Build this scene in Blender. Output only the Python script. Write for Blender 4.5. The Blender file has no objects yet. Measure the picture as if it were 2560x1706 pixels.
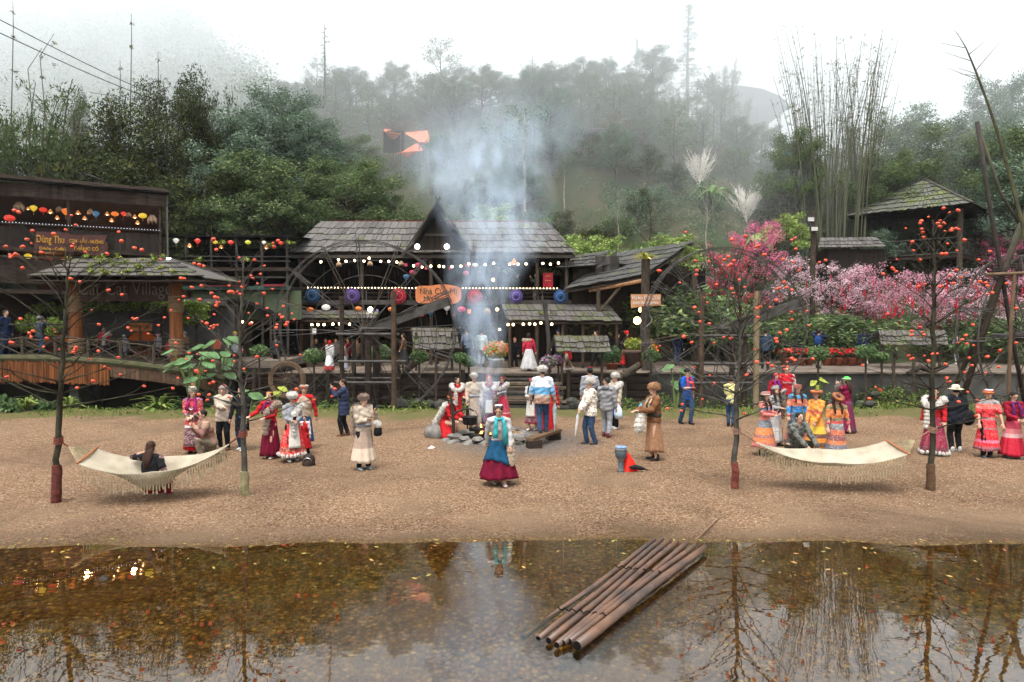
import bpy, math, random
import numpy as np
from mathutils import Vector, Matrix, Quaternion, noise as mnoise
R = math.radians
SC = bpy.context.scene
COL = SC.collection
# ---------------------------------------------------------------- camera, sky, sun, exposure
FPX = 1706.7; CAMH = 3.3; PITCH = R(1.8)
cam = bpy.data.cameras.new('camera'); cam.lens = 24; cam.sensor_width = 36; cam.clip_end = 2000
camo = bpy.data.objects.new('camera', cam); COL.objects.link(camo)
camo.location = (0, 0, CAMH); camo.rotation_euler = (R(90) - PITCH, 0, 0)
SC.camera = camo
w = bpy.data.worlds.new('World'); SC.world = w; w.use_nodes = True
nt = w.node_tree; nt.nodes.clear()
SUN_EL, SUN_AZ = 68, 200
sky = nt.nodes.new('ShaderNodeTexSky'); sky.sky_type = 'NISHITA'; sky.sun_disc = False
sky.sun_elevation = R(SUN_EL); sky.sun_rotation = R(SUN_AZ)
sky.air_density = 1.0; sky.dust_density = 6; sky.ozone_density = 1.0
hs = nt.nodes.new('ShaderNodeHueSaturation'); hs.inputs['Saturation'].default_value = 0.12
hs.inputs['Value'].default_value = 3.0
bg = nt.nodes.new('ShaderNodeBackground'); bg.inputs[1].default_value = 0.12
wo = nt.nodes.new('ShaderNodeOutputWorld')
nt.links.new(sky.outputs[0], hs.inputs['Color']); nt.links.new(hs.outputs[0], bg.inputs[0]); nt.links.new(bg.outputs[0], wo.inputs[0])
sun = bpy.data.lights.new('sun', 'SUN'); sun.energy = 1.5; sun.angle = R(12); sun.color = (1, .95, .88)
suno = bpy.data.objects.new('sun', sun); COL.objects.link(suno)
suno.rotation_euler = (R(90 - SUN_EL), 0, R(-SUN_AZ + 180))
SC.view_settings.view_transform = 'Standard'; SC.view_settings.look = 'None'
SC.view_settings.exposure = 0.3; SC.view_settings.gamma = 1.0
cy = SC.cycles
cy.use_denoising = True
cy.max_bounces = 6; cy.diffuse_bounces = 3; cy.glossy_bounces = 3; cy.transmission_bounces = 3
cy.transparent_max_bounces = 10; cy.volume_bounces = 4
cy.volume_step_rate = 2.0; cy.volume_max_steps = 128
cy.use_adaptive_sampling = True; cy.adaptive_threshold = 0.02
cy.caustics_reflective = False; cy.caustics_refractive = False
cy.sample_clamp_indirect = 6

# ---------------------------------------------------------------- where a spot of the place is
def ray(px, py):
    x = (px - 1280) / FPX; u = (853 - py) / FPX
    c, s = math.cos(PITCH), math.sin(PITCH)
    return Vector((x, c + u * s, u * c - s))
def P(px, py, d):
    r = ray(px, py); return Vector((0, 0, CAMH)) + r * (d / r.y)
def G(px, py, z=0.0):
    r = ray(px, py); return Vector((0, 0, CAMH)) + r * ((z - CAMH) / r.z)

# ---------------------------------------------------------------- materials
MATS = {}
def N(nt, t, **kw):
    n = nt.nodes.new(t)
    for k, v in kw.items(): setattr(n, k, v)
    return n
def newmat(name):
    m = bpy.data.materials.new(name); m.use_nodes = True
    nt = m.node_tree; b = nt.nodes['Principled BSDF']
    return m, nt, b
def mixc(nt, fac, a, b, mode='MIX'):
    n = N(nt, 'ShaderNodeMix', data_type='RGBA', blend_type=mode)
    def put(sock, v):
        if isinstance(v, bpy.types.NodeSocket): nt.links.new(v, sock)
        elif isinstance(v, (int, float)): sock.default_value = v
        else: sock.default_value = (*v[:3], 1)
    put(n.inputs[0], fac); put(n.inputs[6], a); put(n.inputs[7], b)
    return n.outputs[2]
def ramp(nt, fac, stops, interp='LINEAR'):
    n = N(nt, 'ShaderNodeValToRGB'); cr = n.color_ramp; cr.interpolation = interp
    while len(cr.elements) < len(stops): cr.elements.new(0.5)
    for e, (p, c) in zip(cr.elements, stops):
        e.position = p; e.color = (*c[:3], 1) if not isinstance(c, (int, float)) else (c, c, c, 1)
    nt.links.new(fac, n.inputs[0]); return n.outputs[0]
def noise_t(nt, scale, detail=4, vec=None, rough=0.55, dist=0.0):
    n = N(nt, 'ShaderNodeTexNoise'); n.inputs['Scale'].default_value = scale
    n.inputs['Detail'].default_value = detail; n.inputs['Roughness'].default_value = rough
    n.inputs['Distortion'].default_value = dist
    if vec is not None: nt.links.new(vec, n.inputs['Vector'])
    return n.outputs['Fac']
def coords(nt, kind='Object', scale=(1, 1, 1), rot=(0, 0, 0)):
    tc = N(nt, 'ShaderNodeTexCoord'); mp = N(nt, 'ShaderNodeMapping')
    mp.inputs['Scale'].default_value = scale; mp.inputs['Rotation'].default_value = rot
    nt.links.new(tc.outputs[kind], mp.inputs[0]); return mp.outputs[0]
def bump(nt, b, h, strength=0.4, dist=0.02):
    n = N(nt, 'ShaderNodeBump'); n.inputs['Strength'].default_value = strength
    n.inputs['Distance'].default_value = dist
    nt.links.new(h, n.inputs['Height']); nt.links.new(n.outputs[0], b.inputs['Normal'])
def M(name, c1, c2=None, scale=6, rough=0.8, bmp=0.3, bd=0.01, stretch=(1, 1, 1), metal=0, emit=None, es=0, spec=0.08, sheen=0, isl=0, detail=4):
    """general procedural surface: two tones of the thing's own colour broken by noise"""
    if name in MATS: return MATS[name]
    m, nt, b = newmat(name)
    c2 = c2 or tuple(x * 0.65 for x in c1)
    if not emit: c1, c2 = (tuple(x * (.68 if max(c) < .3 else .8) for x in c) for c in (c1, c2))
    v = coords(nt, 'Object', stretch)
    f = noise_t(nt, scale, detail, v)
    f2 = ramp(nt, f, [(0.35, 0.0), (0.65, 1.0)])
    col = mixc(nt, f2, c1, c2)
    if isl:
        g = N(nt, 'ShaderNodeNewGeometry')
        r = ramp(nt, g.outputs['Random Per Island'], [(0, 1 - isl), (1, 1 + isl)])
        col = mixc(nt, 1.0, col, r, 'MULTIPLY')
    nt.links.new(col, b.inputs['Base Color'])
    b.inputs['Roughness'].default_value = rough; b.inputs['Metallic'].default_value = metal
    b.inputs['Specular IOR Level'].default_value = spec
    if sheen: b.inputs['Sheen Weight'].default_value = sheen
    if emit: b.inputs['Emission Color'].default_value = (*emit, 1); b.inputs['Emission Strength'].default_value = es
    if bmp: bump(nt, b, noise_t(nt, scale * 5, 3, v), bmp, bd)
    MATS[name] = m; return m
def M_leaf(name, stops, clump=0.8, rough=0.55, trans=0.25):
    """foliage: every leaf its own tone, light and dark drifts through the crown"""
    if name in MATS: return MATS[name]
    m, nt, b = newmat(name)
    g = N(nt, 'ShaderNodeNewGeometry')
    col = ramp(nt, g.outputs['Random Per Island'], stops)
    f = noise_t(nt, clump, 3, coords(nt, 'Object'))
    f = ramp(nt, f, [(0.3, 0.55), (0.7, 1.35)])
    col = mixc(nt, 1.0, col, f, 'MULTIPLY')
    nt.links.new(col, b.inputs['Base Color'])
    b.inputs['Roughness'].default_value = rough; b.inputs['Specular IOR Level'].default_value = 0.12
    if trans:
        t = N(nt, 'ShaderNodeBsdfTranslucent'); nt.links.new(col, t.inputs[0])
        mx = N(nt, 'ShaderNodeMixShader'); mx.inputs[0].default_value = trans
        out = nt.nodes['Material Output']
        nt.links.new(b.outputs[0], mx.inputs[1]); nt.links.new(t.outputs[0], mx.inputs[2]); nt.links.new(mx.outputs[0], out.inputs[0])
    MATS[name] = m; return m
def M_emit(name, c, s, base=None):
    if name in MATS: return MATS[name]
    m, nt, b = newmat(name)
    b.inputs['Base Color'].default_value = (*(base or c), 1)
    b.inputs['Emission Color'].default_value = (*c, 1); b.inputs['Emission Strength'].default_value = s
    MATS[name] = m; return m

# ---------------------------------------------------------------- mesh building
def _frame(t, hint=None):
    t = t.normalized(); h = hint or (Vector((0, 0, 1)) if abs(t.z) < 0.9 else Vector((1, 0, 0)))
    a = h.cross(t)
    if a.length < 1e-5: a = Vector((0, 1, 0)).cross(t)
    a.normalize(); return a, t.cross(a)
class MB:
    def __init__(s): s.v = []; s.f = []
    def add(s, vs, fs):
        n = len(s.v); s.v.extend(tuple(x) for x in vs); s.f.extend(tuple(i + n for i in f) for f in fs); return s
    def box(s, c, sz, rz=0, rx=0, ry=0, jit=0):
        x, y, z = (q / 2 for q in sz); c = Vector(c)
        m = Matrix.Rotation(rz, 3, 'Z') @ Matrix.Rotation(ry, 3, 'Y') @ Matrix.Rotation(rx, 3, 'X')
        vs = []
        for dx, dy, dz in ((-1,-1,-1),(1,-1,-1),(1,1,-1),(-1,1,-1),(-1,-1,1),(1,-1,1),(1,1,1),(-1,1,1)):
            p = Vector((dx * x, dy * y, dz * z))
            if jit: p += Vector((random.uniform(-jit, jit), random.uniform(-jit, jit), random.uniform(-jit, jit)))
            vs.append(c + m @ p)
        return s.add(vs, [(0,3,2,1),(4,5,6,7),(0,1,5,4),(1,2,6,5),(2,3,7,6),(3,0,4,7)])
    def beam(s, a, b, w, h=None, up=None):
        a = Vector(a); b = Vector(b); h = h or w; x, y = _frame(b - a, up)
        vs = [p + x * sx * w / 2 + y * sy * h / 2 for p in (a, b) for sx, sy in ((-1,-1),(1,-1),(1,1),(-1,1))]
        return s.add(vs, [(0,3,2,1),(4,5,6,7),(0,1,5,4),(1,2,6,5),(2,3,7,6),(3,0,4,7)])
    def tube(s, pts, rad, n=8, cap=True, rnd=False, hint=None, wob=0):
        pts = [Vector(p) for p in pts]
        if not isinstance(rad, (list, tuple)): rad = [rad] * len(pts)
        rad = list(rad)
        if rnd:
            P0, P1 = pts[0], pts[-1]; d0 = (pts[0] - pts[1]).normalized(); d1 = (pts[-1] - pts[-2]).normalized()
            r0 = rad[0] if not isinstance(rad[0], tuple) else min(rad[0]); r1 = rad[-1] if not isinstance(rad[-1], tuple) else min(rad[-1])
            def sc(r, k): return tuple(q * k for q in r) if isinstance(r, tuple) else r * k
            pts = [P0 + d0 * r0 * .95, P0 + d0 * r0 * .6] + pts + [P1 + d1 * r1 * .6, P1 + d1 * r1 * .95]
            rad = [sc(rad[0], .3), sc(rad[0], .8)] + rad + [sc(rad[-1], .8), sc(rad[-1], .3)]
        b0 = len(s.v); k = len(pts); a = None
        for i, p in enumerate(pts):
            t = (pts[min(i + 1, k - 1)] - pts[max(i - 1, 0)])
            if t.length < 1e-9: t = Vector((0, 0, 1))
            t.normalize()
            if a is None or hint is not None: a, bb = _frame(t, hint)
            else:
                a = a - t * a.dot(t)
                if a.length < 1e-5: a, bb = _frame(t)
                a.normalize(); bb = t.cross(a)
            rx, ry = rad[i] if isinstance(rad[i], tuple) else (rad[i], rad[i])
            for j in range(n):
                th = 2 * math.pi * j / n
                q = 1 + (random.uniform(-wob, wob) if wob else 0)
                s.v.append(tuple(p + a * math.cos(th) * rx * q + bb * math.sin(th) * ry * q))
        for i in range(k - 1):
            for j in range(n):
                j2 = (j + 1) % n
                s.f.append((b0 + i * n + j, b0 + i * n + j2, b0 + (i + 1) * n + j2, b0 + (i + 1) * n + j))
        if cap:
            s.f.append(tuple(b0 + j for j in range(n))[::-1]); s.f.append(tuple(b0 + (k - 1) * n + j for j in range(n)))
        return s
    def lathe(s, prof, n=16, c=(0, 0, 0), sx=1, sy=1):
        c = Vector(c); b0 = len(s.v); k = len(prof)
        for r, z in prof:
            for j in range(n):
                th = 2 * math.pi * j / n; s.v.append((c.x + r * sx * math.cos(th), c.y + r * sy * math.sin(th), c.z + z))
        for i in range(k - 1):
            for j in range(n):
                j2 = (j + 1) % n; s.f.append((b0 + i * n + j, b0 + i * n + j2, b0 + (i + 1) * n + j2, b0 + (i + 1) * n + j))
        s.f.append(tuple(b0 + j for j in range(n))[::-1]); s.f.append(tuple(b0 + (k - 1) * n + j for j in range(n)))
        return s
    def ball(s, c, r, n=10, m=6, jit=0):
        c = Vector(c); rx, ry, rz = r if isinstance(r, tuple) else (r, r, r)
        b0 = len(s.v); s.v.append((c.x, c.y, c.z - rz))
        for i in range(1, m):
            ph = -math.pi / 2 + math.pi * i / m
            for j in range(n):
                th = 2 * math.pi * j / n; q = 1 + random.uniform(-jit, jit)
                s.v.append((c.x + q * rx * math.cos(ph) * math.cos(th), c.y + q * ry * math.cos(ph) * math.sin(th), c.z + q * rz * math.sin(ph)))
        s.v.append((c.x, c.y, c.z + rz)); T = len(s.v) - 1
        for j in range(n):
            j2 = (j + 1) % n
            s.f.append((b0, b0 + 1 + j2, b0 + 1 + j)); s.f.append((T, T - n + j, T - n + j2))
            for i in range(m - 2):
                a = b0 + 1 + i * n; s.f.append((a + j, a + j2, a + n + j2, a + n + j))
        return s
    def poly(s, pts): return s.add(pts, [tuple(range(len(pts)))])
    def slab(s, pts, d):
        """polygon given thickness d (a vector)"""
        pts = [Vector(p) for p in pts]; d = Vector(d); n = len(pts)
        vs = pts + [p + d for p in pts]
        fs = [tuple(range(n))[::-1], tuple(range(n, 2 * n))] + [(i, (i + 1) % n, n + (i + 1) % n, n + i) for i in range(n)]
        return s.add(vs, fs)
def mk(name, mb, mat, parent=None, smooth=False, loc=None, off=None):
    me = bpy.data.meshes.new(name)
    if isinstance(mb, MB):
        vs = mb.v
        if off is not None: vs = [(a - off[0], b - off[1], c - off[2]) for a, b, c in vs]
        me.from_pydata(vs, [], mb.f)
    else:
        V, Fc = mb; V = np.asarray(V, dtype=np.float32)
        if off is not None: V = V - np.asarray(off, dtype=np.float32)
        k = Fc.shape[1]; me.vertices.add(len(V)); me.vertices.foreach_set('co', V.ravel())
        me.loops.add(Fc.size); me.loops.foreach_set('vertex_index', Fc.astype(np.int32).ravel())
        me.polygons.add(len(Fc)); me.polygons.foreach_set('loop_start', np.arange(0, Fc.size, k, dtype=np.int32))
        me.update(calc_edges=True)
    if smooth: me.polygons.foreach_set('use_smooth', [True] * len(me.polygons))
    me.materials.append(mat)
    o = bpy.data.objects.new(name, me); COL.objects.link(o)
    if parent is not None: o.parent = parent
    if loc is not None: o.location = loc
    return o
def tag(o, label=None, cat=None, group=None, kind=None):
    if label: o['label'] = label
    if cat: o['category'] = cat
    if group: o['group'] = group
    if kind: o['kind'] = kind
    return o
def struct(name, mb, mat, **k):
    o = mk(name, mb, mat, **k); o['kind'] = 'structure'; return o
def thing(name, label, cat, loc=(0, 0, 0), rz=0, group=None):
    o = bpy.data.objects.new(name, None); COL.objects.link(o); o.empty_display_size = .2
    o.location = loc; o.rotation_euler = (0, 0, rz); return tag(o, label, cat, group)
KIDS = {}
def kids(o):
    return [c for c in o.children]
def copy_tree(o, loc=None, rz=None, sc=None, label=None, parent=None, kid=None):
    c = o.copy(); COL.objects.link(c)
    if parent is not None: c.parent = parent
    if loc is not None: c.location = loc
    if rz is not None: c.rotation_euler = (c.rotation_euler[0], c.rotation_euler[1], rz)
    if sc is not None: c.scale = (sc, sc, sc) if isinstance(sc, (int, float)) else sc
    if label: c['label'] = label
    for ch in (kid if kid is not None else kids(o)): copy_tree(ch, parent=c)
    return c
# ---------------------------------------------------------------- the land
random.seed(3); rng = np.random.default_rng(5)
def interp(x, pts): return float(np.interp(x, [p[0] for p in pts], [p[1] for p in pts]))
HILL = [(36, 1.1), (38.5, 3.0), (42, 8.6), (44.5, 13.0), (46.5, 13.6), (51, 19.0), (56, 20.6), (75, 22), (300, 26)]
HILL_L = [(34, 1.1), (38.5, 2.2), (42, 6), (46, 9.5), (55, 14), (70, 26), (95, 45), (120, 60), (300, 64)]
HILL_R = [(36, 1.1), (39, 3.6), (43, 8), (48, 10.6), (56, 13.5), (75, 15), (300, 17)]
WZ = -0.03
def nz(x, y, s=1.0, a=1.0): return a * mnoise.noise(Vector((x * s, y * s, 3.7)))
def terr(x, y):
    if y < 22:
        sh = 10.42 + 0.14 * math.sin(x * 0.35 + 1) + 0.05 * math.sin(x * 1.7) + nz(x, 0, .9, .12) + nz(x, 5, 3.1, .05)
        if y < sh: z = -(sh - y) * 0.085
        else: z = min((y - sh) * 0.05, 0.05) + nz(x, y, .5, .04) + nz(x, y, 2.1, .012)
        return z
    if y < 28.5:
        z = 0.05 + nz(x, y, .5, .04)
        t = max(0, min(1, (y - 23.5) / 2.0)); z += t * nz(x, y, .9, .12)
        if 24.8 < y: z -= 0.55 * min(1, (y - 24.8) / 1.2) * (1 if x < 14 else .3)
        return z
    if y < 34: return 0.4
    h = interp(y, HILL); hl = interp(y, HILL_L); hr = interp(y, HILL_R)
    ang = x / max(y, 1)
    tl = max(0, min(1, (-0.30 - ang) / 0.16)); tr = max(0, min(1, (ang - 0.22) / 0.2))
    z = h * (1 - tl) * (1 - tr) + hl * tl + hr * tr * (1 - tl)
    return z + nz(x, y, .22, 1.1 * min(1, (y - 34) / 8)) + nz(x, y, .7, .3 * min(1, (y - 34) / 8))
def grid(xs, ys, zf):
    nx, ny = len(xs), len(ys)
    V = np.array([(x, y, zf(x, y)) for y in ys for x in xs], dtype=np.float32)
    F_ = np.array([(j * nx + i, j * nx + i + 1, (j + 1) * nx + i + 1, (j + 1) * nx + i) for j in range(ny - 1) for i in range(nx - 1)])
    return V, F_
# one ground sheet: pond bed, beach, verge, terrace base and hillside
ys = list(np.arange(-30, 4, 4.0)) + list(np.arange(4, 22, .22)) + list(np.arange(22, 29, .3)) + list(np.arange(29, 60, .9)) + list(np.arange(60, 140, 5.0)) + [160, 200, 300, 500]
xs = list(np.arange(-400, -60, 40.0)) + list(np.arange(-60, -22, 2.5)) + list(np.arange(-22, 22, .33)) + list(np.arange(22, 60, 2.5)) + list(np.arange(60, 401, 40.0))
m, nt, b = newmat('ground_surface')
v = coords(nt)
geo = N(nt, 'ShaderNodeNewGeometry'); sep = N(nt, 'ShaderNodeSeparateXYZ'); nt.links.new(geo.outputs['Position'], sep.inputs[0])
vo = N(nt, 'ShaderNodeTexVoronoi'); vo.inputs['Scale'].default_value = 38; nt.links.new(v, vo.inputs['Vector'])
vs_ = N(nt, 'ShaderNodeSeparateColor'); nt.links.new(vo.outputs['Color'], vs_.inputs[0])
peb = ramp(nt, vs_.outputs[0], [(0, (.07, .036, .020)), (.3, (.135, .077, .042)), (.55, (.215, .135, .078)), (.78, (.15, .10, .066)), (.95, (.26, .185, .12)), (1, (.32, .25, .18))])
sand = mixc(nt, noise_t(nt, 1.3, 5, v), (.178, .122, .076), (.125, .083, .051))
n1 = noise_t(nt, .42, 5, v, .65, .4)
n1b = N(nt, 'ShaderNodeMath', operation='ADD'); nt.links.new(n1, n1b.inputs[0])
rowy = N(nt, 'ShaderNodeMapRange'); nt.links.new(sep.outputs[1], rowy.inputs[0])
rowy.inputs[1].default_value = 9.5; rowy.inputs[2].default_value = 12; rowy.inputs[3].default_value = .14; rowy.inputs[4].default_value = 0
nt.links.new(rowy.outputs[0], n1b.inputs[1])
sm = ramp(nt, n1b.outputs[0], [(.50, 0), (.68, 1)])
beach = mixc(nt, sm, peb, sand)
fine = noise_t(nt, 60, 2, v); fr = ramp(nt, fine, [(.35, .72), (.65, 1.22)])
beach = mixc(nt, 1.0, beach, fr, 'MULTIPLY')
beach = mixc(nt, 1.0, beach, ramp(nt, noise_t(nt, .33, 6, v, .7, .8), [(.3, .60), (.48, .95), (.7, 1.12)]), 'MULTIPLY')
# ash-darkened gravel round the fire
fc = N(nt, 'ShaderNodeVectorMath', operation='DISTANCE'); nt.links.new(geo.outputs['Position'], fc.inputs[0])
FIRE = G(1222, 1105); fc.inputs[1].default_value = FIRE + Vector((.9, -.1, 0))
ash = N(nt, 'ShaderNodeMath', operation='ADD'); nt.links.new(fc.outputs['Value'], ash.inputs[0])
na = N(nt, 'ShaderNodeMath', operation='MULTIPLY'); nt.links.new(noise_t(nt, 1.5, 4, v), na.inputs[0]); na.inputs[1].default_value = 2.0
nt.links.new(na.outputs[0], ash.inputs[1])
am = ramp(nt, ash.outputs[0], [(0, 0.85), (1, 0)]); nt.nodes[-1].color_ramp.elements[0].position = .0
mr = N(nt, 'ShaderNodeMapRange'); nt.links.new(ash.outputs[0], mr.inputs[0]); mr.inputs[1].default_value = 2.0; mr.inputs[2].default_value = 3.6; mr.inputs[3].default_value = .85; mr.inputs[4].default_value = 0
beach = mixc(nt, mr.outputs[0], beach, mixc(nt, vs_.outputs[1], (.04, .037, .035), (.13, .12, .11)))
# wet rim and bed by height
wr = N(nt, 'ShaderNodeMapRange'); nt.links.new(sep.outputs[2], wr.inputs[0]); wr.inputs[1].default_value = -.02; wr.inputs[2].default_value = .035; wr.inputs[3].default_value = .55; wr.inputs[4].default_value = 1
beach = mixc(nt, 1.0, beach, wr.outputs[0], 'MULTIPLY')
zr = N(nt, 'ShaderNodeMapRange'); nt.links.new(sep.outputs[2], zr.inputs[0]); zr.inputs[1].default_value = -.045; zr.inputs[2].default_value = -.01
vb = N(nt, 'ShaderNodeTexVoronoi'); vb.inputs['Scale'].default_value = 17; nt.links.new(coords(nt, 'Object', (1, 1.0, 1)), vb.inputs['Vector'])
vbs = N(nt, 'ShaderNodeSeparateColor'); nt.links.new(vb.outputs['Color'], vbs.inputs[0])
bed = ramp(nt, vbs.outputs[0], [(0, (.045, .026, .009)), (.35, (.11, .062, .019)), (.6, (.17, .098, .028)), (.8, (.11, .078, .026)), (.93, (.22, .15, .036)), (1, (.27, .20, .07))])
bed = mixc(nt, 1.0, bed, ramp(nt, vb.outputs['Distance'], [(.2, 1.25), (.62, .45)]), 'MULTIPLY')
bed = mixc(nt, ramp(nt, noise_t(nt, .8, 4, v), [(.4, 0), (.7, .55)]), bed, (.10, .06, .02))
col = mixc(nt, zr.outputs[0], bed, beach)
# grass verge and earth beyond
gy = N(nt, 'ShaderNodeMath', operation='ADD'); nt.links.new(sep.outputs[1], gy.inputs[0])
gn = N(nt, 'ShaderNodeMath', operation='MULTIPLY'); nt.links.new(noise_t(nt, .45, 4, v), gn.inputs[0]); gn.inputs[1].default_value = 5.0; nt.links.new(gn.outputs[0], gy.inputs[1])
gm = N(nt, 'ShaderNodeMapRange'); nt.links.new(gy.outputs[0], gm.inputs[0]); gm.inputs[1].default_value = 24.8; gm.inputs[2].default_value = 25.6
gcol = mixc(nt, noise_t(nt, 2.2, 4, v), (.055, .08, .018), (.12, .08, .045))
col = mixc(nt, gm.outputs[0], col, gcol)
hm = N(nt, 'ShaderNodeMapRange'); nt.links.new(sep.outputs[1], hm.inputs[0]); hm.inputs[1].default_value = 33; hm.inputs[2].default_value = 35
hcol = mixc(nt, ramp(nt, noise_t(nt, .6, 5, v), [(.4, 0), (.68, 1)]), (.035, .055, .024), (.08, .065, .038))
col = mixc(nt, hm.outputs[0], col, hcol)
nt.links.new(col, b.inputs['Base Color']); b.inputs['Roughness'].default_value = .9; b.inputs['Specular IOR Level'].default_value = .06
beach_ = None
hh = mixc(nt, .55, vo.outputs['Distance'], noise_t(nt, 4, 7, v, .7))
bump(nt, b, hh, 1.0, .05)
struct('ground', grid(xs, ys, terr), m, smooth=True)
# water
m, nt, b = newmat('pond_water')
nt.nodes.remove(b); out = nt.nodes['Material Output']
fr = N(nt, 'ShaderNodeFresnel'); fr.inputs[0].default_value = 1.36
bp = N(nt, 'ShaderNodeBump'); bp.inputs['Strength'].default_value = .05; bp.inputs['Distance'].default_value = .02
v = coords(nt, 'Object', (1, 1.6, 1)); nt.links.new(noise_t(nt, 2.6, 2, v), bp.inputs['Height'])
gl = N(nt, 'ShaderNodeBsdfGlossy'); gl.inputs['Roughness'].default_value = .012; gl.inputs['Color'].default_value = (.93, .96, .97, 1)
tr = N(nt, 'ShaderNodeBsdfTransparent'); tr.inputs[0].default_value = (.80, .68, .44, 1)
mx = N(nt, 'ShaderNodeMixShader')
fm = N(nt, 'ShaderNodeMath', operation='MULTIPLY_ADD'); fm.inputs[1].default_value = 2.1; fm.inputs[2].default_value = .02; nt.links.new(fr.outputs[0], fm.inputs[0])
nt.links.new(bp.outputs[0], gl.inputs['Normal']); nt.links.new(bp.outputs[0], fr.inputs['Normal'])
nt.links.new(fm.outputs[0], mx.inputs[0]); nt.links.new(tr.outputs[0], mx.inputs[1]); nt.links.new(gl.outputs[0], mx.inputs[2]); nt.links.new(mx.outputs[0], out.inputs[0])
WZ = -0.03
struct('water', MB().poly([(-60, -28, WZ), (60, -28, WZ), (60, 11.0, WZ), (-60, 11.0, WZ)]), m)
# loose gravel on the beach and stones and leaves on the pond bed
def scatter_stones(n, xr, yr, sr, zoff=0, flat=.5, zf=terr):
    V = []; F_ = []; base = np.array([(1,0,0),(.4,.9,0),(-.6,.75,0),(-1,-.1,0),(-.45,-.85,0),(.5,-.8,0),(.1,.1,1),(0,0,-.6)])
    fs = np.array([(0,1,6),(1,2,6),(2,3,6),(3,4,6),(4,5,6),(5,0,6)])
    for i in range(n):
        x = random.uniform(*xr); y = yr[0] + (yr[1] - yr[0]) * random.random()
        s = sr[0] + (sr[1] - sr[0]) * random.random() ** 3; a = random.random() * 6.28
        c, q = math.cos(a), math.sin(a); b_ = base * (s, s * random.uniform(.5, 1), s * flat)
        X = b_[:, 0] * c - b_[:, 1] * q + x; Y = b_[:, 0] * q + b_[:, 1] * c + y
        V.append(np.stack([X, Y, b_[:, 2] + zf(x, y) + zoff], 1)); F_.append(fs + 8 * i)
    return np.concatenate(V), np.concatenate(F_)
mg = M_leaf('gravel_stone', [(0, (.07, .04, .026)), (.4, (.17, .10, .06)), (.7, (.25, .16, .10)), (.9, (.14, .11, .09)), (1, (.34, .28, .22))], 3, .85, 0)
tag(mk('gravel', scatter_stones(11000, (-11, 11), (10.5, 17), (.006, .02)), mg), kind='stuff')
def litter(n, xr, yf, size, zo, seed):
    r = np.random.default_rng(seed); V = []
    for i in range(n):
        x = r.uniform(*xr); y = yf(r, x); a = r.random() * 6.28; s = size * r.uniform(.6, 1.5); c, q = math.cos(a) * s, math.sin(a) * s; z = max(terr(x, y), WZ) + zo
        V += [(x - c, y - q, z), (x + q * .3, y - c * .3, z + s * .15), (x + c, y + q, z + s * .1), (x - q * .3, y + c * .3, z)]
    return np.array(V), np.arange(4 * n).reshape(-1, 4)
tag(mk('fallen_leaves', litter(1500, (-13, 13), lambda r, x: 10.5 + 13 * r.random() ** 1.2, .022, .008, 3), M_leaf('dry_leaf_litter', [(0, (.10, .035, .02)), (.5, (.22, .10, .045)), (.85, (.16, .13, .05)), (1, (.35, .22, .08))], 2, .8, 0)), kind='stuff')
tag(mk('floating_leaves', litter(260, (-9, 9), lambda r, x: 10.2 - 1.6 * r.random() ** 2.2, .04, .004, 4), M_leaf('bamboo_leaf_litter', [(0, (.20, .06, .03)), (.4, (.30, .20, .06)), (1, (.16, .20, .05))], 2, .7, 0)), kind='stuff')
mg2 = M_leaf('bed_stone', [(0, (.04, .028, .012)), (.4, (.11, .07, .024)), (.7, (.17, .115, .035)), (.93, (.12, .10, .045)), (1, (.34, .26, .09))], 2, .7, 0)
tag(mk('pond_bed_stones', scatter_stones(8000, (-9, 9), (4.5, 9.9), (.012, .05), -.004, .35), mg2), kind='stuff')
# ---------------------------------------------------------------- building helpers
random.seed(11)
def V3(*a): return Vector(a)
DK = 1.1   # terrace walkway height
WOOD = M('weathered_wood', (.055, .038, .028), (.022, .017, .014), 2.2, .85, .4, .01, (1, 1, 6), isl=.35)
WOODV = M('dark_boards', (.034, .026, .021), (.016, .013, .011), 1.5, .85, .4, .01, (5, 5, .6), isl=.4)
POSTM = M('bark_post', (.085, .065, .046), (.04, .032, .026), 4, .9, .5, .01, (3, 3, 1), isl=.2)
BAMB = M('old_bamboo', (.20, .15, .095), (.09, .07, .05), 5, .6, .2, .01, (1, 1, 1), isl=.3)
GREYW = M('grey_wood', (.075, .068, .06), (.035, .032, .029), 3, .85, .4, .01, isl=.4)
DARKM = M('near_black', (.010, .009, .009), (.006, .0055, .0055), 1.2, .95, 0)  # even near-black colour shared by interiors, wires and dark trim
ORNG = M('varnished_wood', (.22, .08, .026), (.10, .035, .014), 1.6, .6, .3, .01, (6, 6, .5), isl=.25)
ROPE = M('jute_rope', (.30, .21, .12), (.16, .10, .055), 30, .95, .3, .004)
def M_shingle(name, a, b_, moss=.25, mossc=(.06, .075, .02)):
    m, nt, bs = newmat(name)
    g = N(nt, 'ShaderNodeNewGeometry')
    col = ramp(nt, g.outputs['Random Per Island'], [(0, a), (.5, b_), (1, tuple((x + y) * .62 for x, y in zip(a, b_)))])
    v = coords(nt); f = noise_t(nt, 1.1, 5, v, .7)
    col = mixc(nt, ramp(nt, f, [(.58 - moss * .4, 0), (.66, .9)]), col, mossc)
    col = mixc(nt, 1, col, ramp(nt, noise_t(nt, 14, 3, v), [(.3, .7), (.7, 1.25)]), 'MULTIPLY')
    nt.links.new(col, bs.inputs['Base Color']); bs.inputs['Roughness'].default_value = .75; bs.inputs['Specular IOR Level'].default_value = .12
    bump(nt, bs, noise_t(nt, 25, 3, v), .4, .01); return m
SH_GREY = M_shingle('grey_shingle', (.050, .046, .043), (.092, .086, .080), .0)
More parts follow.
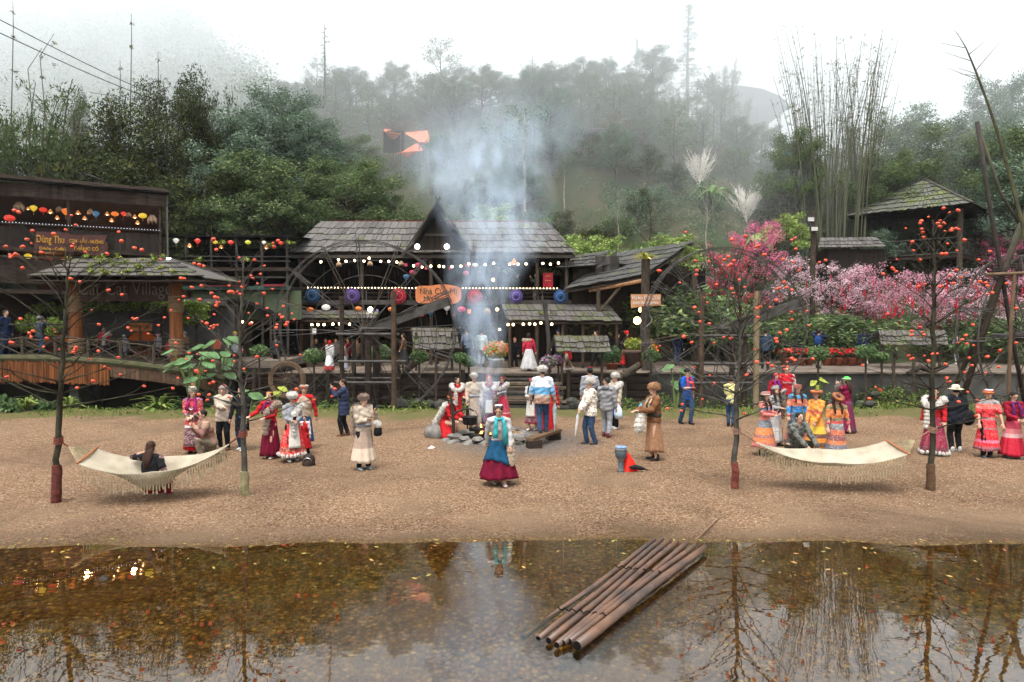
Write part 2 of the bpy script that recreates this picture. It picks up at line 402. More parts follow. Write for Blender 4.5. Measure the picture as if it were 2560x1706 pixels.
SH_DARK = M_shingle('dark_shingle', (.030, .030, .029), (.058, .056, .053), .08)
SH_MOSS = M_shingle('mossy_shingle', (.040, .037, .034), (.08, .072, .066), .18)
def shingles(mb, A, B, Cc, D, rows, w=.28, t=.03, rag=.06, over=1.25):
    """rows of overlapping boards: A,B upper left/right; Cc,D lower right/left"""
    A, B, Cc, D = (Vector(q) for q in (A, B, Cc, D))
    nrm = (B - A).cross(D - A).normalized()
    if nrm.z < 0: nrm = -nrm
    for r in range(rows):
        t0, t1 = r / rows, min(1.0, (r + over) / rows)
        L0, R0 = A.lerp(D, t0), B.lerp(Cc, t0); L1, R1 = A.lerp(D, t1), B.lerp(Cc, t1)
        W = (R1 - L1).length; s = random.uniform(0, .4) * w / W
        s0 = 0
        while s0 < 1:
            s1 = min(1, s if s0 == 0 else s0 + w * random.uniform(.6, 1.35) / W); 
            if s1 - s0 < .1 * w / W: s1 = min(1, s1 + .5 * w / W)
            e = random.uniform(-rag, rag) / max(.05, (L1 - L0).length)
            g = .012 / W
            lift0 = nrm * random.uniform(0, .006); lift = nrm * (t * 1.6 + random.uniform(0, .02))
            p = [L0.lerp(R0, s0 + g) + lift0, L0.lerp(R0, s1 - g) + lift0, L1.lerp(R1, s1 - g), L1.lerp(R1, s0 + g)]
            p[2] = p[2] + (p[2] - p[1]) * e + lift; p[3] = p[3] + (p[3] - p[0]) * e + lift
            mb.slab(p, nrm * t); s0 = s1
    return mb
def planks(mb, A, u, W, z0, z1, w=.2, t=.03, jit=.03, gap=.006, nrm=None):
    """vertical boards along direction u from A"""
    A = Vector(A); u = Vector(u).normalized(); n = nrm or Vector((-u.y, u.x, 0)); s = 0
    while s < W:
        q = min(w * random.uniform(.7, 1.3), W - s)
        a = A + u * s; b = A + u * (s + q - gap); o = n * random.uniform(0, .012)
        mb.slab([(a.x + o.x, a.y + o.y, z0 + random.uniform(-jit, jit)), (b.x + o.x, b.y + o.y, z0 + random.uniform(-jit, jit)),
                 (b.x + o.x, b.y + o.y, z1), (a.x + o.x, a.y + o.y, z1)], n * t); s += q
    return mb
def hplanks(mb, A, B, z0, z1, w=.2, t=.03):
    A = Vector(A); B = Vector(B); u = (B - A).normalized(); n = Vector((-u.y, u.x, 0)); z = z0
    while z < z1 - .01:
        q = min(w * random.uniform(.75, 1.2), z1 - z); o = n * random.uniform(0, .015)
        mb.slab([(A.x + o.x, A.y + o.y, z), (B.x + o.x, B.y + o.y, z), (B.x + o.x, B.y + o.y, z + q - .008), (A.x + o.x, A.y + o.y, z + q - .008)], n * t); z += q
    return mb
def text(name, s, size, mat, parent, loc, rot, ext=.01, off=None, align='CENTER', sx=1, shear=0, thick=0):
    cu = bpy.data.curves.new(name, 'FONT'); cu.body = s; cu.size = size; cu.extrude = ext; cu.align_x = align; cu.align_y = 'CENTER'
    cu.shear = shear; cu.offset = thick; cu.resolution_u = 3
    o = bpy.data.objects.new(name, cu); COL.objects.link(o)
    dg = bpy.context.evaluated_depsgraph_get(); me = bpy.data.meshes.new_from_object(o.evaluated_get(dg))
    COL.objects.unlink(o); bpy.data.objects.remove(o)
    me.materials.clear(); me.materials.append(mat)
    t = bpy.data.objects.new(name, me); COL.objects.link(t); t.parent = parent
    l = Vector(loc) - (Vector(off) if off is not None else Vector())
    t.location = l; t.rotation_euler = rot; t.scale = (sx, 1, 1); return t
class House:
    def __init__(s, name, label, cat, base, group=None):
        s.o = Vector(base); s.r = thing(name, label, cat, base, 0, group)
    def part(s, name, mb, mat, parent=None, smooth=False, label=None):
        o = mk(name, mb, mat, parent or s.r, smooth, off=s.o)
        if label: o['label'] = label
        return o
def leaves(n, centers, radii, size, flat=1.0, shell=.5, droop=0, aspect=2.2, seed=0, zmin=None):
    """n leaf-shaped faces spread over clumps; numpy arrays"""
    r = np.random.default_rng(seed); C = np.asarray(centers, float); Rr = np.asarray(radii, float)
    if Rr.ndim == 1: Rr = np.stack([Rr, Rr, Rr * flat], 1)
    wts = Rr[:, 0] * Rr[:, 1]; k = r.choice(len(C), n, p=wts / wts.sum())
    d = r.normal(size=(n, 3)); d /= np.linalg.norm(d, axis=1)[:, None]
    rad = (shell + (1 - shell) * r.random(n)) * np.where(r.random(n) < .12, 1.15, 1)
    pos = C[k] + d * Rr[k] * rad[:, None]
    if zmin is not None: pos[:, 2] = np.maximum(pos[:, 2], zmin)
    a = r.normal(size=(n, 3)); a[:, 2] = a[:, 2] * .6 - droop; a /= np.linalg.norm(a, axis=1)[:, None]
    h = r.normal(size=(n, 3)); b = np.cross(a, h); b /= np.linalg.norm(b, axis=1)[:, None]
    s = size * r.uniform(.6, 1.3, n)[:, None]
    A = a * s; B = b * s / aspect; nn = np.cross(a, b) * s * .12
    V = np.stack([pos - A * .5, pos + B * .5 + nn, pos + A * .5, pos - B * .5 + nn], 1).reshape(-1, 3)
    return V, np.arange(4 * n).reshape(-1, 4)
def tuft_arr(items, seed=0, n=16, spread=.9):
    """grass / fern tufts at (pos, length): curved blades"""
    r = np.random.default_rng(seed); V = []; F_ = []; k = 0
    for p, L in items:
        for i in range(n):
            a = r.random() * 6.28; el = r.uniform(.3, 1.3); l = L * r.uniform(.6, 1.1); w_ = l * .06
            dx, dy = math.cos(a), math.sin(a); q = Vector((-dy, dx, 0)) * w_
            p0 = Vector(p); p1 = p0 + Vector((dx * math.cos(el), dy * math.cos(el), math.sin(el))) * l * .55
            p2 = p1 + Vector((dx * spread, dy * spread, .15 - .5 * (1.4 - el))) * l * .5
            V += [p0 - q * .6, p0 + q * .6, p1 + q, p1 - q, p2]
            F_ += [(k, k + 1, k + 2, k + 3), (k + 3, k + 2, k + 4, k + 4)]; k += 5
    mb = MB(); mb.v = [tuple(v) for v in V]; mb.f = [f if f[2] != f[3] else f[:3] for f in F_]; return mb
FERN = M_leaf('fern_tuft', [(0, (.10, .15, .03)), (.5, (.20, .26, .05)), (1, (.34, .36, .08))], 3, .6, .2)
MOSSL = M_leaf('moss_tuft', [(0, (.06, .08, .02)), (.5, (.14, .15, .035)), (1, (.25, .21, .05))], 3, .8, .1)

# ---------------------------------------------------------------- terrace walkway, steps, bank
PAVE = M('paving_stone', (.20, .165, .13), (.125, .10, .082), 2.5, .8, .3, .008, isl=.18)
mb = MB()
random.seed(21)
x = -10.0; y0, y1 = 28.05, 35.5
yy = y0
while yy < y1:
    xx = -11 + random.uniform(0, .4); dy = random.uniform(.35, .5)
    while xx < 24:
        dx = random.uniform(.35, .9); mb.box((xx + dx / 2, yy + dy / 2, DK - .03 + random.uniform(0, .012)), (dx - .015, dy - .015, .06)); xx += dx
    yy += dy
struct('walkway', mb, PAVE)
struct('walkway_base', MB().box((6.5, 31.9, .52), (35, 7.6, 1.08)), M('earth_fill', (.10, .08, .06)))
struct('walkway_step', MB().box((2, 34.1, DK + .07), (24, 2.6, .12)), M('step_stone', (.23, .19, .15), isl=.1))
CONC = M('stained_concrete', (.105, .10, .092), (.045, .043, .038), 1.2, .85, .3, .02, detail=7)
h = House('retaining_wall', 'stained grey concrete retaining wall along the right edge of the walkway', 'wall', (14, 28, 0))
h.part('wall', MB().box((14.6, 27.95, .45), (18, .22, 1.3)), CONC); h.part('coping', MB().box((14.6, 27.93, 1.12), (18, .34, .07)), PAVE)
h = House('timber_retaining_wall', 'dark timber beams holding the edge of the walkway behind the left wheel', 'wall', (-5, 28, 0))
for k, z in enumerate((.0, .28, .56, .84, 1.06)):
    for a, b_ in ((-11, -1.2), (2.0, 5.6)):
        h.part('beam', MB().box(((a + b_) / 2, 27.92 - .03 * (k % 2), z), (b_ - a, .16, .22 if z < 1 else .08), jit=.012), WOOD)
for x in (-10.5, -7.5, -4.6, -2, 2.3, 4.6):
    h.part('post', MB().tube([(x, 27.75, -.6), (x, 27.75, 1.25)], .09), POSTM)
st = House('wooden_steps', 'broad worn log and plank steps climbing from the beach to the walkway', 'steps', (.4, 26.5, 0))
NS = 8
for k in range(NS):
    f = k / (NS - 1); y = 25.4 + 2.45 * f; z = .02 + (DK - .08) * f
    for j in range(2):
        x0 = -1.1 + random.uniform(-.25, .1); x1 = 1.9 + random.uniform(-.1, .3)
        st.part('tread', MB().box(((x0 + x1) / 2, y + j * .16, z + random.uniform(-.015, .015)), (x1 - x0, .15, .09), jit=.012), [GREYW, POSTM, BAMB][(k + j) % 3])
for x in (-1.0, 1.8): st.part('stringer', MB().beam((x, 25.3, -.2), (x, 27.9, .95), .1, .25), WOOD)
# dry-stone bank either side of the steps
STN = M('mossy_boulder', (.085, .08, .072), (.035, .038, .026), 3, .85, .6, .03, detail=6)
STG = M('grey_rock', (.25, .235, .21), (.11, .10, .092), 4, .85, .6, .02, detail=6)
def rock(mb, c, r, n=9, m=6, jit=.16): return mb.ball(c, r, n, m, jit)
k = 0
grp = 'stones of the bank below the walkway'
for (xa, xb, yy, nn) in ((-6.6, -1.4, 26.4, 26), (2.2, 6.0, 26.3, 24), (9.8, 14.6, 26.6, 18)):
    for i in range(nn):
        x = xa + (xb - xa) * (i % (nn // 2) + .5 * (i >= nn // 2)) / (nn // 2); lv = i // (nn // 2)
        y = yy + .3 * lv + random.uniform(-.1, .1); s = random.uniform(.16, .34)
        o = mk('boulder', rock(MB(), (0, 0, 0), (s, s * .8, s * random.uniform(.6, .9))), STN, smooth=False, loc=(x, y, terr(x, y) + s * .3 + lv * .33))
        side = 'left of the wooden steps' if xb < 0 else ('right of the wooden steps' if xb < 7 else 'under the right end of the walkway')
        tag(o, 'mossy boulder in the %s row %s' % (['lower', 'upper'][min(lv, 1)], side), 'boulder', grp)
# ---------------------------------------------------------------- main house
BULB = M_emit('warm_bulb', (1, .72, .38), 14)
BULBW = M_emit('white_bulb', (1, .93, .8), 16)
H = House('balcony_house', 'long two-storey wooden house with shingle roof and lantern-lit balcony behind the left water wheel', 'house', (-4, 33.5, DK))
EZ, RZ, YE, YR = 6.45, 8.45, 32.4, 36.2
XL, XRt = -10.6, 3.0
def PX(px, d): return (px - 1280) / FPX * d
H.part('roof', shingles(MB(), (XL + .5, YR, RZ), (1.9, YR, RZ - .05), (XRt + .1, YE, EZ - .05), (XL, YE, EZ), 5, .34, .03, .07), SH_GREY)
H.part('roof_deck', MB().slab([(XL + .6, YR - .02, RZ - .1), (1.8, YR - .02, RZ - .15), (XRt, YE + .1, EZ - .12), (XL + .1, YE + .1, EZ - .1)], (0, 0, -.08)), WOOD)
H.part('roof', MB().slab([(XL + .6, YR, RZ - .02), (1.8, YR, RZ - .06), (XRt, 40, EZ), (XL + .1, 40, EZ)], (0, 0, .06)), SH_GREY, label='rear slope of the shingle roof')
H.part('eave_board', MB().box(((XL + XRt) / 2, YE + .12, EZ - .16), (XRt - XL - .1, .06, .14)), GREYW)
H.part('ridge_strip', MB().box((-4.2, YR + .5, RZ + .04), (10.5, .9, .07), rz=0, rx=.02), M('red_tarp', (.30, .04, .04), (.12, .03, .03)), label='dull red sheet along the ridge')
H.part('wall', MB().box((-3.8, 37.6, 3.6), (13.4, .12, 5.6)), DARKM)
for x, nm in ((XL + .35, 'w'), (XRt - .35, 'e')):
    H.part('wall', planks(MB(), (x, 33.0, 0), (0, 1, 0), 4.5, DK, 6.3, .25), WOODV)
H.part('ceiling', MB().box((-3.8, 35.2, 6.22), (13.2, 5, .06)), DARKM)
H.part('balcony_floor', MB().box((-3.8, 35.1, 4.1), (13.2, 4.9, .14)), WOOD)
H.part('balcony_beam', MB().box((-3.8, 32.62, 4.12), (13.3, .12, .22)), GREYW)
H.part('handrail', MB().tube([(XL + .4, 32.62, 4.78), (2.3, 32.62, 4.72)], .045), GREYW)
for x in np.arange(XL + .5, 2.6, 1.05): H.part('baluster', MB().box((x, 32.63, 4.45), (.05, .05, .62)), GREYW)
for z in (4.38, 4.58): H.part('rail', MB().box((-3.9, 32.63, z), (12.4, .035, .04)), WOOD)
for x in (XL + .45, -7.2, -3.9, -.8, 1.2, 2.6):
    H.part('post', MB().tube([(x, 32.8, DK), (x + .03, 32.8, 4.0), (x, 32.8, 6.25)], .085), POSTM)
# shadowy furniture of the ground floor: counters and shelves
H.part('counter', MB().box((-8.3, 34.4, DK + .5), (3.2, .6, 1.0)), WOOD)
H.part('counter', MB().box((-3.2, 34.6, DK + .5), (2.6, .6, 1.0)), WOOD)
H.part('partition', planks(MB(), (-5.9, 35.2, 0), (1, 0, 0), 1.6, DK, 4.0, .22), WOODV)
H.part('partition', planks(MB(), (-1.0, 35.6, 0), (1, 0, 0), 3.4, DK, 4.0, .22), WOODV)
H.part('inner_wall', planks(MB(), (-9.6, 36.6, 0), (1, 0, 0), 11.6, 4.2, 6.2, .3), WOODV)
# the steep A-shaped gable in the roof
gx, gw = -3.45, 1.55
ap = V3(gx, 32.5, 8.75)
for s in (-1, 1):
    e0 = V3(gx + s * gw, 32.0, 6.35)
    H.part('gable_roof', shingles(MB(), ap + V3(0, -.35, 0) if s > 0 else V3(gx, 36, 8.75), V3(gx, 36, 8.75) if s > 0 else ap + V3(0, -.35, 0),
                                  V3(gx + s * gw, 34, 6.5) if s > 0 else e0, e0 if s > 0 else V3(gx + s * gw, 34, 6.5), 4, .35, .035), SH_DARK)
    H.part('bargeboard', MB().beam(ap + V3(-s * .1, -.42, .25), e0 + V3(s * .12, -.1, -.12), .07, .32, Vector((0, 1, 0))), GREYW)
H.part('gable_wall', MB().slab([(gx - gw * .75, 32.6, 6.5), (gx + gw * .75, 32.6, 6.5), (gx, 32.6, 8.4)], (0, .06, 0)), WOODV)
H.part('gable_beam', MB().box((gx, 32.35, 7.3), (1.35, .08, .1)), GREYW)
# awnings over the ground floor
def awning(name, label, A, B, Cc, D, rows, posts, mat, ferns=(), w=.3, group=None):
    c = (Vector(Cc) + Vector(D)) / 2
    a = House(name, label, 'awning', (c.x, c.y, DK), group)
    a.part('roof', shingles(MB(), A, B, Cc, D, rows, w, .03, .05), mat)
    a.part('roof_deck', MB().slab([Vector(q) - V3(0, 0, .06) for q in (A, B, Cc, D)], (0, 0, -.03)), WOOD)
    for x, y, z in posts: a.part('post', MB().tube([(x, y, DK), (x + random.uniform(-.04, .04), y, (DK + z) / 2), (x, y, z)], .07), POSTM)
    if len(posts) > 1:
        (x0, y0_, z0), (x1, y1_, z1) = posts[0], posts[-1]
        a.part('beam', MB().tube([(x0 - .2, y0_, z0 + .02), (x1 + .2, y1_, z1 + .02)], .06), POSTM)
    if ferns: a.part('fern', tuft_arr(ferns, 3, 22), FERN)
    return a
awning('left_awning', 'narrow shingle awning along the ground floor left of the big sign', (-12.2, 32.5, 3.75), (-6.3, 32.5, 3.7), (-6.2, 31.2, 3.3), (-12.6, 31.2, 3.32), 2,
       [(x, 31.35, 3.22) for x in (-12.3, -10.7, -9.2, -7.9, -6.5)], SH_MOSS).r.name = 'awning'
awning('awning', 'mossy shingle awning with ferns over the stall right of the smoke', (-.5, 32.4, 4.0), (4.55, 32.4, 4.0), (4.95, 30.6, 3.18), (-.2, 30.6, 3.22), 3,
       [(x, 30.8, 3.12) for x in (-.1, 1.1, 2.3, 3.2, 4.7)], SH_MOSS,
       [((random.uniform(0, 4.4), 31.6 + random.uniform(-.8, .5), 3.55), random.uniform(.18, .36)) for i in range(12)])
# ---------------------------------------------------------------- roofs and barn right of the main house
B = House('log_barn', 'dark wooden barn with a sweeping shingle roof and braced porch right of the balcony house', 'barn', (5.5, 33, DK))
pA, pB, pC, pD = P(1545, 632, 35.5), P(1735, 603, 36.5), P(1612, 689, 31.2), P(1408, 726, 32)
B.part('roof', shingles(MB(), pA, pB, pC, pD, 6, .3, .03, .06), SH_DARK)
B.part('roof_deck', MB().slab([q - V3(0, 0, .1) for q in (pA, pB, pC, pD)], (0, 0, -.05)), WOOD)
B.part('eave_beam', MB().tube([pD + V3(1.2, -.05, -.02), pC + V3(.1, -.05, -.2)], .09), M('fresh_log', (.34, .20, .11), (.22, .12, .06), 4))
u1, u2, u3, u4 = P(1420, 643, 35.2), P(1530, 627, 35.2), P(1492, 668, 32.6), P(1392, 672, 32.6)
B.part('upper_roof', shingles(MB(), u1, u2, u3 + V3(-.1, 0, .0), u4, 4, .26, .03, .05), SH_DARK)
B.part('upper_roof', shingles(MB(), u2 + V3(.0, 0, 0), u2 + V3(.05, .5, 0), P(1562, 662, 33.6), P(1548, 660, 33), 3, .26, .03, .04), SH_DARK)
B.part('gable_wall', MB().slab([u3 + V3(-.05, .1, -.05), P(1540, 655, 33.2), u2 + V3(0, -1.8, -.12)], (0, .06, 0)), GREYW)
mbw = planks(MB(), (4.02, 33.0, 0), (1, .05, 0), 1.15, 5.5, 6.35, .1)
B.part('gable_boards', mbw, GREYW)
B.part('wall', hplanks(MB(), (2.95, 33.2, 0), (5.4, 33.4, 0), DK, 6.0, .22), WOODV)
B.part('wall', hplanks(MB(), (5.0, 35.6, 0), (9.2, 35.6, 0), DK, 6.2, .25), WOODV)
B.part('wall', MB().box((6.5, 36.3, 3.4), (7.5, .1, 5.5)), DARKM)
B.part('side_wall', planks(MB(), (3.0, 33.2, 0), (0, 1, 0), 3, DK, 6.2, .25), WOODV)
pb = P(1496, 722, 31.6); B.part('post', MB().tube([(pb.x, pb.y, DK), pb], .09), POSTM)
B.part('brace', MB().tube([(pb.x + .08, pb.y, pb.z - 1.05), P(1560, 706, 31.6)], .07), POSTM)
B.part('post', MB().tube([(8.9, 33.4, DK), (8.9, 33.4, 5.8)], .13), POSTM)
B.part('wing_wall', hplanks(MB(), (5.9, 34.6, 0), (8.6, 34.6, 0), DK, 3.1, .16), BAMB)
# ---------------------------------------------------------------- building with three lantern galleries (left)
C0 = P(405, 640, 30.0); U = Vector((-.884, -.468, 0)); NI = Vector((-.468, .884, 0))
LG = House('gallery_house', 'tall three-storey timber restaurant with rows of lanterns at the left edge', 'restaurant', (C0.x, C0.y, 1.2))
def L3(s, n, z): q = Vector((C0.x, C0.y, 0)) + U * s + NI * n; q.z = z; return q
LEN = 8.5
LG.part('roof', shingles(MB(), L3(LEN, 2.2, 9.45), L3(-.2, 2.2, 9.35), L3(-.35, -.5, 8.75), L3(LEN, -.5, 8.85), 5, .3, .03, .04), M_shingle('brown_shingle', (.05, .038, .03), (.08, .06, .05), .05))
LG.part('fascia', planks(MB(), L3(-.2, -.3, 0), U, LEN, 8.2, 8.75, .16, .05, .01), WOOD)
LG.part('gutter', MB().tube([L3(-.3, -.45, 8.76), L3(LEN, -.45, 8.86)], .06), DARKM)
LG.part('end_wall', MB().slab([L3(-.25, -.35, 5.9), L3(-.25, 2.4, 5.9), L3(-.25, 2.4, 9.2), L3(-.25, -.35, 8.7)], U * .06), M('grey_sheet', (.13, .125, .125), (.08, .078, .08), 2, .6))
for z in (6.05, 4.35, 2.2):
    LG.part('floor', MB().slab([L3(-.1, -.25, z), L3(LEN, -.25, z), L3(LEN, 3, z), L3(-.1, 3, z)], (0, 0, .16)), WOOD)
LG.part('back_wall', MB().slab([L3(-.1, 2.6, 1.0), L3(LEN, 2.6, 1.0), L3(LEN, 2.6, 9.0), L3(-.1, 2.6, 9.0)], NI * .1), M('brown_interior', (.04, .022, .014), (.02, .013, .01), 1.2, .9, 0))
LG.part('railing_wall', planks(MB(), L3(0, -.2, 0), U, LEN, 4.75, 5.75, .28, .04, .01), WOOD)
LG.part('railing_wall', planks(MB(), L3(0, -.2, 0), U, LEN, 6.2, 7.0, .4, .04, .01), WOODV)
LG.part('handrail', MB().tube([L3(0, -.28, 7.12), L3(LEN, -.28, 7.12)], .03), GREYW)
LG.part('handrail', MB().tube([L3(0, -.28, 5.8), L3(LEN, -.28, 5.8)], .03), GREYW)
LG.part('handrail', MB().tube([L3(0, -.28, 3.1), L3(LEN, -.28, 3.1)], .03), GREYW)
for s in (.05, 3.4, 6.9): LG.part('post', MB().tube([L3(s, -.22, 1), L3(s, -.22, 8.3)], .06), WOOD)
for s in np.arange(.8, 7, .55): LG.part('shutter_panel', MB().slab([L3(s, .9, 4.5), L3(s + .5, .9, 4.5), L3(s + .5, .9, 6.0), L3(s, .9, 6.0)], NI * .03), [WOODV, M('teal_board', (.045, .075, .07), (.03, .04, .04), 3)][int(s * 3) % 2])
sg = thing('signboard', 'brown slab sign lettered Dùng Thu on the railing of the left restaurant', 'sign', L3(3.3, -.35, 6.42))
rzU = math.atan2(U.y, U.x) + math.pi
sgo = L3(3.3, -.35, 6.42)
pts = []
outl = [(-1.3, -.42), (-.3, -.36), (.2, -.33), (.9, -.48), (1.25, -.35), (1.3, -.05), (1.2, .2), (1.25, .42), (.1, .36), (-.4, .46), (-1.2, .42)]
dU = -U
mk('board', MB().slab([dU * a + V3(0, 0, b_) for a, b_ in outl], -NI * -.05), M('red_brown_slab', (.11, .05, .045), (.06, .032, .028), 3), sg)
YL = M('yellow_paint', (.45, .24, .04), (.36, .19, .04), 8)
for s_, px_, pz_, sz_, sx_ in (('Dùng Thu', -.72, .12, .42, .56), ('CƠM - LẨU - NƯỚNG', .52, .1, .19, .66), ('Drinks - Coffee', -.65, -.25, .17, .85), ('THẮNG CỐ', .5, -.2, .2, .85)):
    text('lettering', s_, sz_, YL, sg, dU * px_ + V3(0, 0, pz_) - NI * .02, (R(90), 0, rzU), .008, thick=.006, sx=sx_)
# ---------------------------------------------------------------- dark galleries between restaurant and main house
T = House('open_gallery', 'dark open-sided gallery with hanging plants between the restaurant and the balcony house', 'gallery', (-12.8, 31.5, DK))
xa, xb = PX(396, 31), PX(742, 31.4)
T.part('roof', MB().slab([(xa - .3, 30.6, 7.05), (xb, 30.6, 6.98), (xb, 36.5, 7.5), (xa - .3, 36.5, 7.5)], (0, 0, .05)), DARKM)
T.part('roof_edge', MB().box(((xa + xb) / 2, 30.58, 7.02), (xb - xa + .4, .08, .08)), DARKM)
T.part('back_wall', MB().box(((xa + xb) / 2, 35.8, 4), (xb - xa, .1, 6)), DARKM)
for z, m_ in ((5.55, WOOD), (4.72, M('green_beam', (.05, .10, .075), (.03, .06, .05), 4))):
    T.part('floor', MB().box(((xa + xb) / 2, 32.9, z), (xb - xa, 4.4, .12)), WOOD)
    T.part('edge_beam', MB().box(((xa + xb) / 2, 30.62, z), (xb - xa, .08, .16)), m_)
for z in (6.12, 5.92, 5.2): T.part('rail', MB().tube([(xa, 30.6, z), (xb, 30.6, z - .02)], .028), GREYW)
for x in np.linspace(xa + .3, xb - .2, 6): T.part('post', MB().tube([(x, 30.75, DK), (x, 30.75, 7.0)], .06), GREYW)
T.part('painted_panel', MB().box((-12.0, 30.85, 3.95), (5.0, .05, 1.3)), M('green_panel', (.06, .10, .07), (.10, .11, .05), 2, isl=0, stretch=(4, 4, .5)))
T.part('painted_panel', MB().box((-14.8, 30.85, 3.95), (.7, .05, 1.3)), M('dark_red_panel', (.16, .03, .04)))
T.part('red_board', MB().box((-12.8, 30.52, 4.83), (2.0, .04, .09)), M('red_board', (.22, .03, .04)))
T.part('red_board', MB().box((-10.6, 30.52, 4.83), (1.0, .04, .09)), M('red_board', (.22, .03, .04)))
T.part('hanging_plant', tuft_arr([(P(px, py, 30.4), .42) for px, py in ((558, 612), (617, 655), (725, 612), (675, 618), (478, 668), (500, 655))], 5, 34, .8), FERN)
D2 = House('arched_shelter', 'low dark arched shelter roof behind the second persimmon tree', 'shelter', (-12.5, 30.2, DK))
arc = [(PX(462 + 230 * t, 30), 30.2, 3.25 + 1.0 * math.sin(math.pi * (.15 + .75 * t)) - .2 * t) for t in np.linspace(0, 1, 12)]
mb = MB()
for a, b_ in zip(arc[:-1], arc[1:]): mb.slab([a, b_, (b_[0], 31.8, b_[2] + .2), (a[0], 31.8, a[2] + .2)], (0, 0, -.06))
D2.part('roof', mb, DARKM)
for i in (1, 6, 10): D2.part('post', MB().tube([(arc[i][0], 30.3, DK), (arc[i][0], 30.3, arc[i][2])], .05), POSTM)
# ---------------------------------------------------------------- entrance gate
GT = House('village_gate', 'wooden entrance gate with fern-grown shingle roof and rope lettering', 'gate', (-14.6, 27, 1.2))
gy = 27.0
lx, rx_ = PX(190, gy), PX(441, gy)
gz = 1.2
er = P(512, 694, gy - 1.0); el_ = P(70, 694, gy - 1.0); rr = P(427, 647, gy + .6); rl = P(190, 649, gy + .6)
er2 = er + V3(.1, 3.2, 0); el2 = el_ + V3(0, 3.2, 0)
GT.part('roof', shingles(MB(), rl, rr, er, el_, 4, .3, .035, .05), SH_MOSS)
GT.part('roof', shingles(MB(), rr, rl, el2, er2, 4, .3, .035, .05), SH_MOSS, label='rear slope of the gate roof')
mb = MB(); mb.slab([rr, er + V3(0, 0, -.0), er2], (0, 0, -.04)); GT.part('roof_end', mb, SH_MOSS)
mb = MB(); mb.slab([rl, el2, el_], (0, 0, -.04)); GT.part('roof_end', mb, SH_MOSS)
GT.part('roof_deck', MB().slab([q - V3(0, 0, .1) for q in (el_, er, er2, el2)], (0, 0, -.05)), WOOD)
fr_ = [(rl.lerp(rr, random.random()).lerp(el_.lerp(er, random.uniform(.3, .9)), random.random() ** .7) + V3(0, 0, .08), random.uniform(.22, .45)) for i in range(30)]
GT.part('fern', tuft_arr(fr_, 4, 22), FERN)
for x in (lx, rx_):
    GT.part('pillar', MB().tube([(x, gy, gz - .4), (x, gy, 4.9)], .25, 14), ORNG)
    for z0 in (3.6, 1.9):
        w_ = MB()
        for i in range(12): w_.tube([(x + .27 * math.cos(t), gy + .27 * math.sin(t), z0 + i * .055) for t in np.linspace(0, 6.28, 13)], .02, 4)
        GT.part('rope_binding', w_, ROPE)
GT.part('header_panel', planks(MB(), (lx + .1, gy - .08, 0), (1, 0, 0), rx_ - lx - .2, 4.02, 5.0, .5, .06, .0), M('dark_red_wood', (.055, .028, .020), (.03, .018, .014), 2))
text('lettering', 'Cat Cat Village', .78, M('rope_grey', (.22, .18, .15), (.16, .13, .11), 20), GT.r, ((lx + rx_) / 2 + .05, gy - .13, 4.5), (R(90), 0, 0), .012, off=GT.o, sx=.78, thick=-.012)
GT.part('lamp', MB().box(P(422, 650, gy + .4), (.14, .1, .16)), M_emit('gate_lamp', (1, .97, .9), 3.0))
# low stone kiosk with climbing greenery behind the gate
K = House('ticket_kiosk', 'round stone kiosk with orange doorways and a mat of green creeper on its roof', 'kiosk', (-16, 31, 1.6))
K.part('wall', MB().box((-16.2, 31.3, 2.75), (7.8, 2.0, 2.5)), M('grey_plaster', (.10, .095, .09), (.06, .058, .055), 2))
K.part('roof', MB().slab([(-20.4, 29.9, 3.95), (-12.6, 29.9, 3.9), (-12.6, 32, 4.4), (-20.4, 32, 4.4)], (0, 0, .12)), GREYW)
OR = M('orange_render', (.62, .13, .025), (.45, .09, .02), 3, .8)
for px, w_, hh_, dd in ((136, 1.0, 1.3, 28.4), (356, 1.05, 1.35, 30.2)):
    x = PX(px, dd); mb = MB(); A_ = [(x + w_ * math.cos(t), dd + .02, 1.5 + hh_ * math.sin(t)) for t in np.linspace(0, math.pi, 14)]
    mb.slab(A_, (0, .06, 0)); K.part('doorway', mb, OR)
    K.part('door_arch', MB().tube([(a, dd, c) for a, _, c in A_], .06, 6), GREYW)
    K.part('door_leaf', MB().slab([(x - w_ * .95, dd - .08, 1.5), (x - w_ * .3, dd - .08, 1.5), (x - w_ * .65, dd - .08, 1.5 + hh_ * .7), (x - w_ * .9, dd - .08, 1.5 + hh_ * .4)], (0, .04, 0)), DARKM)
cs = [(x, 29.75 + random.uniform(-.25, .1), 4.02 - .06 * abs(x + 16) + random.uniform(-.15, .12)) for x in np.arange(-20.6, -13.3, .28)]
cs += [(-13.9 + random.uniform(-.5, .5), 29.6, 3.75 - random.random() * .5) for i in range(10)] + [(-19.6 + random.uniform(-.9, .9), 28.2, 3.55 - random.random() * 1.0) for i in range(12)]
CREEP = M_leaf('creeper_leaf', [(0, (.10, .17, .03)), (.5, (.22, .32, .06)), (1, (.40, .50, .11))], 2)
K.part('creeper', leaves(5200, cs, [.3] * len(cs), .13, .8, .4, .3, seed=9), CREEP)
ts = thing('signpost', 'small orange-brown board on a post by the kiosk door', 'sign', P(352, 905, 28.6))
tp = Vector(ts.location); c = P(352, 818, 28.6) - tp
mk('post', MB().tube([(0, 0, -.2), (0, 0, c.z)], .045), POSTM, ts); mk('board', MB().box(c, (.95, .05, .33), jit=.01), M('orange_board', (.40, .15, .05), (.26, .10, .04), 4), ts)
text('lettering', 'PHÒNG VÉ', .17, DARKM, ts, c + V3(-.05, -.04, .03), (R(90), 0, 0), .004)
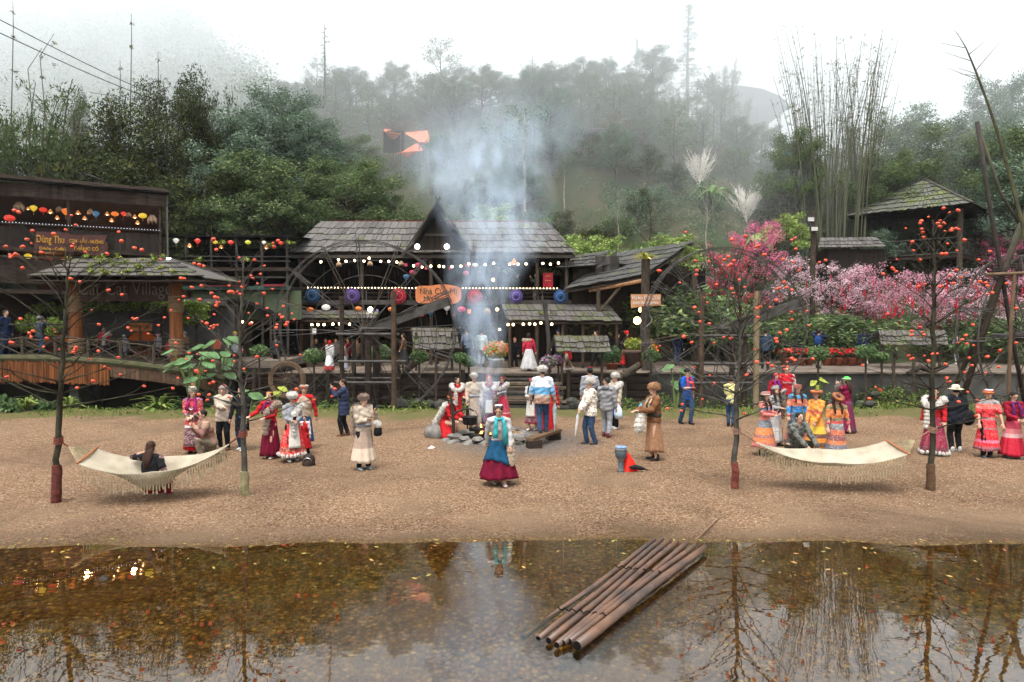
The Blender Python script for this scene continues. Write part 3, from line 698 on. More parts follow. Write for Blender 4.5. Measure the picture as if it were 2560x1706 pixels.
# ---------------------------------------------------------------- arched footbridge
FB = House('footbridge', 'arched wooden footbridge with branch railings and a bamboo skirt', 'bridge', (-18, 26.6, .9))
xs_ = np.linspace(-23, -10.9, 26)
def bz(x): return 1.95 - .012 * (x + 19) ** 2 if x > -19 else 1.95 - .02 * (x + 19) ** 2
for y in (26.0, 28.0):
    FB.part('edge_log', MB().tube([(x, y, bz(x) - .12) for x in xs_], .14), M('mossy_log', (.10, .085, .05), (.05, .06, .025), 3, .9, .5, .02))
mb = MB()
for a, b_ in zip(xs_[:-1], xs_[1:]): mb.slab([(a, 26, bz(a) - .02), (b_ - .02, 26, bz(b_) - .02), (b_ - .02, 28.2, bz(b_) - .02), (a, 28.2, bz(a) - .02)], (0, 0, -.06))
FB.part('deck', mb, WOOD)
mb = MB(); x = -23
while x < -15.3:
    mb.box((x, 25.93 + random.uniform(-.02, .02), bz(x) - .55 - random.uniform(0, .12)), (.05, .04, .8)); x += .058
FB.part('bamboo_skirt', mb, ORNG)
mb = MB(); x = -15.3
while x < -10.9: mb.box((x, 25.97, bz(x) - .42), (.16, .05, .5), jit=.01); x += .17
FB.part('fascia', mb, M('rusty_boards', (.13, .075, .045), (.07, .045, .03), 3, isl=.3))
for y in (26.0, 28.0):
    px_ = [q for q in np.arange(-22.4, -11, 1.25)]
    if y < 27: px_ = [q for q in px_ if not (-15.6 < q < -16.6)]
    for x in px_: FB.part('railing_post', MB().tube([(x, y, bz(x) - .2), (x, y, bz(x) + .72)], .065), POSTM)
    for a, b_ in zip(px_[:-1], px_[1:]):
        FB.part('top_rail', MB().tube([(a, y, bz(a) + .66), ((a + b_) / 2, y, bz(a) + .58 + random.uniform(-.02, .14)), (b_, y, bz(b_) + .66)], .035, 6), POSTM)
        FB.part('cross_brace', MB().tube([(a, y, bz(a)), (b_, y, bz(b_) + .62)], .025, 5), POSTM)
        FB.part('cross_brace', MB().tube([(a, y, bz(a) + .62), (b_, y, bz(b_))], .025, 5), POSTM)
FB.part('pier', MB().box((-17, 27.2, .3), (.35, 1.6, 2.2)), STN); FB.part('pier', MB().box((-11.6, 27.2, .3), (.5, 1.6, 1.8)), STN)
struct('stream_bank', MB().box((-16, 29.8, .3), (13, 3.4, 2.0)), M('dark_earth', (.028, .024, .018), (.016, .015, .012), 1.5, .95))
struct('kiosk_ground', MB().box((-16, 31, 1.35), (13, 5.6, .5)), PAVE)
# ---------------------------------------------------------------- gazebo on the right slope
gc = P(2303, 600, 40.6); gc = Vector((gc.x, 40.6, 0)); GK = 40.6 / 36.4
def gz_(z): return CAMH + (z - CAMH) * GK
Z = House('hillside_gazebo', 'open gazebo with mossy pyramid shingle roof and cross-braced railings on the right slope', 'gazebo', (gc.x, gc.y, gz_(6.4)))
Rg = 4.0 * GK; apx = V3(gc.x + .1, gc.y, gz_(10.7))
cn = [V3(gc.x + Rg * math.sin(a), gc.y - Rg * math.cos(a), gz_(8.75)) for a in (R(0), R(88), R(180), R(-92))]
for i in range(4):
    a, b_ = cn[i], cn[(i + 1) % 4]
    rows = 7; mb = MB(); shingles(mb, apx + (a - apx) * .02, apx + (b_ - apx) * .02, b_, a, rows, .22, .035, .07)
    Z.part('roof', mb, M_shingle('gazebo_shingle', (.045, .048, .04), (.085, .085, .072), .22, (.09, .11, .03)) if i == 0 else bpy.data.materials['gazebo_shingle'])
    Z.part('hip_cap', MB().beam(apx + V3(0, 0, .06), a + V3(0, 0, .1), .22, .06), GREYW)
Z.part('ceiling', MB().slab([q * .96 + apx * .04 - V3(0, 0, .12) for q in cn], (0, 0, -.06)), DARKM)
Z.part('moss', tuft_arr([(apx.lerp(cn[i % 2 * 3].lerp(cn[(i % 2 * 3 + 1) % 4], random.random()), random.uniform(.2, 1)) + V3(0, 0, .08), random.uniform(.08, .2)) for i in range(60)], 6, 14), MOSSL)
pc = [V3(gc.x + 3.5 * math.sin(a), gc.y - 3.5 * math.cos(a), 0) for a in (R(0), R(88), R(180), R(-92))]
for q in pc: Z.part('post', MB().tube([(q.x, q.y, terr(q.x, q.y)), (q.x, q.y, gz_(8.8))], .14), POSTM)
Z.part('floor', MB().slab([(q.x, q.y, gz_(6.5)) for q in pc], (0, 0, -.18)), WOOD)
for i in (0, 3):
    a, b_ = pc[i], pc[(i + 1) % 4]
    for z in (gz_(6.55), gz_(7.3)): Z.part('rail', MB().tube([(a.x, a.y, z), (b_.x, b_.y, z)], .055), GREYW)
    n_ = 9
    for k in range(n_):
        p0, p1 = a.lerp(b_, k / n_), a.lerp(b_, (k + 1) / n_)
        Z.part('lattice_bar', MB().tube([(p0.x, p0.y, gz_(6.58)), (p1.x, p1.y, gz_(7.28))], .035, 5), GREYW); Z.part('lattice_bar', MB().tube([(p0.x, p0.y, gz_(7.28)), (p1.x, p1.y, gz_(6.58))], .035, 5), GREYW)
S2 = House('shed', 'low shingle-roofed shed beside the gazebo among the trees', 'shed', P(2130, 640, 38.5))
q0, q1, q2, q3 = P(2050, 596, 39.5), P(2190, 594, 39.5), P(2215, 620, 37.8), P(2045, 622, 37.8)
S2.part('roof', shingles(MB(), q0, q1, q2, q3, 3, .3), SH_GREY); S2.part('wall', MB().box(((q0.x + q2.x) / 2, 38.8, q3.z - 1.1), (3.2, 1.4, 2.2)), WOODV)
# ---------------------------------------------------------------- mossy signboard roofs on posts
def kiosk(name, label, px0, px1, pt, pb_, d, posts, pbase):
    a, b_ = P(px0, pt, d + .5), P(px1, pt, d + .5); c, e = P(px1 + 8, pb_, d - .35), P(px0 + 6, pb_, d - .35)
    base = G((px0 + px1) / 2, pbase, .2)
    k = House(name, label, 'roofed stand', (a.x / 2 + b_.x / 2, d, terr(0, d) if d < 28 else DK))
    k.part('roof', shingles(MB(), a, b_, c, e, 3, .25, .04), SH_MOSS)
    k.part('rear_roof', shingles(MB(), b_, a, a + V3(-.1, .8, -.5), b_ + V3(.1, .8, -.5), 2, .25, .04), SH_MOSS)
    cs = [(a.lerp(b_, random.random()).lerp(e.lerp(c, random.random()), random.random())) + V3(0, 0, .05) for i in range(60)]
    k.part('moss', leaves(2600, [tuple(q) for q in cs], [.13] * len(cs), .05, .5, .3, seed=4), MOSSL)
    k.part('beam', MB().tube([a + V3(.1, 0, -.12), b_ + V3(-.1, 0, -.12)], .05), POSTM)
    for px in posts:
        q = P(px, pt, d); zb = terr(q.x, d) - .1 if d < 28.4 else DK
        k.part('post', MB().tube([(q.x, d, zb), (q.x, d, a.z - .15)], .055), POSTM)
    return k
kiosk('mossy_stand', 'thick moss-covered shingle roof on posts at the walkway edge right of the steps', 1384, 1520, 842, 884, 27.4, (1405, 1505), 950).r.name = 'roofed_stand'
kiosk('roofed_stand', 'weedy moss roof of a stand behind the left water wheel', 1028, 1142, 822, 876, 29.2, (1040, 1130), 930)
kiosk('roofed_stand', 'wide golden-moss roof on short posts below the pink blossom trees', 2195, 2362, 828, 866, 30.5, (2205, 2350), 920)
# ---------------------------------------------------------------- trees and plants
random.seed(77)
BARK = M('tree_bark', (.13, .105, .08), (.06, .05, .04), 6, .95, .5, .02)
PALEB = M('pale_bark', (.36, .33, .28), (.20, .18, .15), 5, .9, .3, .02)
DEADW = M('dead_wood', (.20, .19, .18), (.12, .11, .10), 5, .9, .3, .01)
L_MID = M_leaf('leaf_mid', [(0, (.04, .075, .03)), (.5, (.095, .145, .055)), (.85, (.15, .20, .08)), (1, (.17, .19, .07))], .9)
L_BLUE = M_leaf('leaf_bluegreen', [(0, (.05, .09, .06)), (.5, (.12, .18, .12)), (1, (.21, .28, .19))], .9)
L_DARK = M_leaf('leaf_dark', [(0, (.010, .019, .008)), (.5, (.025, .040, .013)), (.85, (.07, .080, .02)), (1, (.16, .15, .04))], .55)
L_YEL = M_leaf('leaf_light', [(0, (.12, .19, .05)), (.5, (.22, .31, .08)), (1, (.34, .42, .13))], 1.5)
L_OLV = M_leaf('leaf_olive', [(0, (.05, .06, .02)), (.5, (.10, .105, .04)), (1, (.18, .15, .07))], 1)
def limbs(mb, H, r0, forks, spread, rise, n2=3, seed=0, trunk=None, wob=.03, z0=.3, z1=.95, sub=.45):
    """tapered trunk with limbs and twigs; returns the tips"""
    rn = random.Random(seed); pts = []; lean = Vector((rn.uniform(-wob, wob), rn.uniform(-wob, wob), 0)) * H
    for k in range(8):
        t = k / 7; pts.append(Vector((lean.x * t + rn.uniform(-1, 1) * H * .008, lean.y * t + rn.uniform(-1, 1) * H * .008, H * t * (trunk or 1))))
    mb.tube(pts, [r0 * (1 - .85 * k / 7) for k in range(8)], 7)
    tips = [pts[-1]]
    for i in range(forks):
        t = z0 + (z1 - z0) * (i + rn.random() * .6) / forks
        k = min(6, int(t * 7)); p = pts[k].lerp(pts[k + 1], t * 7 - k); a = i * 2.4 + rn.uniform(-.5, .5)
        L = spread * (1 - .55 * (t - z0) / max(.01, z1 - z0)) * rn.uniform(.75, 1.15); d = Vector((math.cos(a), math.sin(a), rise * rn.uniform(.6, 1.4)))
        q = [p]
        for s in (.35, .7, 1.0): q.append(p + Vector((d.x * L * s, d.y * L * s, d.z * L * s ** 1.3)) + Vector((rn.uniform(-1, 1), rn.uniform(-1, 1), rn.uniform(-1, 1))) * L * .05)
        r = r0 * (1 - .8 * t) * .55; mb.tube(q, [r, r * .7, r * .45, r * .2], 5); tips += [q[-1], q[-2]]
        for j in range(n2):
            m_ = q[1 + j % 2].lerp(q[2 + j % 2], rn.random()); b_ = a + rn.choice([-1, 1]) * rn.uniform(.5, 1.2)
            e = m_ + Vector((math.cos(b_), math.sin(b_), rn.uniform(.2, .9) * (1 if rise > 0 else .5))) * L * sub
            mb.tube([m_, m_.lerp(e, .5) + Vector((0, 0, .03 * L)), e], [r * .4, r * .28, r * .1], 4); tips.append(e)
    return tips
def mk_tree(name, label, cat, seed, H, r0, forks, spread, rise, nleaf, lsize, clump, lmat, bark=BARK, n2=3, shell=.25, flat=.75, droop=.2, aspect=2.2, trunk=.85, group=None, crown='crown', **kw):
    t = thing(name, label, cat, (0, 0, -50), 0, group)
    mb = MB(); tips = limbs(mb, H, r0, forks, spread, rise, n2, seed, trunk, **kw)
    mk('trunk', mb, bark, t, True)
    if nleaf:
        rn = random.Random(seed); rs = [clump * rn.uniform(.6, 1.25) for _ in tips]
        mk(crown, leaves(nleaf, [tuple(q) for q in tips], rs, lsize, flat, shell, droop, aspect, seed), lmat, t)
    return t
HG = 'trees growing on the misty hillside'
P_ = {}
P_['bl1'] = mk_tree('broadleaf_tree', 'x', 'tree', 1, 6, .16, 9, 2.2, .55, 4200, .17, .75, L_MID)
P_['bl2'] = mk_tree('broadleaf_tree', 'x', 'tree', 2, 6, .14, 11, 2.5, .35, 4600, .15, .65, L_BLUE)
P_['bl3'] = mk_tree('broadleaf_tree', 'x', 'tree', 3, 6, .15, 8, 2.0, .8, 3600, .2, .8, L_DARK)
P_['airy'] = mk_tree('slender_tree', 'x', 'tree', 4, 6, .09, 13, 1.5, .9, 1300, .13, .36, L_BLUE, z0=.3, flat=1.1)
P_['airy2'] = mk_tree('slender_tree', 'x', 'tree', 5, 6, .08, 12, 1.4, .8, 1500, .13, .36, L_MID, z0=.35, flat=1.1)
P_['shrub'] = mk_tree('bush', 'x', 'bush', 6, 2.2, .06, 8, 1.3, .5, 2600, .14, .5, L_MID, z0=.1, trunk=.7)
P_['shrub2'] = mk_tree('bush', 'x', 'bush', 7, 2.2, .06, 8, 1.4, .4, 2600, .13, .5, L_OLV, z0=.1, trunk=.7)
P_['light'] = mk_tree('light_green_tree', 'x', 'tree', 8, 5.5, .08, 12, 1.5, .3, 4200, .12, .38, L_YEL, z0=.62, trunk=.88, flat=.45)
P_['big1'] = mk_tree('broadleaf_tree', 'x', 'tree', 41, 12, .26, 18, 3.6, .45, 22000, .17, .8, L_BLUE, n2=5, shell=.35)
P_['big2'] = mk_tree('broadleaf_tree', 'x', 'tree', 42, 12, .26, 16, 3.4, .5, 20000, .17, .8, L_MID, n2=5, shell=.35)
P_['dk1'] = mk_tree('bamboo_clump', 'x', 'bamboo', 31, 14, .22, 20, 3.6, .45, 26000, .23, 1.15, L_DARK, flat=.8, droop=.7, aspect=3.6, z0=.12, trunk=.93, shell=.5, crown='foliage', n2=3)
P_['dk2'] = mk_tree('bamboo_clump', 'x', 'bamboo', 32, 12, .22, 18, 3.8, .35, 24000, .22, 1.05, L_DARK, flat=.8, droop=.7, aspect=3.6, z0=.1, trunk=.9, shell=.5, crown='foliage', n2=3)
P_['bare'] = mk_tree('bare_tree', 'x', 'tree', 9, 6, .09, 16, 1.7, .9, 0, 0, 0, None, DEADW, n2=6, z0=.3)
P_['palebare'] = mk_tree('pale_tree', 'x', 'tree', 10, 7, .12, 6, 1.6, .9, 500, .16, .4, L_BLUE, PALEB, z0=.62)
# airy whitish shrubs: many upright pale twigs
def twig_bush(name, seed, H, n, mat, spread=.5):
    t = thing(name, 'x', 'tree', (0, 0, -50)); mb = MB(); rn = random.Random(seed)
    mb.tube([(0, 0, 0), (0.03, 0, H * .35)], [H * .03, H * .02], 6)
    for i in range(n):
        a = rn.random() * 6.28; z = rn.uniform(.1, .5) * H; L = H * rn.uniform(.35, .62); s = spread * rn.uniform(.2, 1.0)
        p = Vector((math.cos(a) * .05 * H, math.sin(a) * .05 * H, z)); d = Vector((math.cos(a) * s, math.sin(a) * s, 1)).normalized()
        q1 = p + Vector((d.x * 1.4, d.y * 1.4, d.z * .8)) * L * .5; q = q1 + d * L * .55
        mb.tube([p, q1, q], [.018, .014, .008], 3)
        for j in range(6):
            m_ = p.lerp(q, rn.uniform(.3, .95)); e = m_ + Vector((rn.uniform(-1, 1) * .5 + d.x, rn.uniform(-1, 1) * .5 + d.y, rn.uniform(.5, 1.3))) * L * .22
            mb.tube([m_, e], [.014, .008], 3)
    mk('branches', mb, mat, t); return t
P_['white'] = twig_bush('white_bare_tree', 3, 3.4, 90, M('white_twigs', (.95, .9, .82), (.75, .7, .64), 4, .9, 0), .62)
def conifer(seed, H, n, r, mat, lm, nleaf, name='conifer'):
    t = thing(name, 'x', 'tree', (0, 0, -50)); mb = MB(); rn = random.Random(seed); tips = []
    mb.tube([(0, 0, 0), (rn.uniform(-.1, .1), 0, H * .5), (0, 0, H)], [H * .012, H * .009, .02], 6)
    for i in range(n):
        z = H * (.22 + .76 * i / n); a = rn.random() * 6.28; L = r * (1.05 - .85 * (z / H)) * rn.uniform(.5, 1.15)
        e = Vector((math.cos(a) * L, math.sin(a) * L, z + L * rn.uniform(-.25, .3)))
        mb.tube([(0, 0, z), Vector((0, 0, z)).lerp(e, .5) + Vector((0, 0, .1)), e], [.035, .025, .01], 4)
        if nleaf == 0:
            for j in range(3): m_ = Vector((0, 0, z)).lerp(e, rn.uniform(.4, .9)); mb.tube([m_, m_ + Vector((rn.uniform(-.4, .4), rn.uniform(-.4, .4), rn.uniform(-.15, .25)))], [.014, .006], 3)
        for f in (.35, .65, .95): tips.append(tuple(Vector((0, 0, z)).lerp(e, f)))
    mk('trunk', mb, mat, t)
    if nleaf: mk('crown', leaves(nleaf, tips, [.34] * len(tips), .2, .6, .2, .5, 4, seed), lm, t)
    return t
P_['con'] = conifer(1, 17, 90, 2.1, BARK, L_BLUE, 5200)
P_['dead'] = conifer(2, 12, 34, 1.3, DEADW, None, 0, 'dead_tree')
# banana plants
def banana(seed, n, H, L, mat, name='banana_plant', wid=.17):
    t = thing(name, 'x', 'plant', (0, 0, -50)); rn = random.Random(seed); mb = MB()
    mb.tube([(0, 0, 0), (.05, 0, H * .5), (0, 0, H)], [.11, .09, .05], 8); mk('stem', mb, M('banana_stem', (.14, .16, .07), (.09, .08, .04)), t)
    lb = MB()
    for i in range(n):
        a = i * 2.4 + rn.random(); d = Vector((math.cos(a), math.sin(a), 0)); q = Vector((-d.y, d.x, 0)); l = L * rn.uniform(.7, 1.1); up = rn.uniform(.5, 1.4)
        pr = None; m_ = 8
        for k in range(m_ + 1):
            s = k / m_; c = Vector((0, 0, H * .95)) + d * l * s * .8 + Vector((0, 0, l * (up * s - (1.0 + .3 * up) * s * s))); w_ = l * wid * math.sin(math.pi * min(1, .1 + s * .9)) + .01
            row = [c - q * w_ - Vector((0, 0, w_ * .35)), c, c + q * w_ - Vector((0, 0, w_ * .35))]
            if pr: n0 = len(lb.v); lb.add(pr + row, [(0, 1, 4, 3), (1, 2, 5, 4)])
            pr = row
    mk('leaves', lb, M_leaf('banana_leaf', [(0, (.10, .19, .05)), (1, (.20, .30, .09))], 2), t, True); return t
P_['ban'] = banana(1, 9, 1.6, 1.9, None)
P_['ban2'] = banana(5, 7, 2.3, 2.0, None)
# bamboo: culms only, and leafy clumps
CULM = M('green_culm', (.10, .115, .07), (.12, .115, .075), 1.5, .5, 0, isl=.3)
def bamboo(name, seed, n, H, spreadb, spreadt, nleaf, lm, ls=.2, low=.4, arch=.15, rcl=.5):
    t = thing(name, 'x', 'bamboo', (0, 0, -50)); rn = random.Random(seed); mb = MB(); tips = []; rr_ = []
    for i in range(n):
        a = rn.random() * 6.28; b_ = spreadb * rn.random() ** .5; h_ = H * rn.uniform(.72, 1.0); x0, y0_ = math.cos(a) * b_, math.sin(a) * b_
        f = spreadt * rn.uniform(.3, 1.0); pts = []
        for k in range(9):
            s = k / 8; pts.append(Vector((x0 + math.cos(a) * (f * s ** 1.8), y0_ + math.sin(a) * f * s ** 1.8 * .6, h_ * (s - arch * s ** 4))))
        mb.tube(pts, [.05 * (1 - .8 * k / 8) for k in range(9)], 5)
        for k in range(14 if nleaf else 20):
            s = rn.uniform(low, 1.0); j = min(7, int(s * 8)); p = pts[j].lerp(pts[j + 1], s * 8 - j)
            if nleaf < 4000 : e = p + Vector((rn.uniform(-.5, .5), rn.uniform(-.5, .5), rn.uniform(.0, .4))); mb.tube([p, e], [.012, .005], 3)
            else: e = p + Vector((rn.uniform(-.3, .3), rn.uniform(-.3, .3), 0))
            tips.append(tuple(e)); rr_.append(rcl * rn.uniform(.5, 1.3))
    mk('culms', mb, CULM, t)
    mk('foliage', leaves(nleaf, tips, rr_, ls, .7, .1, .8, 4.5, seed), lm, t); return t
P_['culms'] = bamboo('bamboo_grove', 1, 52, 17, 2.0, 3.2, 4200, L_OLV, .16, .45, .03, .22)
P_['culms2'] = bamboo('bamboo_grove', 5, 12, 15, .9, 2.2, 900, L_OLV, .16, .45, .03, .22)
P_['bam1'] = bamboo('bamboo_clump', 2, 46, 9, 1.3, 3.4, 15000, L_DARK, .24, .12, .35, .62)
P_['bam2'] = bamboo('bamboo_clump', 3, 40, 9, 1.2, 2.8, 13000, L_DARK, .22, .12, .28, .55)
L_BAM = M_leaf('bamboo_leaf', [(0, (.03, .055, .02)), (.5, (.065, .10, .035)), (1, (.14, .17, .06))], .7)
P_['bam3'] = bamboo('bamboo_clump', 4, 26, 9, 1.4, 2.0, 12000, L_BAM, .15, .15, .2, .5)
def place(key, px, d, ptop=None, label=None, cat=None, group=None, sc=None, rz=None, x=None, dz=-.15, name=None, sx=1):
    pr = P_[key]; x = (px - 1280) / FPX * d if x is None else x; z = terr(x, d) + dz
    if ptop is not None:
        H0 = pr.get('H0')
        if H0 is None: H0 = max(v[2] for ch in pr.children for v in ch.bound_box); pr['H0'] = H0
        sc = (P(1280, ptop, d).z - z) / H0
    o = copy_tree(pr, (x, d, z), random.random() * 6.28 if rz is None else rz, (sc * sx, sc * sx, sc), label)
    if name: o.name = name
    if cat: o['category'] = cat
    if group: o['group'] = group
    if 'H0' in o: del o['H0']
    return o
# --- left: dark bamboo mass and neighbours
for px, d, top, lab, key, sx in (
    (430, 39, 140, 'tallest dark green bamboo clump behind the left restaurant roof', 'dk1', .62),
    (300, 38, 250, 'dark bamboo clump with yellowish tips left of the tallest clump', 'dk2', .85),
    (490, 40.5, 235, 'dark bamboo clump on the right shoulder of the tallest clump', 'dk2', .55),
    (560, 41.5, 222, 'bamboo clump with drooping brown tips at the right of the dark mass', 'bam1', .35),
    (375, 37, 390, 'low dark bamboo clump directly behind the end wall of the restaurant', 'dk2', 1.1),
    (500, 37.5, 410, 'low dark bamboo clump above the open gallery roof', 'dk2', 1.1),
    (235, 37.5, 330, 'bamboo clump half hidden behind the restaurant roof', 'bam2', .8),
    (200, 41, 210, 'narrow leafy bamboo clump between the pink tree and the dark mass', 'dk1', .28),
    (40, 36, 175, 'green bamboo clump at the far left edge', 'bam3', .75), (95, 36.5, 215, 'green bamboo clump second from the left edge', 'bam3', .6),
    (-30, 35.5, 205, 'green bamboo clump cut by the left edge of the photo', 'bam3', .7)):
    place(key, px, d, top, lab, 'bamboo', 'bamboo clumps behind the restaurant', sx=sx)
for px, top in ((32, 5), (135, 85), (105, 120), (328, 35), (300, 150), (395, 130)):
    x = (px - 1280) / FPX * 38; z = terr(x, 38); tp = P(px, top, 38); t = thing('bamboo_culm', 'x', 'bamboo', (x, 38, z), 0, 'tall thin bamboo culms at the left')
    t['label'] = 'single thin bamboo culm rising above the trees %s' % {32: 'at the far left', 135: 'and bending right by the wires', 105: 'next to the bending one', 328: 'straight and highest left of the dark bamboo', 300: 'just left of the straight highest one', 395: 'just left of the tallest clump'}[px]
    hh_ = tp.z - z; mk('culm', MB().tube([(0, 0, 0), (.05, 0, hh_ * .5), (tp.x - x - (.8 if px in (135, 105) else 0), 0, hh_ * .93), (tp.x - x, 0, hh_)], [.05, .04, .02, .012], 5), CULM, t)
    mk('foliage', leaves(60, [(tp.x - x, 0, hh_ * f) for f in (.8, .9, .97)], [.15] * 3, .14, 1, .1, .5, 4, px), L_OLV, t)
place('bare', 200, 37.5, 230, 'reddish bare tree beside the left bamboo clumps', 'tree', sx=.9)
place('bare', 250, 38.5, 300, 'grey bare tree with thin twigs left of the dark bamboo', 'tree', sx=.9)
# pale green broad tree with dark trunk, centre-left
for px, d, top, key, sx, lab in ((720, 42, 225, 'big1', 1.1, 'large pale green tree right of the dark bamboo'), (640, 41, 290, 'big1', 1.1, 'pale green tree touching the dark bamboo'),
    (800, 42, 300, 'big1', 1.1, 'pale green tree below the dead conifer'), (880, 43, 330, 'big2', 1.2, 'rounded green tree left of the orange tarps'), (700, 39.5, 380, 'big2', 1.35, 'spreading green tree above the open gallery'),
    (860, 40, 400, 'big2', 1.4, 'green tree just above the main house roof at its left end')):
    place(key, px, d, top, lab, 'tree', HG, sx=sx)
place('dead', 818, 46, 60, 'tall dead conifer with bare horizontal branches on the skyline', 'tree', sx=1.1)
place('bl3', 865, 53, 195, 'dark rounded tree on the skyline right of the dead conifer', 'tree', sx=.75)
for i, (px, top) in enumerate(((955, 185), (1000, 200), (1050, 195), (1090, 215), (1165, 185), (1130, 225), (1215, 205), (1260, 200), (930, 215), (1190, 222))):
    place(['airy2', 'airy'][i % 2], px, 51.5 + (i % 3), top, 'small thin tree standing on the misty crest, %s' % ['first pair left', 'second', 'third', 'fourth', 'tallest right of the tarps', 'low behind', 'seventh', 'eighth', 'leftmost', 'ninth'][i], 'tree', 'thin trees along the misty crest', sx=random.uniform(.6, .95))
place('bare', 1330, 50, 130, 'tall bare-topped tree behind the smoke on the crest', 'tree', sx=.8)
place('palebare', 1312, 41, 250, 'pale straight trunk tree right of the smoke', 'tree', sx=.8)
place('palebare', 1410, 43, 370, 'pale crooked trunk tree right of the smoke', 'tree', sx=.7)
place('palebare', 1545, 39.5, 450, 'thin pale forked trunk above the barn', 'tree', sx=.6)
place('palebare', 1763, 39.5, 440, 'thin pale forked trunk above the magenta blossom tree', 'tree', sx=.6)
place('con', 1715, 62, 2, 'tallest conifer reaching the top of the photo', 'tree', sx=1.15)
place('con', 1588, 64, 92, 'thin faint conifer on the crest left of the tallest one', 'tree', sx=.55)
for px, d, top, key, sx in ((1500, 56, 165, 'bl1', 1.1), (1450, 54, 190, 'bl1', 1.0), (1560, 57, 180, 'bl3', 1.0), (1640, 60, 175, 'bl1', 1), (1800, 57, 150, 'bam3', .7), (1765, 55, 190, 'bl3', .9), (1700, 54, 250, 'bl3', 1.1), (1845, 58, 230, 'bam3', .6), (1620, 54, 240, 'bl1', 1.2), (1520, 52, 230, 'bl2', 1.2), (1400, 53, 215, 'bl2', 1)):
    place(key, px, d, top, 'dim tree fading into the mist on the crest %s the tallest conifer' % ('left of' if px < 1715 else 'right of'), 'tree', HG, sx=sx)
place('white', 1745, 45, None, 'left of the two white bare trees on the slope', 'tree', 'white bare trees', sc=.75)
place('white', 1862, 44.0, None, 'right of the two white bare trees on the slope', 'tree', 'white bare trees', sc=.72, sx=1.15)
place('culms', 2075, 41, 85, 'large fan of tall leafless bamboo culms on the right slope', 'bamboo', sx=1)
place('culms', 2050, 42.5, 110, 'second fan of tall bamboo culms close behind the large one', 'bamboo', sx=.7)
place('culms2', 2155, 42, 92, 'slim stand of bamboo culms right of the large fan', 'bamboo', sx=1)
place('bam3', 2160, 43, 262, 'leafy bamboo behind the slim stand of culms', 'bamboo', sx=.5)
for px, d, top, key, sx, lab in ((1985, 42.5, 320, 'big2', .8, 'flat-topped tree left of the bamboo fan'), (2250, 46, 262, 'bl2', .9, 'thin pale tree right of the bamboo fan'), (2330, 44, 290, 'big2', 1.2, 'dark spreading tree above the gazebo roof'),
    (2470, 46, 190, 'big1', .7, 'tall light tree at the right edge skyline'), (2440, 44, 285, 'big1', 1.2, 'dark tree right of the gazebo top'), (2540, 42, 300, 'big2', 1.2, 'green tree at the right edge'), (2290, 42, 370, 'bam3', .8, 'yellow-green bamboo above the gazebo'),
    (2400, 42.5, 370, 'big2', 1.3, 'green tree close behind the gazebo roof'), (2200, 42, 380, 'big2', 1.2, 'dark tree left of the gazebo roof'), (2560, 40, 400, 'big1', 1.3, 'dark tree low at the right edge')):
    place(key, px, d, top, lab, 'tree', HG, sx=sx)
place('ban', 1895, 42.0, None, 'banana plant with long drooping leaves on the slope', 'plant', sc=1.0); place('ban2', 1780, 43.3, None, 'banana plant below the white bare trees', 'plant', sc=.9)
place('light', 1225, 38.6, 508, 'bright yellow-green tree just above the main house roof', 'tree', sx=.95)
place('light', 1420, 37.2, 590, 'bright green low tree right of the main house roof', 'tree', sx=1.2); place('light', 1500, 37.4, 580, 'bright green low tree above the barn gable', 'tree', sx=1.1)
place('light', 1340, 37.2, 570, 'bright green low tree at the right end of the main house roof', 'tree', sx=1.5)
place('light', 1660, 37.6, 585, 'small light green tree behind the barn peak', 'tree', sx=1.4)
place('light', 1960, 39.5, 530, 'light green bush right of the magenta blossom tree', 'tree', sx=.9)
# --- the wood that fills the slope
random.seed(404)
n = 0; spots = []
while n < 265:
    d = 36.8 + 17 * random.random() ** .9; px = random.uniform(560, 2620); x = (px - 1280) / FPX * d
    if any((x - a) ** 2 + (d - b_) ** 2 < 1.5 for a, b_ in spots): continue
    if 950 < px < 1100 and 42 < d < 48.5: continue
    if 2000 < px < 2160 and d < 42: continue
    if px > 2020 and px < 2580 and d < 40: continue
    if 1695 < px < 1905 and 40.5 < d < 46.5: continue
    spots.append((x, d)); n += 1
    key = random.choice(['bl1', 'bl2', 'bl3', 'shrub', 'shrub2', 'bl1', 'bl2', 'airy', 'airy2', 'bam3', 'big1', 'big2', 'big1']) if d > 37.8 else random.choice(['shrub', 'shrub2', 'bl3', 'bl1'])
    s = {'bl1': (.35, .62), 'bl2': (.35, .6), 'bl3': (.35, .6), 'shrub': (.6, 1.2), 'shrub2': (.5, 1.1), 'airy': (.5, .9), 'airy2': (.5, .9), 'bam3': (.28, .45), 'big1': (.28, .42), 'big2': (.28, .42)}[key]
    kind = {'bl1': 'leafy mid-green tree', 'bl2': 'leafy bluish-green tree', 'bl3': 'leafy dark green tree', 'shrub': 'green bush', 'shrub2': 'olive bush', 'airy': 'thin sparse tree', 'airy2': 'thin green tree', 'bam3': 'feathery bamboo clump', 'big1': 'full rounded bluish-green tree', 'big2': 'full rounded green tree'}[key]
    where = 'above the open gallery' if px < 740 else 'above the main house roof' if px < 1400 else 'above the barn roof' if px < 1720 else 'above the pink blossom trees' if px < 2120 else 'around the gazebo'
    row = 'low on the wooded slope' if d < 42 else ('halfway up the wooded slope' if d < 48 else 'near the misty top of the slope')
    place(key, px, d, None, f'{kind} {row} {where}', 'bush' if 'bush' in kind else ('bamboo' if key == 'bam3' else 'tree'), HG, sc=random.uniform(*s) * (1 if d > 40 else .9), sx=random.uniform(1, 1.25))
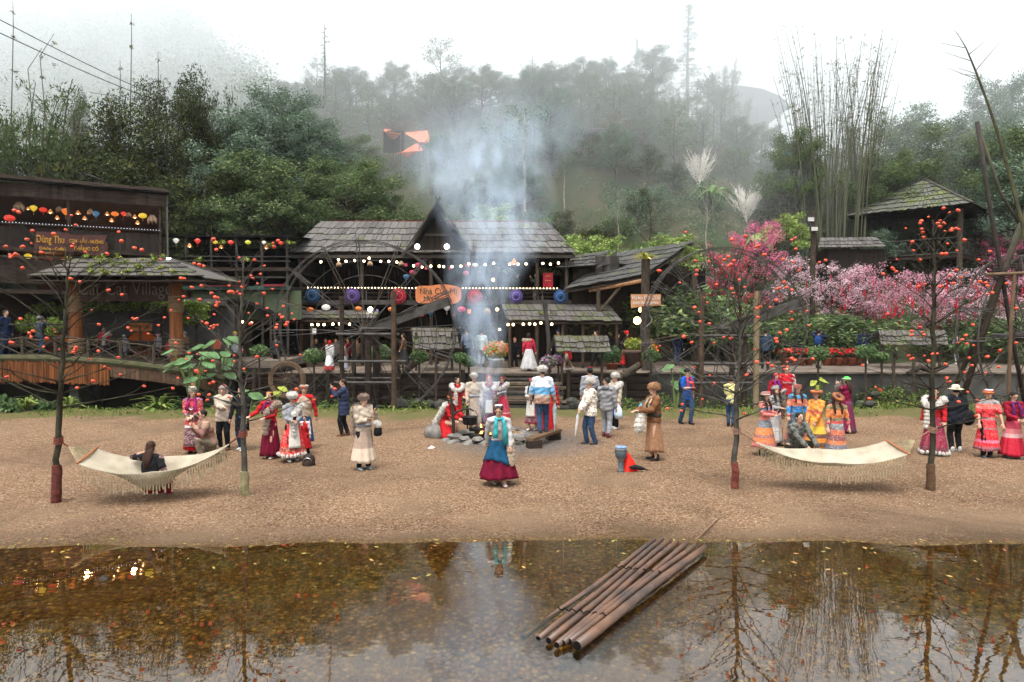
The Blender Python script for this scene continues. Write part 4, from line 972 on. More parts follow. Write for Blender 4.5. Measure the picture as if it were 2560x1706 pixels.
# undergrowth covering the slope
C_ = []; Rr = []
for i in range(4200):
    d = 35.8 + 22 * random.random() ** 1.1; x = random.uniform(-.85, .85) * d
    if x > 2.5 and d < 37: continue
    C_.append((x, d, terr(x, d) + .15)); Rr.append(random.uniform(.3, .9))
tag(mk('undergrowth', leaves(210000, C_, Rr, .17, .8, .1, .1, 2.6, 12), M_leaf('undergrowth_leaf', [(0, (.045, .08, .036)), (.4, (.11, .155, .07)), (.75, (.17, .215, .11)), (.92, (.16, .13, .07)), (1, (.24, .24, .11))], .25)), kind='stuff')
# distant forest on the left ridge, a mass in the mist
C_ = []; Rr = []
for i in range(420):
    d = random.uniform(52, 84); x = random.uniform(-.80, -.36) * d
    zz = terr(x, d); C_.append((x, d, zz + random.uniform(1, 5))); Rr.append(random.uniform(1.0, 2.6))
tag(mk('far_forest', leaves(110000, C_, Rr, .3, 1.3, .2, .1, 2, 13), L_MID), kind='stuff')
# --- blossom trees
def blossom(name, label, px, d, ptop, mat, n, spread, seed, ribbons=0, H=None, lsize=.075):
    x = (px - 1280) / FPX * d; z = terr(x, d) if d > 35.6 else DK
    H = P(px, ptop, d).z - z; t = thing(name, label, 'tree', (x, d, z), 0, 'blossoming trees on the right')
    mb = MB(); tips = limbs(mb, H, .09, 12, spread, .55, 6, seed, .85, z0=.25); mk('trunk', mb, BARK, t, True)
    rn = random.Random(seed); more = [tuple(Vector(a).lerp(Vector(b_), rn.random())) for a in tips for b_ in [rn.choice(tips)]]
    cs = [tuple(q) for q in tips] * 2 + more
    mk('blossom', leaves(n, cs, [rn.uniform(.2, .5) * spread * .42 for _ in cs], lsize, .8, .05, 0, 1.4, seed), mat, t)
    if ribbons:
        rb = MB()
        for i in range(ribbons):
            p = Vector(rn.choice(cs)) + Vector((rn.uniform(-.3, .3), rn.uniform(-.3, .3), -.2)); l = rn.uniform(.25, .6); w_ = .035; a = rn.random() * 3
            dx, dy = math.cos(a) * w_, math.sin(a) * w_
            rb.add([p + V3(dx, dy, 0), p - V3(dx, dy, 0), p + V3(-dx * .8, -dy, -l), p + V3(dx * .8, dy, -l * .9)], [(0, 1, 2, 3)])
        tag(mk('ribbons', rb, M('red_ribbon', (.62, .02, .04), (.45, .015, .03), 5, .6, 0), t), kind='stuff')
    return t
B_MAG = M_leaf('magenta_petal', [(0, (.36, .06, .14)), (.5, (.56, .13, .25)), (1, (.70, .28, .38))], 1.2, .7, .3)
B_RED = M_leaf('red_petal', [(0, (.42, .03, .06)), (.5, (.60, .06, .10)), (1, (.66, .2, .25))], 1.2, .7, .3)
B_PALE = M_leaf('pale_petal', [(0, (.34, .20, .23)), (.5, (.52, .36, .40)), (1, (.70, .57, .60))], 1.2, .7, .3)
B_PINK = M_leaf('pink_petal', [(0, (.36, .12, .17)), (.5, (.50, .25, .31)), (1, (.66, .45, .50))], 1.2, .7, .3)
for a in ((1880, 37.5, 512, 'magenta blossom tree standing highest on the right', B_MAG, 6500, 2.3, 0), (1830, 36.8, 560, 'red blossom tree with hanging ribbons below the magenta one', B_RED, 3000, 1.7, 40),
          (1985, 36.3, 608, 'pale pink blossom tree right of the magenta one', B_PALE, 4400, 1.9, 10), (2080, 36, 632, 'pale pink blossom tree in front of the shed', B_PALE, 4800, 1.9, 12), (2160, 35.8, 640, 'deep pink blossom tree full of red ribbons', B_PINK, 4400, 1.9, 50),
          (2240, 35.9, 655, 'pink blossom tree below the gazebo railing', B_PINK, 4600, 1.8, 40), (2310, 35.4, 660, 'pink blossom tree behind the fourth persimmon tree', B_PINK, 4200, 1.8, 40), (2400, 35.2, 650, 'faded pink blossom tree left of the leaning poles', B_PALE, 3800, 1.8, 40),
          (2490, 35.8, 665, 'dusky pink blossom tree behind the leaning poles', B_PINK, 4200, 1.7, 30), (1700, 37.5, 620, 'faint pink blossom tree behind the right wheel', B_PALE, 2200, 1.6, 10), (2520, 38.5, 560, 'reddish blossom tree at the right edge', B_MAG, 2600, 1.7, 10)):
    blossom('blossom_tree', a[3], a[0], a[1], a[2], a[4], a[5], a[6], a[0], a[7])
# hedge-like shrubs under the blossom
for px, d, top, lab in ((1960, 35.4, 800, 'dark bush under the pale blossom trees'), (2050, 35.2, 770, 'dark round bush by the poinsettia pots'), (2120, 35.3, 790, 'dark bush right of the poinsettia pots'), (2420, 35, 790, 'dark bush left of the leaning poles'), (2520, 34.6, 780, 'dark bush behind the leaning poles'), (1700, 36, 700, 'leafy shrub behind the right wheel'), (1640, 35, 730, 'leafy shrub beside the barn porch'), (1760, 35.8, 740, 'leafy shrub behind the third persimmon tree')):
    place('shrub', px, d, top, lab, 'bush', 'bushes behind the walkway on the right', sx=1.5)
for k in P_:
    for ch in list(P_[k].children): bpy.data.objects.remove(ch)
    bpy.data.objects.remove(P_[k])
# wires
for i, (a, b_) in enumerate((((0, 50, 30), (640, 300, 60)), ((0, 83, 30), (640, 300, 60)), ((225, 232, 45), (620, 285, 60)))):
    p, q = P(*a), P(*b_); pts = [p.lerp(q, t) - V3(0, 0, .9 * math.sin(math.pi * t) * (i < 2)) for t in np.linspace(0, 1, 12)]
    tag(mk('power_line', MB().tube(pts, .022, 4), DARKM), ['upper of the two power lines crossing the sky at left', 'lower of the two power lines crossing the sky at left', 'short power line low behind the bamboo at left'][i], 'wire')
# tarps and huts on the hill
def tarp(name, label, pts, mat, d0, cat='tarp'):
    ps = [P(x, y, d) for x, y, d in pts]; c = sum(ps, Vector()) / len(ps); g_ = V3(c.x, c.y, terr(c.x, c.y)); t = thing(name, label, cat, g_)
    mb = MB(); n_ = 6
    A, B_, C2, D_ = ps
    for i in range(n_):
        for j in range(n_):
            def q(u, v): p = A.lerp(B_, u).lerp(D_.lerp(C2, u), v); p = p + V3(0, 0, -.5 * math.sin(math.pi * u) * math.sin(math.pi * v) + random.uniform(-.03, .03) * 0); return p - g_
            mb.slab([q(i / n_, j / n_), q((i + 1) / n_, j / n_), q((i + 1) / n_, (j + 1) / n_), q(i / n_, (j + 1) / n_)], (0, 0, -.02))
    mk('sheet', mb, mat, t)
    for p in (D_, C2): mk('pole', MB().tube([p - g_, V3(p.x - g_.x, p.y - g_.y, terr(p.x, p.y) - g_.z - .3)], .03), BAMB, t)
    return t
ORT = M('orange_tarp', (.75, .25, .15), (.62, .2, .12), 2, .7); BLT = M('blue_tarp', (.07, .2, .45), (.05, .15, .35), 2, .6)
tarp('tarp', 'small orange tarp on poles at the left of the hillside camp', ((962, 322, 46.5), (1003, 332, 46.5), (1001, 335, 45), (958, 328, 45)), ORT, 46)
tarp('tarp', 'large orange tarp stretched behind the small one on the hillside', ((1010, 332, 46.5), (1068, 326, 46.5), (1077, 356, 45.2), (1048, 355, 45)), ORT, 46)
tarp('tarp', 'crumpled orange tarp lying low on the hillside', ((1005, 380, 45), (1045, 355, 45.6), (1058, 376, 44.8), (990, 382, 44.5)), ORT, 45)
tarp('tarp', 'blue tarp over a hut left of the bamboo fan', ((1965, 372, 45.5), (2010, 366, 45.5), (2020, 378, 44), (1950, 388, 44)), BLT, 45)
tarp('tarp', 'faint blue tarp seen through the smoke on the hill', ((1205, 332, 49), (1290, 325, 49), (1285, 345, 47.5), (1215, 348, 47.5)), BLT, 48)
hb = House('hill_hut', 'dark hut under an orange tarp on the hillside', 'hut', P(985, 350, 46.3)); c = P(985, 350, 46.3); hb.part('wall', planks(MB(), (c.x - .7, 46.2, 0), (1, 0, 0), 1.4, c.z - .9, c.z + .6, .2), DARKM)
for px, lab in ((1520, 'brown hut with a low roof in the mist above the barn'), (1985, 'dark brown hut under the blue tarp')):
    c = P(px, 345 if px < 1900 else 385, 46 if px < 1900 else 45.2); hb = House('hill_hut', lab, 'hut', c)
    hb.part('wall', planks(MB(), (c.x - 1.1, c.y, 0), (1, 0, 0), 2.2, c.z - 1.0, c.z + .2, .2), WOODV)
    hb.part('roof', shingles(MB(), (c.x - 1.3, c.y + 1.0, c.z + .9), (c.x + 1.3, c.y + 1.0, c.z + .9), (c.x + 1.4, c.y - .3, c.z + .2), (c.x - 1.4, c.y - .3, c.z + .2), 3, .4), SH_DARK)
# big misty hall on the far right crest
c = P(1860, 240, 68); hh = House('misty_hall', 'large curved-roof hall faint in the mist behind the bamboo fan', 'building', (c.x, 68, c.z - 4))
pts = [P(px, py, 68) for px, py in ((1770, 250), (1800, 225), (1850, 214), (1905, 222), (1950, 240), (1975, 262))]
mb = MB()
for a, b_ in zip(pts[:-1], pts[1:]): mb.slab([a, b_, b_ + V3(0, 8, 0), a + V3(0, 8, 0)], (0, 0, -.3)); mb.slab([a, b_, V3(b_.x, b_.y, P(0, 268, 68).z), V3(a.x, a.y, P(0, 268, 68).z)], (0, .2, 0))
hh.part('roof', mb, GREYW)
hh.part('wall', MB().box((pts[2].x, 72, P(0, 300, 68).z - .5), (6.5, 6, 3.2)), WOODV)
for px in (1800, 1900, 1950): q = P(px, 262, 68.4); hh.part('post', MB().tube([q, q - V3(0, 0, 4)], .12), POSTM)
# ---------------------------------------------------------------- persimmon trees
random.seed(900)
TRK = M('mottled_trunk', (.035, .029, .022), (.12, .11, .09), 7, .9, .6, .02, (1, 1, .6), detail=6)
TRKD = M('dark_mossy_trunk', (.022, .018, .013), (.07, .065, .04), 6, .9, .6, .02, (1, 1, .6), detail=6)
FRU = M('persimmon_skin', (.80, .095, .022), (.66, .05, .016), 5, .35, 0, spec=.5)
def mfruit(r):
    mb = MB(); mb.lathe([(.001, -r * .72), (r * .6, -r * .66), (r * .95, -r * .25), (r, .12 * r), (r * .8, .6 * r), (r * .35, .72 * r), (.001, .6 * r)], 10)
    for a in range(4): c, s = math.cos(a * 1.57), math.sin(a * 1.57); mb.add([(0, 0, .68 * r), (c * .5 * r - s * .2 * r, s * .5 * r + c * .2 * r, .80 * r), (c * .62 * r, s * .62 * r, .72 * r), (c * .5 * r + s * .2 * r, s * .5 * r - c * .2 * r, .80 * r)], [(0, 1, 2, 3)])
    return mb
def persimmon(label, d, path, rt, mat, seed, n_br, reach, zlo, zhi, nfruit, wrap, topspread=.5, right=0):
    base = G(*path[0], 0); base.y = d; base.x = (path[0][0] - 1280) / FPX * d; base.z = terr(base.x, d) - .05
    t = thing('persimmon_tree', label, 'tree', base, 0, 'fruiting persimmon trees along the beach'); rn = random.Random(seed)
    pts = [P(x, y, d) - base for x, y in path]; pts[0].z = 0
    n_ = len(pts); mb = MB()
    fine = []
    for i in range(n_ - 1):
        for k in range(4): fine.append(pts[i].lerp(pts[i + 1], k / 4) + V3(rn.uniform(-.022, .022), rn.uniform(-.02, .02), 0))
    fine.append(pts[-1]); K_ = len(fine)
    mb.tube(fine, [rt * (1.08 - .9 * (k / (K_ - 1)) ** 1.3) for k in range(K_)], 10, wob=.07); mk('trunk', mb, mat, t, True)
    H = pts[-1].z; bm = MB(); ends = []
    for i in range(n_br):
        f = (i + rn.random()) / n_br; z = zlo + (zhi - zlo) * f; k = min(K_ - 2, next((j for j in range(K_ - 1) if fine[j + 1].z >= z), K_ - 2)); p = fine[k].lerp(fine[k + 1], .5)
        a = i * 2.399 + rn.uniform(-.4, .4); L = reach * (1 - (1 - topspread) * f) * rn.uniform(.7, 1.12)
        dx, dy = math.cos(a), math.sin(a) * .75
        if right and dx > 0: dx *= 1 + right
        up = rn.uniform(.05, .35) + .75 * f; q = [p]
        for s in (.2, .45, .7, 1.0): q.append(p + V3(dx * L * s, dy * L * s, L * up * s ** (1.5 if f < .5 else .9) + .06 * math.sin(s * 3.1)) + V3(rn.uniform(-.03, .03), rn.uniform(-.03, .03), rn.uniform(-.03, .03)))
        r = rt * .36 * (1 - .45 * f); bm.tube(q, [r, r * .75, r * .55, r * .38, r * .16], 5); ends += [(q[-1], q[-2])] * 2
        for j in range(rn.choice([2, 3, 4])):
            s = rn.uniform(.25, .95) * 3.99; kk = int(s); m_ = q[kk].lerp(q[kk + 1], s - kk); b_ = a + rn.choice([-1, 1]) * rn.uniform(.35, 1.0); l = L * rn.uniform(.2, .42)
            e = m_ + V3(math.cos(b_) * l, math.sin(b_) * l * .8, l * rn.uniform(.1, .9)); mid = m_.lerp(e, .5) + V3(0, 0, -.04)
            bm.tube([m_, mid, e], [r * .38, r * .26, r * .1], 4); ends.append((e, mid))
            if rn.random() < .5: e2 = mid + V3(rn.uniform(-.3, .3), rn.uniform(-.3, .3), rn.uniform(.1, .35)); bm.tube([mid, e2], [r * .2, r * .08], 3); ends.append((e2, mid))
    mk('branches', bm, mat, t, True)
    fm = None
    for i in range(nfruit):
        e, m_ = rn.choice(ends); p = e.lerp(m_, rn.random() ** 1.8 * .8) + V3(rn.uniform(-.04, .04), rn.uniform(-.04, .04), -.035)
        if fm is None: fo = mk('fruit', mfruit(.034), FRU, t, True, loc=p); fm = fo.data
        else: fo = bpy.data.objects.new('fruit', fm); COL.objects.link(fo); fo.parent = t; fo.location = p
        s = rn.uniform(.65, 1.2); fo.scale = (s, s, s * rn.uniform(.85, 1)); fo.rotation_euler = (rn.uniform(-.5, .5), rn.uniform(-.5, .5), rn.random() * 6)
    wb = MB()
    z0, z1, col, rr = wrap
    zz = z0
    while zz < z1:
        k = min(K_ - 2, next((j for j in range(K_ - 1) if fine[j + 1].z >= zz), 0)); f = (zz - fine[k].z) / max(.01, fine[k + 1].z - fine[k].z); c = fine[k].lerp(fine[k + 1], f)
        w_ = rr * (1.15 - .2 * (zz - z0) / (z1 - z0)); wb.tube([c + V3(w_ * math.cos(a), w_ * math.sin(a), .01 * math.sin(a + zz * 40)) for a in np.linspace(0, 6.283, 13)], .011, 5, cap=False); zz += .02
    wb.tube([fine[0] + V3(0, 0, z0), fine[0].lerp(fine[2], .5) * 1 + V3(0, 0, 0) if False else V3(fine[1].x, fine[1].y, z1)], [rr * 1.1, rr * .95], 12)
    mk('trunk_wrap', wb, col, t)
    return t, base, fine
REDR = M('red_rope', (.24, .07, .05), (.14, .04, .03), 25, .9, .3, .004); TWN = M('pale_twine', (.34, .27, .16), (.16, .17, .08), 22, .9, .3, .004, (1, 1, 8)); RBW = M('red_brown_wrap', (.19, .055, .04), (.10, .035, .03), 12, .85, .4, .01)
T1 = persimmon('leftmost persimmon tree with dark trunk wrapped red-brown at the foot', 12.0, [(140, 1267), (143, 1150), (150, 1000), (158, 880), (168, 760), (166, 680), (160, 615)], .052, TRKD, 1, 34, 2.05, 1.7, 4.2, 100, (0, .72, RBW, .068), .5, .35)
T2 = persimmon('second persimmon tree with twine-wrapped foot between the left hammock and the women', 12.5, [(613, 1249), (610, 1150), (606, 1000), (600, 880), (604, 760), (606, 690), (608, 640)], .05, TRK, 2, 36, 1.55, 1.45, 4.2, 95, (0, .5, TWN, .066), .42)
T3 = persimmon('third persimmon tree with spreading crown in front of the right water wheel', 13.0, [(1838, 1232), (1838, 1130), (1840, 1000), (1850, 880), (1852, 800), (1846, 740), (1850, 690)], .052, TRK, 3, 46, 1.95, 1.35, 4.0, 100, (0, .55, REDR, .06), .6)
T4 = persimmon('fourth and tallest persimmon tree at the right end of the right hammock', 13.0, [(2326, 1232), (2330, 1100), (2333, 900), (2333, 760), (2335, 660), (2333, 600), (2332, 550)], .052, TRKD, 4, 48, 1.7, 1.3, 5.0, 100, (0, .55, M('brown_twine', (.16, .09, .05), (.10, .06, .035), 20), .068), .3)
# ---------------------------------------------------------------- hammocks
CAN = M('cream_canvas', (.42, .37, .28), (.30, .26, .19), 3, .85, .2, .005, (1, 1, 1)); CORD = M('cotton_cord', (.36, .30, .19), (.26, .21, .12), 12, .9, 0)
def hammock(label, ta, ya, tb, yb, sag, gather, dip=0):
    def at(tr, y, d):
        _, b, f = tr; q = P(1280, y, d); z = q.z - b.z; k = next((j for j in range(len(f) - 1) if f[j + 1].z >= z), 0); s = f[k].lerp(f[k + 1], (z - f[k].z) / max(.01, f[k + 1].z - f[k].z)); return s + b
    A = at(ta, ya, ta[1].y); B_ = at(tb, yb, tb[1].y); mid = (A + B_) / 2; base = V3(mid.x, mid.y, 0); t = thing('hammock', label, 'hammock', base, 0, 'cream fringed hammocks')
    A -= base; B_ -= base; ax = (B_ - A); L = ax.length; ax.normalize(); pr = V3(-ax.y, ax.x, 0).normalized()
    if pr.y > 0: pr = -pr      # towards the camera
    NU, NV = 40, 10; W = .38
    def cv(u):  # centre line
        return A.lerp(B_, u) + V3(0, 0, -sag * (1 - (2 * u - 1) ** 2) * 1.0)
    u0, u1 = (.15, .92) if gather == 'R' else (.10, .82)
    def wid(s):
        if gather == 'R': return W * min(1, 1.0 if s < .55 else max(.07, 1 - ((s - .55) / .45) ** 1.6 * .93))
        return W * min(1, 1.0 if s > .45 else max(.07, 1 - ((.45 - s) / .45) ** 1.6 * .93))
    def S(s, v):
        c = cv(u0 + (u1 - u0) * s); w_ = wid(s); return c + pr * w_ * v + V3(0, 0, -dip * math.exp(-((s - .45) / .17) ** 2) * (1 - v * v) + .16 * w_ / W * (v * v) * (1 - .75 * abs(2 * s - 1)) - .06 * v * (w_ / W))
    mb = MB()
    for i in range(NU + 1):
        for j in range(NV + 1): mb.v.append(tuple(S(i / NU, 2 * j / NV - 1)))
    for i in range(NU):
        for j in range(NV): k = i * (NV + 1) + j; mb.f.append((k, k + 1, k + NV + 2, k + NV + 1))
    o = mk('bed', mb, CAN, t, True); sm = o.modifiers.new('s', 'SOLIDIFY'); sm.thickness = .012
    rb = MB(); rb2 = MB(); bar_s = 0 if gather == 'R' else 1; pe, pm = (A, B_) if gather == 'R' else (B_, A); gs = 1 - bar_s
    K = cv(.05 if bar_s == 0 else .91)
    rc = MB()
    for v in np.linspace(-1, 1, 13): rc.tube([S(bar_s, v), K], .006, 4)
    rb.tube([K, pe], .014, 5); gp = S(gs, 0); rb2.tube([gp, pm], .014, 5)
    for q, rr_ in ((pe, rb), (pm, rb2)):
        for k in range(4): rr_.tube([q + V3(.07 * math.cos(a), .07 * math.sin(a), .03 * k - .05 + .02 * math.sin(a)) for a in np.linspace(0, 6.28, 12)], .013, 4)
    RM_ = REDR if gather == 'R' else M('tan_rope', (.33, .20, .13), (.22, .12, .09), 20); mk('fan_cords', rc, CORD, t); mk('rope', rb2, RM_, t); mk('rope', rb, REDR if gather == 'R' else M('tan_rope', (.33, .20, .13), (.22, .12, .09), 20), t)
    mk('spreader_bar', MB().tube([S(bar_s, -1.08), S(bar_s, 1.08)], .018, 6), M('bar_wood', (.42, .18, .08), (.3, .12, .05), 5), t)
    rn = random.Random(5)
    for side in (1, -1):
        fr = MB()
        n_ = 46
        for i in range(n_):
            s = .02 + .96 * i / n_; s2 = .02 + .96 * (i + 1) / n_; sm_ = (s + s2) / 2; dp = .13 + .10 * math.sin(math.pi * s)
            a, b_, c = S(s, side), S(s2, side), S(sm_, side)
            lo = V3(0, 0, -dp); w1 = pr * side * .03
            fr.tube([a, a.lerp(b_, 1) + lo * .5 + w1], .004, 3); fr.tube([b_, a + lo * .5 + w1], .004, 3)
            fr.tube([a + lo * .5 + w1, b_ + lo + w1], .004, 3); fr.tube([b_ + lo * .5 + w1, a + lo + w1], .004, 3)
            tl = rn.uniform(.08, .17); fr.tube([c + lo + w1, c + lo + w1 + V3(rn.uniform(-.012, .012), rn.uniform(-.01, .01), -tl)], [.009, .013], 4)
        mk('fringe', fr, CORD, t)
    return t, S, base
HM1 = hammock('left cream hammock with a woman sitting in its middle', T1, 1100, T2, 1083, .66, 'R', .30)
HM2 = hammock('right empty cream hammock in front of the colourful group', T3, 1075, T4, 1072, .66, 'L')
# ---------------------------------------------------------------- bamboo raft
rf0 = G(1540, 1480, 0); raft = thing('bamboo_raft', 'raft of seven thick brown bamboo poles lying half in the pond', 'raft', (rf0.x, rf0.y, 0))
BAMR = M('raft_bamboo', (.15, .075, .042), (.05, .033, .027), 2.2, .5, .3, .01, (1, 1, 1), spec=.5, isl=.25)
for (x0, y0_), (x1, y1_), r0, r1, z0 in (((1308, 1596), (1636, 1350), .032, .032, -.09), ((1346, 1600), (1655, 1348), .034, .034, -.05), ((1372, 1604), (1674, 1350), .037, .036, .0), ((1392, 1612), (1693, 1353), .035, .036, .02), ((1408, 1609), (1717, 1358), .033, .034, .01), ((1424, 1602), (1737, 1364), .034, .034, .02), ((1443, 1612), (1762, 1368), .056, .042, .03)):
    a, b_ = G(x0, y0_, z0) + V3(0, 0, .012 * math.sin(x0)), G(x1, y1_, .06); mb = MB(); L = (b_ - a).length; nn = int(L / .33); ptl = []; rl = []
    for k in range(nn + 1):
        s = k / nn; c = a.lerp(b_, s) + V3(0, 0, .012 * (math.sin(s * 7 + x0) - math.sin(x0))); r = r0 + (r1 - r0) * s
        for ds, q in ((-.004, 1.0), (-.002, 1.05), (.002, 1.05), (.004, 1.0)):
            if 0 < s < 1: ptl.append(a.lerp(b_, s + ds) + V3(0, 0, .012 * (math.sin(s * 7 + x0) - math.sin(x0)))); rl.append(r * q)
            elif ds == -.004: ptl.append(c); rl.append(r * .98)
    mb.tube(ptl, rl, 12); po = mk('bamboo_pole', mb, BAMR, raft, True, off=raft.location)
    ds = (b_ - a).normalized(); mk('dark_end_disc', MB().tube([a + ds * .1, a - ds * .006], [r0 * .78, r0 * .84], 12), DARKM, po, off=raft.location)  # dark disc on the closed pole end stands for shade inside the hollow
for s in (.2, .62):
    a, b_ = G(1308, 1596, .0).lerp(G(1636, 1350, .05), s), G(1443, 1612, .0).lerp(G(1762, 1368, .05), s); mb = MB()
    n_ = 22; mb.tube([a.lerp(b_, k / n_) + V3(0, 0, .045 + .02 * math.cos(k * 6.28 * 7 / n_)) for k in range(n_ + 1)], .008, 5); mk('lashing', mb, DARKM, raft, off=raft.location)
rp = [(1738, 1352), (1760, 1330), (1790, 1302), (1815, 1285), (1832, 1262), (1850, 1268), (1880, 1262), (1905, 1268), (1885, 1275)]
tag(mk('mooring_rope', MB().tube([G(x, y, .05) for x, y in rp], .014, 5), M('dry_rope', (.24, .15, .09), (.16, .1, .06), 20)), 'brown rope running from the bamboo raft up to the third persimmon tree', 'rope')
# ---------------------------------------------------------------- fire pit
random.seed(31)
fb = FIRE.copy(); gpf = 'flat rocks ringing the fire'
for i in range(34):
    lv = i // 15; a = i * .42 + (.21 if lv else 0); rr = .95 - .16 * lv + random.uniform(-.06, .06); s = random.uniform(.16, .27)
    p = fb + V3(rr * 1.15 * math.cos(a), rr * .8 * math.sin(a), .06 + .12 * lv)
    mb = MB().ball((0, 0, 0), (s, s * .75, s * .34), 8, 4, .2); o = mk('fire_rock', mb, STG if random.random() < .8 else STN, loc=p); o.rotation_euler = (random.uniform(-.2, .2), random.uniform(-.2, .2), a)
    q = ['right', 'back right', 'back left', 'left', 'front left', 'front right'][int((a % 6.283) / 1.048) % 6]
    tag(o, 'flat grey rock in the %s layer at the %s of the fire ring' % (['bottom', 'second', 'top'][lv], q), 'rock', gpf)
sr = G(1098, 1098, .0); o = mk('seat_rock', MB().ball((0, 0, .17), (.42, .33, .30), 14, 9, .08), STG, loc=(sr.x, sr.y, 0), smooth=True); tag(o, 'big pale rounded boulder the red-dressed woman sits on by the fire', 'rock')
wd = thing('firewood', 'heap of charred logs and split sticks smouldering in the fire ring', 'firewood', fb + V3(-.1, 0, .1))
CHAR = M('charred_wood', (.02, .018, .017), (.06, .05, .045), 8)
for i in range(7): a = i * .9; mk('log', MB().tube([V3(-.45 * math.cos(a), -.4 * math.sin(a), .05 + .03 * i), V3(.45 * math.cos(a), .4 * math.sin(a), .1 + .04 * i)], .05, 7), CHAR, wd)
for i in range(10): mk('stick', MB().beam((.2 + random.uniform(-.1, .3), -.1 + random.uniform(-.3, .2), .28), (1.3 + random.uniform(-.4, .3), -.05 + random.uniform(-.35, .3), .03), .025), M('split_wood', (.42, .27, .15), (.3, .19, .1), 5), wd)
FLM = M_emit('flame', (1, .42, .08), 6); fl = thing('flame', 'small orange flames licking out of the fire ring', 'fire', fb + V3(-.15, -.1, .22))
for i in range(5): x = random.uniform(-.25, .2); mk('tongue', MB().tube([(x, 0, 0), (x + .03, .02, .1), (x - .01, 0, random.uniform(.16, .3))], [.035, .03, .004], 6), FLM, fl)
pk = G(1131, 1110, 0); ps = thing('pot_stand', 'forked dark branch stuck upright beside the fire to hang a pot on', 'stand', (pk.x, pk.y, 0)); DKB = M('dark_branch', (.055, .04, .035), (.03, .024, .02), 8)
mk('post', MB().tube([(0, 0, -.1), (.03, 0, .5), (.0, 0, .95), (-.07, 0, 1.5)], [.055, .045, .04, .03]), DKB, ps)
mk('arm', MB().tube([(.02, 0, .75), (.12, 0, .86), (.35, 0, .93), (.48, 0, .93), (.56, 0, .87)], [.035, .03, .025, .02, .015]), DKB, ps)
pt = thing('cooking_pot', 'black round cooking pot hanging over the fire', 'pot', V3(pk.x + .47, pk.y, .52)); mk('body', MB().lathe([(.02, 0), (.16, .0), (.20, .04), (.20, .2), (.22, .21), (.19, .21), (.17, .05), (.01, .03)], 18), M('cast_iron', (.018, .018, .02), (.03, .03, .03), 8, .5), pt, True)
mk('handle', MB().tube([(.2 * math.cos(a), 0, .2 + .2 * math.sin(a)) for a in np.linspace(0, math.pi, 12)], .008, 5), M('cast_iron', (.02,) * 3), pt)
kn = G(1240, 1112, 0); 
# smoke
def smoke():
    m = bpy.data.materials.new('smoke'); m.use_nodes = True; nt = m.node_tree; nt.nodes.clear()
    geo = N(nt, 'ShaderNodeNewGeometry'); sp = N(nt, 'ShaderNodeSeparateXYZ'); nt.links.new(geo.outputs['Position'], sp.inputs[0])
    def mth(op, a, b_=None, c=None):
        n = N(nt, 'ShaderNodeMath', operation=op)
        for i, v in enumerate((a, b_, c)):
            if v is None: continue
            if isinstance(v, bpy.types.NodeSocket): nt.links.new(v, n.inputs[i])
            else: n.inputs[i].default_value = v
        return n.outputs[0]
    z = sp.outputs[2]; zz = mth('MAXIMUM', mth('SUBTRACT', z, .3), 0)
    wv = mth('MULTIPLY', mth('SINE', mth('MULTIPLY', z, 1.3)), mth('MULTIPLY', zz, .045))
    cx = mth('ADD', mth('ADD', fb.x - .1, wv), mth('MULTIPLY', mth('POWER', zz, 1.6), -.002))
    cyy = mth('ADD', fb.y, mth('MULTIPLY', mth('POWER', zz, 1.5), .24))
    r = mth('ADD', .16, mth('MULTIPLY', mth('POWER', zz, 1.40), .105))
    dx = mth('DIVIDE', mth('SUBTRACT', sp.outputs[0], cx), r); dy = mth('DIVIDE', mth('SUBTRACT', sp.outputs[1], cyy), mth('MULTIPLY', r, .9))
    rr = mth('ADD', mth('MULTIPLY', dx, dx), mth('MULTIPLY', dy, dy))
    nv = N(nt, 'ShaderNodeMapping'); nt.links.new(geo.outputs['Position'], nv.inputs[0]); nv.inputs['Scale'].default_value = (1, .5, .55)
    nf = noise_t(nt, 1.05, 5, nv.outputs[0], .6, 1.8)
    body = mth('MAXIMUM', mth('SUBTRACT', 1, mth('MULTIPLY', rr, .55)), 0)
    tex = mth('MAXIMUM', mth('MULTIPLY', mth('SUBTRACT', nf, .40), 4.6), 0)
    fade = mth('DIVIDE', 1.0, mth('ADD', .30, mth('MULTIPLY', mth('POWER', r, 1.35), 1.15)))
    top = mth('MAXIMUM', mth('MINIMUM', mth('MULTIPLY', mth('SUBTRACT', 12.5, z), .3), 1), 0)
    dens = mth('MULTIPLY', mth('MULTIPLY', mth('MULTIPLY', body, tex), mth('MULTIPLY', fade, top)), .9)
    pv = N(nt, 'ShaderNodeVolumePrincipled'); pv.inputs['Color'].default_value = (.70, .84, 1, 1); nt.links.new(dens, pv.inputs['Density']); pv.inputs['Anisotropy'].default_value = .1
    out = N(nt, 'ShaderNodeOutputMaterial'); nt.links.new(pv.outputs[0], out.inputs['Volume'])
    mb = MB(); pr = []
    for zc, rc in ((.25, .35), (1.5, .75), (3, 1.7), (5, 3.0), (7, 4.2), (9.5, 5.6), (12.6, 7.2)):
        q = max(zc - .3, 0); pr.append((V3(fb.x - .1 - .002 * q ** 1.6, fb.y + .24 * q ** 1.5, zc), min(rc * 1.25, (.16 + .105 * q ** 1.40) * 1.4 + .2)))
    mb.tube([p for p, _ in pr], [r_ for _, r_ in pr], 14, hint=Vector((1, 0, 0)))
    o = mk('smoke_plume', mb, m); tag(o, 'bluish smoke plume rising from the fire ring and spreading over the roofs', 'smoke', kind='stuff')
    m.cycles.volume_sampling = 'MULTIPLE_IMPORTANCE'
smoke()
